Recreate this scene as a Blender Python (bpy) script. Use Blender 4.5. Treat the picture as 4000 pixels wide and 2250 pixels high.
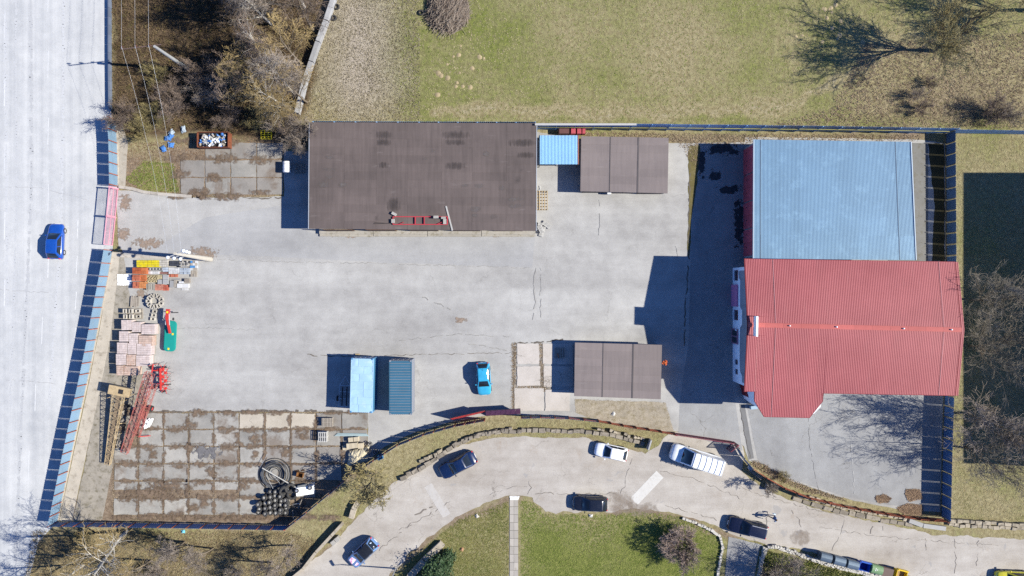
import bpy, math, random
import numpy as np
from mathutils import Vector, Matrix, noise as mnoise

# ------------------------------------------------------------------ camera, sky, sun, exposure
SC = bpy.context.scene
for o in list(bpy.data.objects):
    bpy.data.objects.remove(o)
COL = SC.collection
S, CH = 34.0, 85.0                      # pixels of the photograph per metre of ground, drone height
cam = bpy.data.cameras.new("drone_camera")
cam.sensor_width = 36.0
cam.lens = 36.0 * S * CH / 4000.0
cam.clip_start, cam.clip_end = 1.0, 2000.0
camo = bpy.data.objects.new("drone_camera", cam)
camo.location = (0, 0, CH)
COL.objects.link(camo)
SC.camera = camo

SUN_EL, SUN_TILT = math.radians(38.0), math.radians(4.0)
W = bpy.data.worlds.new("World")
SC.world = W
W.use_nodes = True
wn = W.node_tree
sky = wn.nodes.new("ShaderNodeTexSky")
sky.sky_type = 'NISHITA'
sky.sun_disc = False
sky.sun_elevation = SUN_EL
sky.sun_rotation = math.radians(94.0)
sky.altitude = 3000.0
sky.air_density = 0.6
sky.dust_density = 0.0
sky.ozone_density = 10.0
wn.links.new(sky.outputs[0], wn.nodes["Background"].inputs[0])
wn.nodes["Background"].inputs[1].default_value = 0.15
sl = bpy.data.lights.new("sun", 'SUN')
sl.energy = 4.6
sl.angle = math.radians(0.5)
sl.color = (1.0, 0.95, 0.825)
so = bpy.data.objects.new("sun", sl)
sdir = Vector((-math.cos(SUN_EL) * math.cos(SUN_TILT), math.cos(SUN_EL) * math.sin(SUN_TILT), -math.sin(SUN_EL)))
so.rotation_euler = sdir.to_track_quat('-Z', 'Y').to_euler()
so.location = (60, -5, 60)
COL.objects.link(so)
SC.view_settings.view_transform = 'Standard'
SC.view_settings.look = 'None'
SC.view_settings.exposure = 1.15
SC.view_settings.gamma = 1.0
SC.view_settings.use_curve_mapping = False
SC.cycles.use_denoising = False
SC.cycles.max_bounces = 6
SC.cycles.diffuse_bounces = 3
SC.cycles.sample_clamp_indirect = 8.0

R = random.Random(7)
PI = math.pi

# ------------------------------------------------------------------ helpers
def G(px, py, z=0.0):
    """ground plan: a point of the survey picture, standing at height z, in metres"""
    k = (1 - z / CH) / S
    return Vector(((px - 2000) * k, (1125 - py) * k, z))

def g2(px, py, z=0.0):
    v = G(px, py, z)
    return (v.x, v.y)

def T(c, r, zx, zy):
    return (c * 1000 + zx / 1.932, r * 750 + zy / 1.932)

def dirz(dx, dy):
    return math.atan2(-dy, dx)

def lin(c):
    c /= 255.0
    return c / 12.92 if c <= 0.04045 else ((c + 0.055) / 1.055) ** 2.4

def C(r, g, b, k=0.476):
    return (lin(r) * k, lin(g) * k, lin(b) * k)

class MB:
    def __init__(s):
        s.v, s.f = [], []
    def add(s, vs, fs):
        n = len(s.v)
        s.v += [tuple(p) for p in vs]
        s.f += [tuple(i + n for i in f) for f in fs]
        return s
    def box(s, c, d, rz=0.0, M=None, taper=1.0):
        hx, hy, hz = d[0] / 2, d[1] / 2, d[2] / 2
        vs = []
        for z in (-1, 1):
            t = taper if z > 0 else 1.0
            for x, y in ((-1, -1), (1, -1), (1, 1), (-1, 1)):
                vs.append(Vector((x * hx * t, y * hy * t, z * hz)))
        if M is None:
            M = Matrix.Rotation(rz, 4, 'Z')
        vs = [M @ p + Vector(c) for p in vs]
        return s.add(vs, [(3, 2, 1, 0), (4, 5, 6, 7), (0, 1, 5, 4), (1, 2, 6, 5), (2, 3, 7, 6), (3, 0, 4, 7)])
    def bar(s, a, b, w, h):
        """square bar from a to b"""
        a, b = Vector(a), Vector(b)
        d = b - a
        L = d.length
        if L < 1e-6:
            return s
        d /= L
        up = Vector((0, 0, 1)) if abs(d.z) < 0.95 else Vector((1, 0, 0))
        x = d.cross(up).normalized()
        y = x.cross(d)
        vs = []
        for p in (a, b):
            for i, j in ((-1, -1), (1, -1), (1, 1), (-1, 1)):
                vs.append(p + x * (i * w / 2) + y * (j * h / 2))
        return s.add(vs, [(0, 1, 2, 3), (7, 6, 5, 4), (0, 4, 5, 1), (1, 5, 6, 2), (2, 6, 7, 3), (3, 7, 4, 0)])
    def tube(s, a, b, r0, r1=None, n=6, cap=True):
        a, b = Vector(a), Vector(b)
        r1 = r0 if r1 is None else r1
        d = b - a
        if d.length < 1e-6:
            return s
        d.normalize()
        up = Vector((0, 0, 1)) if abs(d.z) < 0.9 else Vector((1, 0, 0))
        x = d.cross(up).normalized()
        y = d.cross(x)
        vs = []
        for p, r in ((a, r0), (b, r1)):
            for i in range(n):
                t = 2 * PI * i / n
                vs.append(p + x * (r * math.cos(t)) + y * (r * math.sin(t)))
        fs = [(i, (i + 1) % n, n + (i + 1) % n, n + i) for i in range(n)]
        if cap:
            fs += [tuple(range(n - 1, -1, -1)), tuple(range(n, 2 * n))]
        return s.add(vs, fs)
    def prism(s, poly, z0, z1, bottom=False, ztop=None):
        n = len(poly)
        a = sum(poly[i][0] * poly[(i + 1) % n][1] - poly[(i + 1) % n][0] * poly[i][1] for i in range(n))
        if a < 0:
            poly = list(reversed(poly))
            if ztop:
                ztop = list(reversed(ztop))
        vs = [(p[0], p[1], z0) for p in poly] + [(p[0], p[1], ztop[i] if ztop else z1) for i, p in enumerate(poly)]
        fs = [(i, (i + 1) % n, n + (i + 1) % n, n + i) for i in range(n)] + [tuple(range(n, 2 * n))]
        if bottom:
            fs.append(tuple(range(n - 1, -1, -1)))
        return s.add(vs, fs)
    def patch(s, a, b, c, d, nu=4, nv=4, bulge=(0, 0, 0)):
        a, b, c, d, bu = map(Vector, (a, b, c, d, bulge))
        vs = []
        for j in range(nv + 1):
            v = j / nv
            for i in range(nu + 1):
                u = i / nu
                p = (a * (1 - u) + b * u) * (1 - v) + (d * (1 - u) + c * u) * v
                vs.append(p + bu * (16 * u * (1 - u) * v * (1 - v)))
        w = nu + 1
        fs = [(j * w + i, j * w + i + 1, (j + 1) * w + i + 1, (j + 1) * w + i) for j in range(nv) for i in range(nu)]
        return s.add(vs, fs)
    def lathe(s, prof, n=16, c=(0, 0, 0), axis='Z'):
        """profile of (radius, height), closed ring if first == last"""
        vs, m = [], len(prof)
        for i in range(n):
            t = 2 * PI * i / n
            for r, z in prof:
                p = Vector((r * math.cos(t), r * math.sin(t), z))
                if axis == 'Y':
                    p = Vector((p.x, p.z, p.y))
                elif axis == 'X':
                    p = Vector((p.z, p.x, p.y))
                vs.append(p + Vector(c))
        fs = []
        for i in range(n):
            j = (i + 1) % n
            for k in range(m - 1):
                fs.append((i * m + k, j * m + k, j * m + k + 1, i * m + k + 1))
        return s.add(vs, fs)
    def mesh(s, name, smooth=False):
        me = bpy.data.meshes.new(name)
        me.from_pydata(s.v, [], s.f)
        if smooth:
            me.polygons.foreach_set("use_smooth", [True] * len(me.polygons))
        me.update()
        return me
    def build(s, name, m, parent=None, smooth=False, loc=None, rz=0.0):
        me = s.mesh(name, smooth)
        me.materials.append(m)
        return link(name, me, parent, loc, rz)

def link(name, me, parent=None, loc=None, rz=0.0):
    o = bpy.data.objects.new(name, me)
    COL.objects.link(o)
    if parent is not None:
        o.parent = parent
    if loc is not None:
        o.location = loc
    if rz:
        o.rotation_euler = (0, 0, rz)
    return o

def tag(o, label, cat, group=None, kind=None):
    if label:
        o["label"] = label
    if cat:
        o["category"] = cat
    if group:
        o["group"] = group
    if kind:
        o["kind"] = kind
    return o

def thing(name, label, cat, loc=(0, 0, 0), rz=0.0, group=None):
    o = bpy.data.objects.new(name, None)
    o.empty_display_size = 0.2
    COL.objects.link(o)
    o.location = loc
    o.rotation_euler = (0, 0, rz)
    return tag(o, label, cat, group)

def copy_tree(o, parent=None):
    c = o.copy()
    COL.objects.link(c)
    c.parent = parent
    for ch in [k for k in KIDS.get(o.name, [])]:
        copy_tree(ch, c)
    return c

KIDS = {}
def index_kids():
    KIDS.clear()
    for o in bpy.data.objects:
        if o.parent:
            KIDS.setdefault(o.parent.name, []).append(o)

def struct(o):
    o["kind"] = "structure"
    return o

def rough_poly(pts, step=0.5, amp=0.12, freq=0.9, seed=0.0, z=0.0, closed=True):
    """plan outline with worn, uneven edges"""
    P = [Vector(g2(*p)) for p in pts]
    out = []
    n = len(P)
    for i in range(n if closed else n - 1):
        a, b = P[i], P[(i + 1) % n]
        d = b - a
        k = max(1, int(d.length / step))
        nrm = Vector((-d.y, d.x)).normalized() if d.length > 0 else Vector((0, 0))
        for j in range(k):
            p = a + d * (j / k)
            q = mnoise.noise(Vector((p.x * freq, p.y * freq, seed))) * amp + mnoise.noise(Vector((p.x * freq * 3.1, p.y * freq * 3.1, seed + 5))) * amp * 0.5
            p = p + nrm * q
            out.append((p.x, p.y))
    return out

def sheet(name, pts, z, m, amp=0.12, step=0.5, seed=0.0, parent=None, thick=0.0):
    poly = rough_poly(pts, step, amp, seed=seed)
    mb = MB()
    if thick:
        mb.prism(poly, z - thick, z)
    else:
        n = len(poly)
        a = sum(poly[i][0] * poly[(i + 1) % n][1] - poly[(i + 1) % n][0] * poly[i][1] for i in range(n))
        if a < 0:
            poly.reverse()
        mb.add([(p[0], p[1], z) for p in poly], [tuple(range(n))])
    return mb.build(name, m, parent)

# ------------------------------------------------------------------ materials
MATS = {}
class NT:
    def __init__(s, name):
        s.m = bpy.data.materials.new(name)
        s.m.use_nodes = True
        s.t = s.m.node_tree
        s.b = s.t.nodes["Principled BSDF"]
        s.pos = None
    def n(s, typ, **kw):
        nd = s.t.nodes.new(typ)
        for k, v in kw.items():
            setattr(nd, k, v)
        return nd
    def l(s, a, b):
        s.t.links.new(a, b)
    def P(s):
        if s.pos is None:
            s.pos = s.n("ShaderNodeNewGeometry").outputs["Position"]
        return s.pos
    def mapped(s, scale, rot=0.0):
        mp = s.n("ShaderNodeMapping")
        mp.inputs["Scale"].default_value = scale
        mp.inputs["Rotation"].default_value = (0, 0, rot)
        s.l(s.P(), mp.inputs["Vector"])
        return mp.outputs[0]
    def noise(s, scale, detail=4.0, rough=0.55, vec=None, dist=0.0):
        nd = s.n("ShaderNodeTexNoise")
        nd.inputs["Scale"].default_value = scale
        nd.inputs["Detail"].default_value = detail
        nd.inputs["Roughness"].default_value = rough
        nd.inputs["Distortion"].default_value = dist
        s.l(vec if vec is not None else s.P(), nd.inputs["Vector"])
        return nd.outputs["Fac"]
    def ramp(s, fac, a, b, ca=0.0, cb=1.0):
        mr = s.n("ShaderNodeMapRange")
        mr.inputs["From Min"].default_value = a
        mr.inputs["From Max"].default_value = b
        mr.inputs["To Min"].default_value = ca
        mr.inputs["To Max"].default_value = cb
        s.l(fac, mr.inputs["Value"])
        return mr.outputs[0]
    def mix(s, fac, a, b, mode='MIX'):
        mx = s.n("ShaderNodeMix", data_type='RGBA', blend_type=mode)
        for sock, val in ((mx.inputs[0], fac), (mx.inputs[6], a), (mx.inputs[7], b)):
            if isinstance(val, (int, float)):
                sock.default_value = val
            elif isinstance(val, tuple):
                sock.default_value = (*val[:3], 1.0)
            else:
                s.l(val, sock)
        return mx.outputs[2]
    def math(s, op, a, b=None):
        nd = s.n("ShaderNodeMath", operation=op)
        for i, val in enumerate((a, b)):
            if val is None:
                continue
            if isinstance(val, (int, float)):
                nd.inputs[i].default_value = val
            else:
                s.l(val, nd.inputs[i])
        return nd.outputs[0]
    def rand(s):
        return s.n("ShaderNodeObjectInfo").outputs["Random"]
    def out(s, col, rough=0.85, metal=0.0, spec=0.3, bump=None, bstr=0.3, bdist=0.05):
        if isinstance(col, tuple):
            s.b.inputs["Base Color"].default_value = (*col[:3], 1)
        else:
            s.l(col, s.b.inputs["Base Color"])
        if isinstance(rough, (int, float)):
            s.b.inputs["Roughness"].default_value = rough
        else:
            s.l(rough, s.b.inputs["Roughness"])
        s.b.inputs["Metallic"].default_value = metal
        s.b.inputs["Specular IOR Level"].default_value = spec
        if bump is not None:
            bn = s.n("ShaderNodeBump")
            bn.inputs["Strength"].default_value = bstr
            bn.inputs["Distance"].default_value = bdist
            s.l(bump, bn.inputs["Height"])
            s.l(bn.outputs[0], s.b.inputs["Normal"])
        return s.m

def mat(name, col, var=0.18, scale=1.2, rough=0.85, metal=0.0, spec=0.3, dirt=None, dirt_amt=0.5, rnd=0.12, bump=0.0, fine=14.0):
    """generic weathered material: large and fine tone variation, optional dirt patches, per-piece tone"""
    if name in MATS:
        return MATS[name]
    t = NT(name)
    n1 = t.noise(scale, 5, 0.6)
    n2 = t.noise(fine, 3, 0.6)
    v = t.math('ADD', t.math('MULTIPLY', n1, 0.65), t.math('MULTIPLY', n2, 0.35))
    br = t.ramp(v, 0.3, 0.7, 1 - var, 1 + var)
    if rnd:
        br = t.math('MULTIPLY', br, t.ramp(t.rand(), 0, 1, 1 - rnd, 1 + rnd))
    c = t.mix(1.0, tuple(col), t.n("ShaderNodeCombineColor").outputs[0], 'MULTIPLY')
    cc = [n for n in t.t.nodes if n.bl_idname == "ShaderNodeCombineColor"][0]
    for i in range(3):
        t.l(br, cc.inputs[i])
    if dirt:
        d = t.ramp(t.noise(scale * 1.7 + 0.3, 6, 0.65), 0.62 - 0.2 * dirt_amt, 0.78 - 0.1 * dirt_amt)
        c = t.mix(t.math('MULTIPLY', d, 0.85), c, tuple(dirt))
    MATS[name] = t.out(c, rough, metal, spec, n2 if bump else None, bump, 0.03)
    return MATS[name]

def paint(name, col, rough=0.25, flake=0.0):
    if name in MATS:
        return MATS[name]
    t = NT(name)
    v = t.ramp(t.noise(3.0, 3), 0.3, 0.7, 0.92, 1.08)
    cc = t.n("ShaderNodeCombineColor")
    for i in range(3):
        t.l(v, cc.inputs[i])
    c = t.mix(1.0, tuple(col), cc.outputs[0], 'MULTIPLY')
    dust = t.ramp(t.noise(9.0, 4), 0.5, 0.8, 0.0, 0.06)
    c = t.mix(dust, c, (0.3, 0.28, 0.25))
    t.b.inputs["Coat Weight"].default_value = 0.6
    t.b.inputs["Coat Roughness"].default_value = 0.08
    MATS[name] = t.out(c, rough, flake, 0.5)
    return MATS[name]

# ground: its cover (grass, bare soil, pale gravel, leaf litter) comes from an attribute of the terrain mesh
def ground_material():
    t = NT("meadow_ground")
    at = t.n("ShaderNodeAttribute", attribute_name="cover")
    sp = t.n("ShaderNodeSeparateColor")
    t.l(at.outputs["Color"], sp.inputs[0])
    green, soil, pale = sp.outputs[0], sp.outputs[1], sp.outputs[2]
    litter = at.outputs["Alpha"]
    nb = t.noise(0.13, 5, 0.62)
    nm = t.noise(1.1, 5, 0.65)
    nf = t.noise(2.2, 6, 0.66)
    ns = t.noise(11.0, 3, 0.7)
    mixn = t.math('ADD', t.math('MULTIPLY', nm, 0.5), t.math('MULTIPLY', nf, 0.5))
    dry = t.mix(t.ramp(nf, 0.35, 0.65), C(150, 138, 100), C(200, 188, 150))
    grn = t.mix(t.ramp(nf, 0.35, 0.65), C(104, 120, 52), C(158, 162, 92))
    gf = t.ramp(t.math('ADD', t.math('ADD', t.math('MULTIPLY', nb, 1.1), t.math('MULTIPLY', mixn, 1.0)), green), 1.02, 1.50)
    c = t.mix(gf, dry, grn)
    so_ = t.mix(t.ramp(nf, 0.3, 0.7), C(130, 110, 92), C(182, 164, 144))
    c = t.mix(t.ramp(t.math('ADD', soil, t.math('MULTIPLY', mixn, 0.6)), 0.55, 0.85), c, so_)
    pl = t.mix(t.ramp(ns, 0.4, 0.6), C(170, 158, 142), C(226, 214, 200))
    c = t.mix(t.ramp(t.math('ADD', pale, t.math('MULTIPLY', nf, 0.8)), 0.62, 1.12), c, pl)
    lt = t.mix(t.ramp(nf, 0.35, 0.65), C(78, 64, 50), C(134, 114, 92))
    lt = t.mix(t.ramp(nm, 0.55, 0.75), lt, C(96, 96, 52))
    c = t.mix(t.ramp(t.math('ADD', litter, t.math('MULTIPLY', mixn, 0.5)), 0.55, 0.85), c, lt)
    sp2 = t.ramp(ns, 0.3, 0.7, 0.90, 1.10)
    cc = t.n("ShaderNodeCombineColor")
    for i in range(3):
        t.l(sp2, cc.inputs[i])
    c = t.mix(1.0, c, cc.outputs[0], 'MULTIPLY')
    h = t.math('ADD', nf, t.math('MULTIPLY', ns, 0.6))
    return t.out(c, 0.95, 0, 0.15, h, 0.8, 0.12)

def paving_material(name, lo, hi, streak=(0.05, 0.5), rot=0.0, dirt=C(150, 132, 112), dirt_th=0.62, crack=0.0, crack_scale=0.35, fine=9.0, patch=None):
    t = NT(name)
    nb = t.noise(0.11, 5, 0.6)
    nm = t.noise(0.7, 6, 0.65)
    nst = t.noise(1.0, 5, 0.6, t.mapped((streak[0], streak[1], 0.3), rot))
    nf = t.noise(fine, 4, 0.7)
    nx = t.noise(38.0, 2, 0.7)
    v = t.math('ADD', t.math('ADD', t.math('MULTIPLY', nb, 0.3), t.math('MULTIPLY', nm, 0.25)), t.math('ADD', t.math('MULTIPLY', nst, 0.35), t.math('MULTIPLY', nf, 0.1)))
    c = t.mix(t.ramp(v, 0.38, 0.62), lo, hi)
    gr = t.ramp(t.math('ADD', t.math('MULTIPLY', nf, 0.5), t.math('MULTIPLY', nx, 0.5)), 0.3, 0.7, 0.88, 1.12)
    cc = t.n("ShaderNodeCombineColor")
    for i in range(3):
        t.l(gr, cc.inputs[i])
    c = t.mix(1.0, c, cc.outputs[0], 'MULTIPLY')
    if dirt:
        d = t.ramp(t.noise(0.32, 7, 0.7, dist=0.4), dirt_th, dirt_th + 0.12)
        c = t.mix(t.math('MULTIPLY', d, 0.6), c, dirt)
    if patch:
        pn = t.ramp(t.noise(0.5, 3, 0.5, t.mapped((1, 1, 1), 0.7), 0.8), 0.66, 0.69)
        c = t.mix(t.math('MULTIPLY', pn, 0.6), c, patch)
    h = nf
    if crack:
        vo = t.n("ShaderNodeTexVoronoi", feature='DISTANCE_TO_EDGE')
        vo.inputs["Scale"].default_value = crack_scale
        wv = t.n("ShaderNodeVectorMath", operation='ADD')
        t.l(t.P(), wv.inputs[0])
        nz = t.n("ShaderNodeTexNoise")
        nz.inputs["Scale"].default_value = 0.9
        nz.inputs["Detail"].default_value = 5
        t.l(t.P(), nz.inputs["Vector"])
        sc_ = t.n("ShaderNodeVectorMath", operation='SCALE')
        sc_.inputs["Scale"].default_value = 1.6
        t.l(nz.outputs["Color"], sc_.inputs[0])
        t.l(sc_.outputs[0], wv.inputs[1])
        t.l(wv.outputs[0], vo.inputs["Vector"])
        cr = t.ramp(vo.outputs["Distance"], 0.002, 0.010, 1.0, 0.0)
        cr = t.math('MULTIPLY', cr, t.ramp(t.noise(0.25, 3), 0.50, 0.62))
        c = t.mix(t.math('MULTIPLY', cr, crack), c, C(92, 84, 76))
    return t.out(c, 0.9, 0, 0.2, h, 0.25, 0.02)

def ragged(name, lo, hi, scale=3.0, cover=0.62, stretch=(1, 1), soft=0.06):
    """thin stain whose worn edge breaks up: opaque towards its middle, gone at its rim"""
    if name in MATS:
        return MATS[name]
    t = NT(name)
    tc = t.n("ShaderNodeTexCoord").outputs["Generated"]
    sx = t.n("ShaderNodeSeparateXYZ")
    t.l(tc, sx.inputs[0])
    dx = t.math('ABSOLUTE', t.math('SUBTRACT', sx.outputs[0], 0.5))
    dy = t.math('ABSOLUTE', t.math('SUBTRACT', sx.outputs[1], 0.5))
    d = t.math('POWER', t.math('ADD', t.math('POWER', dx, 2.6), t.math('POWER', dy, 2.6)), 1 / 2.6)
    n = t.noise(1.0, 7, 0.65, t.mapped((scale * stretch[0], scale * stretch[1], scale)))
    v = t.math('SUBTRACT', t.math('ADD', t.math('ADD', t.math('MULTIPLY', n, 2.0), -0.5), cover - 0.5), t.math('MULTIPLY', t.math('POWER', t.math('MULTIPLY', d, 2.0), 2.0), 0.62))
    a = t.ramp(v, 0.36 - soft / 2, 0.36 + soft)
    c = t.mix(t.ramp(t.noise(4.0, 5, 0.7), 0.35, 0.65), lo, hi)
    t.l(a, t.b.inputs["Alpha"])
    MATS[name] = t.out(c, 0.92, 0, 0.15)
    return MATS[name]
def smear(name, px, py, w, h, z, m, parent=None, rz=0.0, zref=0.0):
    """rectangle carrying a ragged stain, w x h in survey units"""
    c = G(px, py, zref)
    k = (1 - zref / CH) / S
    mb = MB().add([(-w * k / 2, -h * k / 2, 0), (w * k / 2, -h * k / 2, 0), (w * k / 2, h * k / 2, 0), (-w * k / 2, h * k / 2, 0)], [(0, 1, 2, 3)])
    o = mb.build(name, m, parent, loc=(c.x, c.y, z), rz=rz)
    if parent is None:
        struct(o)
    return o
# ------------------------------------------------------------------ terrain
def pip(X, Y, poly):
    inside = np.zeros(X.shape, bool)
    n = len(poly)
    for i in range(n):
        x1, y1 = poly[i]
        x2, y2 = poly[(i + 1) % n]
        if y1 == y2:
            continue
        c = ((y1 > Y) != (y2 > Y)) & (X < (x2 - x1) * (Y - y1) / (y2 - y1) + x1)
        inside ^= c
    return inside

def blur(a, k):
    for ax in (0, 1):
        cs = np.cumsum(np.pad(a, [(k + 1, k) if i == ax else (0, 0) for i in (0, 1)], mode='edge'), axis=ax)
        n = a.shape[ax]
        if ax == 0:
            a = (cs[2 * k + 1:2 * k + 1 + n] - cs[:n]) / (2 * k + 1)
        else:
            a = (cs[:, 2 * k + 1:2 * k + 1 + n] - cs[:, :n]) / (2 * k + 1)
    return a

ROAD_MAIN = [(-1200, -900), (431, -900), (433, 430), (452, 560), (460, 735), (440, 975), (391, 1240), (339, 1500), (274, 1800), (225, 2035), (150, 2120), (118, 2250), (40, 3100), (-1200, 3100)]
YARD = [(455, 742), (600, 752), (760, 773), (1110, 768), (1110, 590), (1250, 590), (1250, 500), (2100, 515), (2260, 545), (2640, 560), (2740, 558), (2910, 556), (2910, 535), (3600, 545), (3692, 560), (3694, 1000), (3686, 1500), (3674, 2000), (3500, 1988), (3300, 1948), (3080, 1875), (2985, 1815), (2925, 1800), (2905, 1745), (2870, 1714), (2630, 1684), (2330, 1632), (2030, 1620), (1900, 1622), (1760, 1648), (1620, 1688), (1500, 1745), (1437, 1800), (1437, 1608), (580, 1606), (548, 1450), (520, 1300), (500, 1150), (486, 1060), (478, 980), (462, 960)]
ROAD_LOW = [(1140, 2250), (1290, 2135), (1400, 2015), (1540, 1885), (1660, 1800), (1760, 1748), (1900, 1716), (2100, 1706), (2300, 1716), (2450, 1752), (2520, 1772), (2560, 1752), (2600, 1702), (2630, 1684), (2870, 1714), (2905, 1745), (2908, 1790), (2895, 1840), (2960, 1895), (3060, 1945), (3200, 1992), (3450, 2047), (3640, 2085), (4000, 2108), (4600, 2125), (4600, 2345), (4000, 2312), (3560, 2252), (3400, 2226), (3200, 2165), (3080, 2138), (2990, 2128), (2900, 2100), (2840, 2078), (2760, 2040), (2640, 2005), (2500, 1986), (2420, 1992), (2370, 2002), (2130, 2000), (2080, 1945), (2020, 1937), (1990, 1937), (1900, 1962), (1780, 2022), (1680, 2092), (1600, 2165), (1520, 2255), (1400, 2420), (1250, 2650), (900, 2650)]

xs = np.concatenate([[-900, -400, -200, -110, -80], np.arange(-62, 62.01, 0.3), [80, 110, 200, 400, 900]])
ys = np.concatenate([[-900, -400, -200, -90, -60], np.arange(-36, 36.01, 0.3), [60, 90, 200, 400, 900]])
X, Y = np.meshgrid(xs, ys)
rs = np.random.RandomState(3)
def field(n=14, lo=0.03, hi=0.6):
    a = np.zeros(X.shape)
    for _ in range(n):
        f = lo * (hi / lo) ** rs.rand()
        th = rs.rand() * 2 * PI
        a += np.sin((X * math.cos(th) + Y * math.sin(th)) * f * 2 * PI + rs.rand() * 6.28) / n ** 0.5
    return a
PX, PY = X * S + 2000, 1125 - Y * S          # survey coordinates of every terrain point
wx, wy = PX + 14 * field(12, 0.08, 0.7), PY + 14 * field(12, 0.08, 0.7)
def area(poly, k=2):
    return blur(pip(wx, wy, poly).astype(float), k)
green = 0.15 * area([(1500, -600), (4600, -600), (4600, 500), (1480, 480)], 10) + 0.12 * field(8, 0.02, 0.1) * 0.3
green += 0.20 * area([(2035, 1990), (2150, 2010), (2500, 2030), (2700, 2010), (2860, 2090), (2840, 2500), (2035, 2500)], 4)
green += 0.20 * area([(1560, 2200), (1720, 2090), (1990, 1990), (1990, 2500), (1500, 2500)], 4)
green += 0.26 * area([(2100, 2120), (2500, 2060), (2800, 2100), (2830, 2500), (2100, 2500)], 6)
green += 0.20 * area([(2970, 2150), (3250, 2190), (3600, 2290), (3600, 2600), (2970, 2600)], 3)
green += 0.22 * area([(570, 640), (650, 640), (690, 740), (600, 745)], 3)
green += 0.20 * area([(2140, 440), (4600, 480), (4600, 510), (2140, 486)], 2)
green -= 0.18 * area([(3380, 180), (4600, 150), (4600, 480), (3240, 480)], 8)
green += 0.12 * area([(1600, -600), (2150, -600), (2150, 480), (1650, 480)], 14)
green -= 0.06 * area([(2350, 60), (3050, 80), (3000, 420), (2300, 420)], 10)
green += 0.05 * area([(3735, 530), (4600, 530), (4600, 2040), (3735, 2040)], 3)
path = [(1680, 425), (2100, 432), (2600, 438), (2900, 432), (3100, 405), (3250, 350), (3340, 290)]
soil = np.zeros(X.shape)
def stroke(pts, w):
    d = np.full(X.shape, 1e9)
    for (x1, y1), (x2, y2) in zip(pts, pts[1:]):
        vx, vy = x2 - x1, y2 - y1
        t = np.clip(((wx - x1) * vx + (wy - y1) * vy) / (vx * vx + vy * vy), 0, 1)
        d = np.minimum(d, np.hypot(wx - x1 - t * vx, wy - y1 - t * vy))
    return np.clip(1 - d / w, 0, 1)
green -= 0.6 * stroke(path, 30)
pale = 0.30 * stroke(path, 26)
soil += 0.55 * stroke([(1500, 2260), (1700, 2085), (1860, 1990), (2000, 1945)], 60)
soil += 0.6 * stroke([(2380, 2000), (2470, 1995), (2560, 2000), (2700, 2030), (2850, 2090)], 45)
soil += 0.5 * stroke([(1150, 2250), (1300, 2145), (1420, 2010), (1560, 1890), (1700, 1790), (1900, 1735), (2300, 1735), (2500, 1785)], 40)
soil += 0.30 * area([(3240, 430), (4600, 250), (4600, 495), (3000, 490)], 8) + 0.28 * area([(3400, 170), (3900, 170), (3900, 480), (3400, 480)], 14)
soil += 0.45 * area([(2100, 515), (2700, 515), (3600, 520), (3690, 560), (3600, 550), (2700, 570)], 2)
soil += 0.62 * area([(2235, 1550), (2640, 1560), (2640, 1690), (2330, 1640), (2235, 1625)], 2)
soil += 0.7 * area([(430, 1606), (1440, 1606), (1437, 1820), (1130, 2060), (240, 2040), (430, 1700)], 2)
soil += 0.6 * area([(470, 600), (1110, 520), (1110, 770), (760, 773), (470, 740)], 3) * (1 - area([(560, 630), (660, 630), (690, 745), (590, 745)], 3))
soil += 0.30 * area([(100, 2075), (1130, 2075), (1300, 2100), (1130, 2250), (900, 2700), (60, 2700)], 5)
soil += 0.45 * area([(3540, 1960), (3540, 1930), (3690, 1920), (3690, 2010)], 2)
pale += 0.66 * area([(1290, -600), (1510, -600), (1590, 480), (1190, 480), (1230, 250)], 14)
litter = 0.75 * area([(430, -600), (1290, -600), (1240, 300), (1180, 480), (1110, 560), (760, 540), (460, 560), (432, 430)], 3)
litter += 0.10 * area([(100, 2075), (1130, 2075), (1300, 2100), (1130, 2250), (900, 2700), (60, 2700)], 5)
litter += 0.30 * area([(3755, 1120), (4600, 1050), (4600, 1800), (3755, 1800)], 3)
cov = np.stack([green, soil, pale, litter], -1).reshape(-1, 4).astype(np.float32)
ny, nx = X.shape
gv = np.stack([X, Y, np.zeros_like(X)], -1).reshape(-1, 3)
ii = np.arange(ny * nx).reshape(ny, nx)
gf = np.stack([ii[:-1, :-1], ii[:-1, 1:], ii[1:, 1:], ii[1:, :-1]], -1).reshape(-1, 4)
gm = bpy.data.meshes.new("ground")
gm.vertices.add(len(gv))
gm.vertices.foreach_set("co", gv.ravel())
gm.loops.add(len(gf) * 4)
gm.loops.foreach_set("vertex_index", gf.ravel())
gm.polygons.add(len(gf))
gm.polygons.foreach_set("loop_start", np.arange(len(gf)) * 4)
gm.update(calc_edges=True)
att = gm.attributes.new("cover", 'FLOAT_COLOR', 'POINT')
att.data.foreach_set("color", cov.ravel())
gm.materials.append(ground_material())
struct(link("ground", gm))["label"] = "grass, bare soil and leaf litter around the walled yard"

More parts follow.
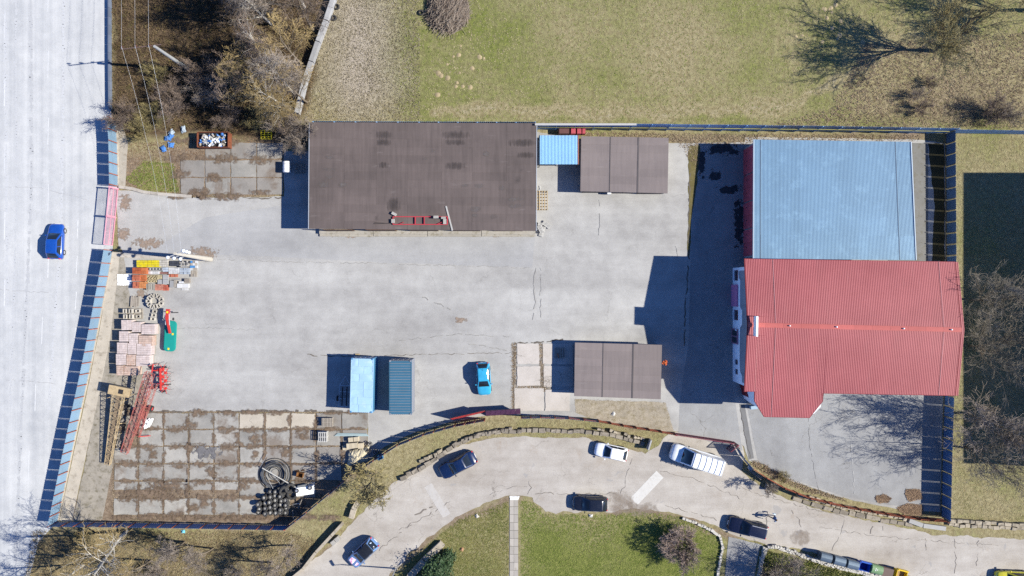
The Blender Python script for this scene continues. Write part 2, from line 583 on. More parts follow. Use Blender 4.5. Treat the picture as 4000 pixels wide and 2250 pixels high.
M_road = paving_material("main_road_asphalt", C(202, 205, 210), C(248, 249, 250), (1.1, 0.012), 0.0, dirt=C(204, 204, 207), dirt_th=0.64, crack=0.08, crack_scale=0.12)  # near white: overexposed brightness on this side is put into the asphalt colour
M_yard = paving_material("yard_asphalt", C(176, 174, 173), C(223, 222, 220), (0.035, 0.32), 0.02, dirt=C(182, 176, 170), dirt_th=0.68, crack=0.16, crack_scale=0.14)
M_low = paving_material("lane_asphalt", C(184, 175, 166), C(228, 222, 215), (0.06, 0.45), 0.0, dirt=C(186, 168, 150), dirt_th=0.60, crack=0.42, crack_scale=0.30, fine=7.0, patch=C(184, 182, 182))
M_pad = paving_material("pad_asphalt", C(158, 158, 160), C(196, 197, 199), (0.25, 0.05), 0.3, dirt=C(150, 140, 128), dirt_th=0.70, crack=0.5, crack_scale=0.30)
M_conc = paving_material("old_concrete", C(176, 172, 166), C(226, 220, 212), (0.6, 0.6), 0.4, dirt=C(142, 120, 100), dirt_th=0.60, crack=0.35, crack_scale=0.5)
M_cobble = mat("worn_pavers", C(184, 176, 164), 0.25, 0.9, dirt=C(112, 104, 76), dirt_amt=0.6, fine=6.0)
M_soil = mat("bare_soil", C(172, 152, 136), 0.22, 0.8, dirt=C(146, 124, 106), dirt_amt=0.8, fine=7.0)
M_white = mat("road_paint", (0.62, 0.62, 0.60), 0.15, 1.0, dirt=C(200, 200, 200), dirt_amt=0.7)

struct(sheet("road", ROAD_MAIN, 0.02, M_road, 0.03, 2.0, 1.0))["label"] = "broad pale main road beside the fence"
struct(sheet("yard_pavement", YARD, 0.02, M_yard, 0.10, 0.5, 2.0))["label"] = "pale grey asphalt of the walled yard"
struct(sheet("lane", ROAD_LOW, 0.012, M_low, 0.28, 0.4, 3.0))["label"] = "curved pale lane with parked cars"
struct(sheet("parking_pavement", [(2846, 2095), (2978, 2128), (2965, 2150), (2945, 2260), (2930, 2420), (2815, 2420), (2832, 2250)], 0.03, M_pad, 0.06, 0.4, 4.0))
M_yard2 = paving_material("yard_resurfaced", C(176, 176, 178), C(212, 212, 213), (0.04, 0.3), 0.02, dirt=C(170, 160, 150), dirt_th=0.7)
struct(sheet("pavement_strip", [(478, 985), (1010, 1000), (1500, 1026), (2080, 1045), (2090, 925), (1300, 925), (1200, 905), (1110, 800), (800, 850), (620, 960)], 0.026, M_yard2, 0.10, 0.6, 5.0))
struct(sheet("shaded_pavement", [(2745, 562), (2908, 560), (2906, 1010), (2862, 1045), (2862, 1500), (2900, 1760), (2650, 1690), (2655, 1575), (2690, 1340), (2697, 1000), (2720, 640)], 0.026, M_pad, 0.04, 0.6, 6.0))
struct(sheet("forecourt_pavement", [(2900, 1500), (3670, 1500), (3672, 1980), (3480, 1975), (3300, 1940), (3080, 1868), (2960, 1800)], 0.027, M_pad, 0.05, 0.6, 7.0))
struct(sheet("drain_strip", [(2888, 1578), (2908, 1578), (2945, 1790), (2925, 1795)], 0.033, mat("drain_concrete", C(150, 150, 152), 0.1), 0.02, 0.6, 8.0))
struct(sheet("gravel_bed", [(2245, 1560), (2600, 1572), (2632, 1690), (2330, 1640), (2248, 1612)], 0.034, mat("weedy_gravel", C(184, 174, 158), 0.30, 0.9, dirt=C(150, 138, 104), dirt_amt=0.7, fine=5.0), 0.10, 0.4, 9.0))
struct(sheet("verge_strip", [(2688, 570), (2735, 568), (2725, 700), (2700, 860), (2694, 1000), (2684, 1000), (2690, 760)], 0.036, mat("mossy_verge", C(126, 116, 70), 0.35, 0.9, dirt=C(170, 160, 140), dirt_amt=0.4, fine=6.0), 0.16, 0.3, 10.0))
struct(sheet("paver_strip", [(460, 985), (482, 985), (505, 1150), (530, 1300), (556, 1450), (560, 1610), (440, 1830), (400, 2030), (285, 2035), (330, 1830), (378, 1560), (415, 1300), (440, 1150)], 0.030, M_cobble, 0.10, 0.4, 11.0))
struct(sheet("footing_strip", [(425, 985), (470, 985), (458, 1100), (430, 1330), (375, 1600), (310, 1900), (282, 2038), (232, 2035), (282, 1800), (347, 1500), (398, 1240)], 0.036, mat("fence_footing_concrete", C(214, 204, 190), 0.16, 0.8, dirt=C(158, 146, 130), dirt_amt=0.5), 0.03, 0.5, 12.0))
struct(sheet("footing_strip", [(458, 480), (478, 480), (500, 560), (490, 735), (462, 735), (462, 560)], 0.034, MATS["fence_footing_concrete"], 0.03, 0.5, 13.0))
struct(sheet("footing_strip", [(3470, 556), (3625, 560), (3625, 1030), (3470, 1030)], 0.034, mat("side_path_concrete", C(142, 141, 138), 0.15, 0.8, dirt=C(120, 112, 90), dirt_amt=0.5), 0.05, 0.5, 13.5))
struct(sheet("mossy_ground", [(3625, 560), (3688, 560), (3690, 1020), (3640, 1020), (3650, 800)], 0.031, mat("moss_soil", C(86, 80, 52), 0.4, 0.9, fine=6.0), 0.12, 0.3, 14.0))
RG_soil = ragged("ragged_soil", C(160, 140, 124), C(190, 172, 158), 2.6, 0.62, soft=0.2)
RG_slab = ragged("ragged_slab_soil", C(124, 107, 92), C(162, 141, 122), 2.4, 0.60, soft=0.3)
RG_mud = ragged("ragged_mud", C(166, 150, 136), C(192, 178, 164), 1.2, 0.56, soft=0.6)
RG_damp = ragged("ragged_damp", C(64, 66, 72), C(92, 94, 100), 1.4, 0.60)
RG_grey = ragged("ragged_grey", C(116, 114, 118), C(150, 148, 150), 2.0, 0.60)
RG_pale = ragged("ragged_pale", C(212, 210, 207), C(226, 224, 221), 0.5, 0.52, soft=0.9)
RG_dust = ragged("ragged_dust", C(186, 184, 183), C(198, 196, 194), 0.5, 0.50, soft=0.9)
for k, (px, py, w_, h_) in enumerate([(580, 950, 150, 60), (482, 915, 70, 60), (790, 992, 150, 70), (490, 792, 60, 90), (555, 1146, 60, 50), (1290, 915, 80, 26), (1370, 922, 60, 20), (1940, 922, 40, 14), (1800, 1250, 60, 30)]):
    smear("soil_patch", px, py, w_, h_, 0.040 + 0.0004 * k, RG_soil)
for k, (px, py, w_, h_) in enumerate([(2425, 1965, 110, 110), (3128, 2102, 90, 70), (2500, 1990, 160, 60)]):
    smear("mud_patch", px, py, w_, h_, 0.022 + 0.0004 * k, RG_mud)
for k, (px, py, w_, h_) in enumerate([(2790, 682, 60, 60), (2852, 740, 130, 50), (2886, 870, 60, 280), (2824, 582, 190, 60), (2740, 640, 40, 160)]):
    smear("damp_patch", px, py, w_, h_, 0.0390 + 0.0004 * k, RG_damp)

# road markings
def strip_line(name, a, b, w, z, m):
    p, q = Vector(g2(*a)), Vector(g2(*b))
    d = (q - p).normalized()
    n = Vector((-d.y, d.x)) * (w / 2)
    pts = [p + n, p - n, q - n, q + n]
    mb = MB()
    mb.add([(v.x, v.y, z) for v in pts], [(0, 1, 2, 3)])
    o = mb.build(name, m)
    return struct(o)
strip_line("road_marking", (2477, 1958), (2578, 1852), 1.15, 0.020, mat("bright_patch", C(238, 236, 232), 0.06, 1.5, dirt=C(214, 208, 200), dirt_amt=0.4))
strip_line("road_marking", (1672, 1895), (1745, 2015), 1.0, 0.018, mat("pale_patch", C(214, 210, 206), 0.06, 1.5, dirt=C(206, 198, 190), dirt_amt=0.6))
M_lane = mat("worn_lane_paint", C(252, 253, 255), 0.05, 1.4, dirt=C(226, 230, 236), dirt_amt=1.0)
for i in range(-1, 10):
    y = -60 + i * 260
    x = 150 - max(0, y - 1000) * 0.10
    strip_line("road_marking", (x + 40, y), (x + 37, y + 105), 0.11, 0.026, M_lane)
    strip_line("road_marking", (x - 130, y + 110), (x - 133, y + 215), 0.11, 0.026, M_lane)
for i in range(4):
    strip_line("road_marking", (305 - i * 3, 860 + 140 * i), (302 - i * 4, 930 + 140 * i), 0.09, 0.026, M_lane)

# concrete slabs: every slab a piece of its own
SLAB_M = []
for k, (lo, hi, th) in enumerate([((168, 166, 162), (214, 210, 203), 0.60), ((154, 152, 148), (198, 194, 188), 0.62), ((206, 196, 180), (236, 226, 210), 0.68), ((154, 150, 146), (184, 178, 172), 0.62)]):
    SLAB_M.append(paving_material("slab_concrete_%d" % k, C(*lo), C(*hi), (0.5, 0.5), 0.3 * k, dirt=C(126, 104, 86), dirt_th=th - 0.09, crack=0.5, crack_scale=0.45))
def slab(parent, x0, y0, x1, y1, m, z=0.07, w=0.07, seed=0.0):
    pts = [(x0 + w * S, y0 + w * S), (x1 - w * S, y0 + w * S), (x1 - w * S, y1 - w * S), (x0 + w * S, y1 - w * S)]
    poly = rough_poly(pts, 0.16, 0.02 + w * 0.7, 1.3, seed)
    return MB().prism(poly, 0.0, z).build("slab", m, parent)
SX = [445, 541, 639, 738, 836, 934, 1036, 1135, 1235, 1336, 1437]
SY = [1611, 1676, 1743, 1811, 1878, 1945, 2012]
M_soil2 = mat('slab_soil', C(158, 138, 120), 0.28, 0.9, dirt=C(120, 102, 84), dirt_amt=0.7, fine=6.0)
floor1 = struct(thing("slab_floor", None, None))
floor1["label"] = "yard corner laid with large worn concrete slabs"
for j in range(6):
    for i in range(10):
        x0, x1, y0, y1 = SX[i], SX[i + 1], SY[j], SY[j + 1]
        cx, cy = (x0 + x1) / 2, (y0 + y1) / 2
        edge = 1437 - max(0, (cy - 1790)) * 1.22
        if x1 > edge + 20 or (j < 2 and i == 0):
            continue
        m = SLAB_M[0]
        if j == 0 and i in (5, 6, 7):
            m = SLAB_M[2]
        elif i in (7, 8, 9) or (j >= 2 and i > 5):
            m = SLAB_M[1 if (i + j) % 2 else 3]
        elif R.random() < 0.3:
            m = SLAB_M[1]
        dz = R.uniform(-0.015, 0.02)
        if j == 4 and i < 5:
            slab(floor1, x0, y0, x1, y0 + 38, m, 0.06 + dz, 0.10, i * 3.3 + j)
            continue
        slab(floor1, x0, y0, x1, y1, m, 0.07 + dz, R.uniform(0.05, 0.13), i * 3.3 + j)
slab(floor1, 1340, 1612, 1437, 1672, SLAB_M[3], 0.08, 0.03, 77)
rq = random.Random(5)
def on_floor(x, y):
    return x < 1437 - max(0, y - 1760) * 1.22 - 30
zz = 0.104
for j in range(7):
    for i in range(10):
        x, y = (SX[i] + SX[i + 1]) / 2 + rq.uniform(-10, 10), SY[j] + rq.uniform(-4, 4)
        if on_floor(x, y) and rq.random() < .9:
            zz += .0002
            smear("soil_patch", x, y, rq.uniform(90, 140), rq.uniform(14, 34) + (10 if i < 6 else 0), zz, RG_slab, rz=rq.uniform(-.04, .04))
        x, y = SX[i] + rq.uniform(-4, 4), SY[j] + 33 + rq.uniform(-8, 8)
        if j < 6 and on_floor(x, y) and i > 0 and rq.random() < .9:
            zz += .0002
            smear("soil_patch", x, y, rq.uniform(14, 32), rq.uniform(60, 100), zz, RG_slab, rz=rq.uniform(-.04, .04))
for k in range(16):
    x, y = rq.uniform(600, 1250), rq.uniform(1640, 1990)
    if on_floor(x, y):
        zz += .0002
        smear("soil_patch", x, y, rq.uniform(40, 90), rq.uniform(30, 60), zz, RG_slab)
smear("soil_patch", 810, 1768, 150, 80, 0.130, RG_grey)
smear("soil_patch", 590, 1930, 320, 80, 0.131, RG_slab)
smear("soil_patch", 660, 1900, 260, 60, 0.1305, RG_slab)
for k in range(10):
    smear("soil_patch", 480 + 90 * k, 2022 + rq.uniform(-4, 4), 120, 36, 0.1315 + 0.0003 * k, RG_slab)
floor2 = struct(thing("slab_floor", None, None))
floor2["label"] = "weedy concrete slabs beside the flat-roofed hall"
for i, (x0, x1) in enumerate([(705, 801), (801, 902), (902, 1003), (1003, 1108)]):
    for j, (y0, y1) in enumerate([(556, 622), (625, 693), (693, 762)]):
        if (i, j) in ((0, 0),):
            continue
        slab(floor2, x0, y0, x1, y1, SLAB_M[3 if (i + j) % 3 else 1], 0.06 + R.uniform(-0.01, 0.01), R.uniform(0.04, 0.10), 40 + i * 3 + j)
for k in range(26):
    smear("soil_patch", rq.choice((705, 801, 902, 1003, 760, 850)) + rq.uniform(-20, 20), rq.choice((558, 624, 693, 764)) + rq.uniform(-14, 8), rq.uniform(50, 130), rq.uniform(24, 50), 0.1 + 0.0004 * k, RG_slab)
floor3 = struct(thing("slab_floor", None, None))
floor3["label"] = "bleached concrete slabs between the parked hatchback and the garage"
M_pale = paving_material("pale_slab", C(214, 206, 198), C(240, 232, 226), (0.5, 0.5), 0.2, dirt=C(190, 176, 160), dirt_th=0.62, crack=0.6, crack_scale=0.35)
for k, (x0, y0, x1, y1) in enumerate([(2018, 1340, 2108, 1424), (2118, 1340, 2240, 1424), (2018, 1428, 2112, 1508), (2122, 1428, 2240, 1512), (2008, 1514, 2126, 1606), (2128, 1520, 2226, 1606)]):
    slab(floor3, x0, y0, x1, y1, M_pale, 0.07 + 0.01 * (k % 3), 0.06, 60 + k)

# garden path of concrete pavers and its end
path_o = struct(thing("footpath", None, None))
path_o["label"] = "straight footpath of grey concrete pavers through the lawn"
M_pav = mat("path_pavers", C(206, 199, 190), 0.10, 1.0, dirt=C(176, 166, 150), dirt_amt=0.3)
base_y = 1947
me_p = MB().prism([(-0.24, -0.44), (0.24, -0.44), (0.24, 0.44), (-0.24, 0.44)], 0.0, 0.06).mesh("paver")
me_p.materials.append(M_pav)
for j in range(12):
    for i in range(2):
        p = G(1999 + i * 17 + (0 if j else 0), base_y + 16 + j * 31)
        o = link("paver", me_p, path_o, (p.x, p.y, R.uniform(0, 0.012)), R.uniform(-0.01, 0.01))
MB().prism([g2(1990, 1938), g2(2030, 1938), g2(2024, 1952), g2(1994, 1952)], 0, 0.09).build("paver", M_white, path_o)

# kerb along the display yard
def kerb(pts, w, h, m, label, cat="kerb", seg=1.0, name="kerb", piece="kerbstone", gap=0.015):
    t = thing(name, label, cat)
    P = [Vector(g2(*p)) for p in pts]
    for a, b in zip(P, P[1:]):
        L = (b - a).length
        k = max(1, round(L / seg))
        d = (b - a) / k
        an = math.atan2(d.y, d.x)
        for i in range(k):
            c = a + d * (i + 0.5)
            MB().box((0, 0, h / 2), (d.length - gap, w, h)).build(piece, m, t, loc=(c.x, c.y, 0), rz=an)
    return t
M_kerb = mat("kerb_concrete", C(214, 206, 196), 0.14, 0.9, dirt=C(160, 150, 138), dirt_amt=0.4)
kerb([(466, 730), (520, 738), (560, 750), (620, 758), (750, 768)], 0.35, 0.20, M_kerb, "pale concrete kerb edging the weedy corner by the pink gate")
kerb([(470, 1000), (520, 1002), (620, 1006), (820, 1018)], 0.28, 0.16, M_kerb, "low concrete kerb along the rows of building-material samples")
kerb([(434, 0), (434, 210), (436, 430)], 0.18, 0.55, mat("blue_grey_kerb", C(120, 130, 150), 0.15), "low concrete barrier between the main road and the wood")


# cracks and seams in the paving
M_crack = mat("crack_dirt", C(120, 112, 104), 0.25, 2.0)
M_seam = mat("seam_tar", C(168, 166, 164), 0.12, 2.0)
M_crack2 = mat("lane_crack_dirt", C(152, 143, 135), 0.2, 2.0)
def crack(pts, w, z, m, jit=0.12, seed=1):
    rc = random.Random(seed)
    P = [Vector(g2(*p)) for p in pts]
    L = []
    for a, b in zip(P, P[1:]):
        k = max(2, int((b - a).length / 0.35))
        nrm = Vector((-(b - a).y, (b - a).x)).normalized()
        for i in range(k):
            L.append(a.lerp(b, i / k) + nrm * rc.uniform(-jit, jit))
    L.append(P[-1])
    mb = MB()
    for a, b in zip(L, L[1:]):
        d = (b - a).normalized()
        n_ = Vector((-d.y, d.x)) * w * rc.uniform(.3, 1.0) / 2
        if rc.random() < .15:
            continue
        mb.add([(a.x + n_.x, a.y + n_.y, z), (a.x - n_.x, a.y - n_.y, z), (b.x - n_.x, b.y - n_.y, z), (b.x + n_.x, b.y + n_.y, z)], [(0, 1, 2, 3)])
    return struct(mb.build("paving_crack", m))
for k, (pts, w_, m_) in enumerate([
        ([(2092, 1046), (2084, 1110), (2090, 1180), (2080, 1250)], .10, M_seam), ([(2112, 1046), (2112, 1240)], .05, M_seam), ([(1200, 1386), (1280, 1391), (1372, 1390)], .12, M_crack), ([(1500, 1388), (1700, 1384), (1890, 1381), (2010, 1378)], .06, M_crack),
        ([(560, 1608), (760, 1607), (1000, 1606), (1250, 1604), (1340, 1608)], .30, M_crack), ([(2694, 640), (2692, 800), (2690, 1000), (2680, 1150), (2672, 1350)], .14, M_crack), ([(500, 1000), (800, 1012), (1100, 1022), (1500, 1030), (2070, 1046)], .05, M_seam),
        ([(2010, 1340), (2100, 1336), (2160, 1330), (2200, 1325)], .22, M_crack), ([(1650, 1160), (1710, 1185), (1760, 1210)], .16, M_seam), ([(1560, 1330), (1780, 1305), (1990, 1315)], .06, M_seam), ([(1980, 1370), (1900, 1352), (1830, 1345)], .08, M_seam),
        ([(900, 770), (1010, 775), (1100, 772)], .16, M_crack), ([(640, 1285), (820, 1280), (1000, 1290)], .04, M_seam), ([(2340, 780), (2345, 860), (2338, 920)], .05, M_seam), ([(2640, 960), (2645, 1010)], .05, M_seam),
        ([(3150, 1560), (3165, 1760), (3200, 1930)], .05, M_seam), ([(3320, 1690), (3330, 1800), (3335, 1930)], .09, mat("seam_pale", C(206, 206, 206), .1)), ([(2890, 1600), (2930, 1790)], .06, M_crack)]):
    crack(pts, w_, 0.0435 + 0.0002 * k, m_, .10, k)
for k, (pts, w_) in enumerate([([(1560, 2070), (1640, 2030), (1700, 1995), (1760, 1960)], .10), ([(1620, 2010), (1690, 1980)], .25), ([(2080, 1925), (2200, 1928), (2330, 1930), (2410, 1925)], .10), ([(2420, 1925), (2440, 1900), (2450, 1840), (2470, 1790)], .06), ([(2580, 1840), (2680, 1860), (2800, 1905), (2900, 1950)], .08), ([(2860, 1880), (2960, 1930), (3100, 1970), (3300, 2020)], .08), ([(3090, 1995), (3120, 2030), (3130, 2060)], .14), ([(3300, 2030), (3280, 2100), (3250, 2150)], .06), ([(3410, 2055), (3400, 2085)], .12), ([(3452, 2055), (3448, 2090)], .12), ([(3616, 2090), (3618, 2150)], .07), ([(3730, 2105), (3732, 2180), (3728, 2240)], .07), ([(3820, 2110), (3815, 2210)], .07), ([(3200, 2060), (3400, 2090), (3600, 2110), (3900, 2130)], .05), ([(2800, 2030), (2700, 2000), (2600, 1975)], .12), ([(3000, 2000), (2990, 2060)], .08), ([(2860, 2150), (2890, 2180), (2920, 2185), (2940, 2230)], .07), ([(2850, 2200), (2900, 2210), (2950, 2200)], .06), ([(1900, 1935), (1990, 1905), (2060, 1900)], .05), ([(1480, 2150), (1560, 2085), (1610, 2050)], .08), ([(2060, 1930), (2075, 1905), (2065, 1880)], .07)]):
    crack(pts, w_ * .7, 0.0345 + 0.0002 * k, M_crack2, .14, 40 + k)
for k, (pts, w_) in enumerate([([(20, 40), (24, 600), (30, 1200)], .5), ([(120, 0), (124, 700), (90, 1500), (60, 2200)], .5), ([(62, 0), (66, 800), (40, 1600)], .35), ([(250, 0), (246, 500), (240, 900), (190, 1600)], .45), ([(0, 1480), (120, 1490), (230, 1500)], .06), ([(20, 730), (160, 735), (340, 780)], .06), ([(0, 1130), (120, 1140), (190, 1142)], .05)]):
    crack(pts, w_, 0.0232 + 0.0002 * k, mat("tyre_track", C(222, 224, 228), .04, .4) if w_ > .2 else mat("road_crack", C(190, 190, 194), .1), .08, 80 + k)
# ------------------------------------------------------------------ fences and gates
M_blue = mat("blue_sheet", (0.135, 0.215, 0.30), 0.10, 0.8, rough=0.5, spec=0.4, dirt=(0.20, 0.23, 0.26), dirt_amt=0.3, rnd=0.08)
M_back = mat("back_fence_sheet", (0.16, 0.30, 0.50), 0.12, 0.8, rough=0.5, spec=0.4, rnd=0.10)
M_blue_shade = mat("blue_sheet_shaded", (0.06, 0.125, 0.24), 0.12, 0.8, rough=0.5, spec=0.4, rnd=0.10)  # the blue sheet again, with the shade on its faces put into the colour
M_post = mat("rusty_post", C(196, 112, 84), 0.22, 3.0, dirt=C(120, 60, 44), dirt_amt=0.6)
M_brown = mat("brown_sheet", C(168, 104, 86), 0.18, 1.2, rough=0.6, dirt=C(110, 62, 54), dirt_amt=0.5)
M_maroon = mat("maroon_metal", C(150, 66, 84), 0.15, 2.0, rough=0.5)
M_pink = mat("pink_metal", C(250, 176, 196), 0.08, 2.0, rough=0.5)
M_galv = mat("galvanised_steel", (0.42, 0.43, 0.45), 0.15, 2.0, rough=0.45, metal=0.6)
M_darkm = mat("dark_steel", (0.035, 0.033, 0.035), 0.2, 2.0, rough=0.5, metal=0.3)

_pan = {}
def panel_mesh(L, h, z0, m, rib=0.21):
    key = (round(L, 2), round(h, 2), round(z0, 2), m.name)
    if key in _pan:
        return _pan[key]
    mb = MB()
    n = max(3, int(L / rib))
    xs_, ys_ = [], []
    for i in range(n):
        x = -L / 2 + L * i / n
        w = L / n
        xs_ += [x, x + w * 0.38, x + w * 0.5, x + w * 0.88]
        ys_ += [0, 0, 0.028, 0.028]
    xs_.append(L / 2)
    ys_.append(0)
    k = len(xs_)
    vs = [(x, y, z) for z in (z0, z0 + h) for x, y in zip(xs_, ys_)] + [(x, y - 0.006, z) for z in (z0, z0 + h) for x, y in zip(xs_, ys_)]
    fs = []
    for i in range(k - 1):
        fs += [(i, i + 1, k + i + 1, k + i), (2 * k + i + 1, 2 * k + i, 3 * k + i, 3 * k + i + 1), (k + i, k + i + 1, 3 * k + i + 1, 3 * k + i)]
    mb.add(vs, fs)
    me = mb.mesh("panel")
    me.materials.append(m)
    _pan[key] = me
    return me

_postm = {}
def fence(pts, h, label, pm, sp=1.27, gap=0.13, z0=0.12, postm=None, name="sheet_fence", hend=None, rails=True, footing=None, post_w=0.08, group=None, inner=1):
    t = thing(name, label, "fence", group=group)
    P = [Vector(g2(*p)) for p in pts]
    tot = sum((b - a).length for a, b in zip(P, P[1:]))
    run = 0.0
    postm = postm or M_post
    for a, b in zip(P, P[1:]):
        L = (b - a).length
        k = max(1, round(L / sp))
        d = (b - a) / k
        an = math.atan2(d.y, d.x)
        for i in range(k):
            p = a + d * i
            c = a + d * (i + 0.5)
            hh = h + ((hend or h) - h) * (run / tot)
            hq = round(hh * 10) / 10
            link("panel", panel_mesh(d.length - gap, hq - z0, z0, pm), t, (c.x, c.y, 0), an)
            key = (hq, postm.name, post_w)
            if key not in _postm:
                me = MB().box((0, 0, hq / 2 + 0.02), (post_w, post_w, hq + 0.04)).mesh("post")
                me.materials.append(postm)
                _postm[key] = me
            link("post", _postm[key], t, (p.x - math.sin(an) * 0.06 * inner, p.y + math.cos(an) * 0.06 * inner, 0), an)
            run += d.length
        if rails:
            n = Vector((-d.y, d.x)).normalized() * 0.055 * inner
            for z in (0.35 * h, 0.80 * h):
                MB().bar((a.x + n.x, a.y + n.y, z), (b.x + n.x, b.y + n.y, z), 0.04, 0.04).build("rail", postm, t)
        if footing:
            MB().bar((a.x, a.y, 0.06), (b.x, b.y, 0.06), 0.24, 0.12).build("footing", footing, t)
    hl = hend or h
    me = MB().box((0, 0, hl / 2), (post_w, post_w, hl)).mesh("post")
    me.materials.append(postm)
    link("post", me, t, (P[-1].x, P[-1].y, 0))
    return t

M_foot = MATS["fence_footing_concrete"]
fence([(440, 978), (422, 1080), (391, 1240), (366, 1370), (339, 1500), (308, 1640), (274, 1800), (225, 2038)], 1.9, "long pale blue sheet-metal fence between the main road and the goods yard", M_blue, footing=M_foot, rails=False)
fence([(452, 470), (458, 560), (461, 728)], 1.9, "short pale blue sheet-metal fence between the pink gate and the wood", M_blue, footing=M_foot, rails=False)
fence([(2098, 506), (2600, 508), (3100, 513), (3694, 521)], 3.2, "tall dark blue corrugated fence along the meadow behind the halls", M_back, sp=2.2, gap=0.02, hend=2.7, postm=M_back, inner=-1, rails=False)
fence([(1250, 497), (1650, 499), (2088, 500)], 3.1, "dark blue corrugated fence close behind the brown flat roof", M_back, sp=2.2, gap=0.02, postm=M_back, inner=-1, rails=False)
fence([(3700, 521), (4050, 526), (4500, 532)], 2.0, "dark blue corrugated fence continuing across the far lawn", M_back, sp=2.2, gap=0.02, postm=M_darkm)
fence([(3694, 521), (3697, 1000), (3690, 1500), (3682, 1750), (3676, 2018)], 1.9, "shaded blue sheet-metal fence beside the bare trees and shaded lawn", M_blue_shade, rails=False, inner=-1, postm=mat("tan_post", C(176, 158, 120), 0.2, 3.0), footing=mat("fence_base_moss", C(150, 140, 112), 0.2))
fence([(225, 2038), (420, 2040), (700, 2044), (1130, 2052)], 1.8, "shaded blue sheet-metal fence with orange braces behind the slab floor", M_blue_shade, sp=1.6, gap=0.04, inner=1, rails=False)
fence([(1130, 2052), (1215, 1985), (1300, 1915), (1390, 1840), (1470, 1788), (1560, 1730), (1660, 1690), (1780, 1656), (1895, 1634)], 1.9, "shaded sheet-metal fence curving along the grass bank above the lane", M_blue_shade, sp=1.3)
fence([(2035, 1626), (2110, 1624), (2220, 1628), (2335, 1640)], 1.7, "shaded blue sheet-metal fence between the purple gate and the brown boards", M_blue_shade, sp=1.4, gap=0.05)
fence([(2335, 1640), (2430, 1658), (2530, 1674), (2626, 1690)], 1.6, "brown board fence above the stone-edged bank", M_brown, sp=1.55, gap=0.05, post_w=0.09)
fence([(2868, 1740), (2890, 1780), (2925, 1820)], 1.9, "shaded fence bay beside the open maroon wicket", M_blue_shade, sp=1.3, postm=mat("lichen_post", C(180, 172, 140), 0.2))
fence([(2925, 1820), (2980, 1858), (3050, 1898), (3150, 1938), (3290, 1972), (3450, 2000), (3570, 2018), (3676, 2026)], 1.5, "brown board fence on the stone wall around the forecourt", M_brown, sp=1.9, gap=0.04, post_w=0.09)

bf = [o for o in bpy.data.objects if o.get("label", "").startswith("tall dark blue corrugated")][0]
for (x0_, y0_), (x1_, y1_) in (((2098, 506), (2600, 508)), ((2600, 508), (3100, 513)), ((3100, 513), (3694, 521))):
    a_, b_ = G(x0_, y0_), G(x1_, y1_)
    MB().bar((a_.x, a_.y - 0.10, 1.65), (b_.x, b_.y - 0.10, 1.5), 0.05, 0.07).build("rail", mat("yellow_rail", C(206, 200, 120), 0.15), bf)

def barred_gate(name, label, a, b, h, m, nbars, frame=0.07, barr=0.018, group=None, mid=True, vertical=True):
    A, B = Vector(g2(*a)), Vector(g2(*b))
    L = (B - A).length
    an = math.atan2((B - A).y, (B - A).x)
    t = thing(name, label, "gate", (A.x, A.y, 0), an, group)
    f = MB()
    for z in (0.10, h):
        f.bar((0, 0, z), (L, 0, z), frame, frame)
    for x in (0, L):
        f.bar((x, 0, 0.05), (x, 0, h), frame, frame)
    if mid:
        f.bar((0, 0, h * 0.5), (L, 0, h * 0.5), frame * 0.7, frame * 0.7)
    f.build("gate_frame", m, t)
    if vertical:
        me = MB().box((0, 0, h / 2 + 0.03), (barr * 2, barr * 2, h - 0.14)).mesh("bar")
        me.materials.append(m)
        for i in range(1, nbars):
            link("bar", me, t, (L * i / nbars, 0, 0))
    else:
        me = MB().box((L / 2, 0, 0), (L - 0.1, barr * 2, barr * 2)).mesh("bar")
        me.materials.append(m)
        for i in range(1, nbars):
            link("bar", me, t, (0, 0, 0.1 + (h - 0.1) * i / nbars))
    MB().box((0, 0, h / 2), (0.16, 0.16, h + 0.1)).build("gate_post", m, t)
    return t
barred_gate("yard_gate", "pink barred gate leaf next to the weedy corner", (462, 738), (452, 846), 1.9, M_pink, 26)
barred_gate("yard_gate", "pink barred gate leaf next to the long blue fence", (452, 850), (441, 958), 1.9, M_pink, 26)
barred_gate("maroon_gate", "maroon barred gate closing the drive behind the white van", (2632, 1690), (2855, 1723), 1.5, M_maroon, 40, barr=0.022)
barred_gate("wicket_gate", "open maroon wicket leaf swung over the lane", (2866, 1728), (2838, 1752), 1.8, M_maroon, 8, barr=0.02)

def sheet_gate(label, a, b, h, m, lean=0.0, name="sheet_gate"):
    A, B = Vector(g2(*a)), Vector(g2(*b))
    L = (B - A).length
    an = math.atan2((B - A).y, (B - A).x)
    t = thing(name, label, "gate", (A.x, A.y, 0), an)
    t.rotation_euler = (lean, 0, an)
    k = max(2, round(L / 0.55))
    for i in range(k):
        link("panel", panel_mesh(L / k - 0.01, h, 0.08, m, 0.12), t, ((i + 0.5) * L / k, 0, 0))
    f = MB()
    for z in (0.08, h + 0.08):
        f.bar((0, 0.05, z), (L, 0.05, z), 0.05, 0.05)
    f.build("gate_frame", M_darkm, t)
    return t
sheet_gate("red and white sheet-metal gate leaf slanting behind the purple gate", (1768, 1640), (1900, 1610), 1.9, mat("red_gate_sheet", C(206, 58, 66), 0.2, 3.0, dirt=C(230, 200, 196), dirt_amt=0.3), lean=-0.25)
sheet_gate("purple corrugated gate leaf beside the red and white gate", (1900, 1626), (2034, 1618), 1.7, mat("purple_gate_sheet", C(112, 66, 104), 0.15, 3.0), lean=-0.5)

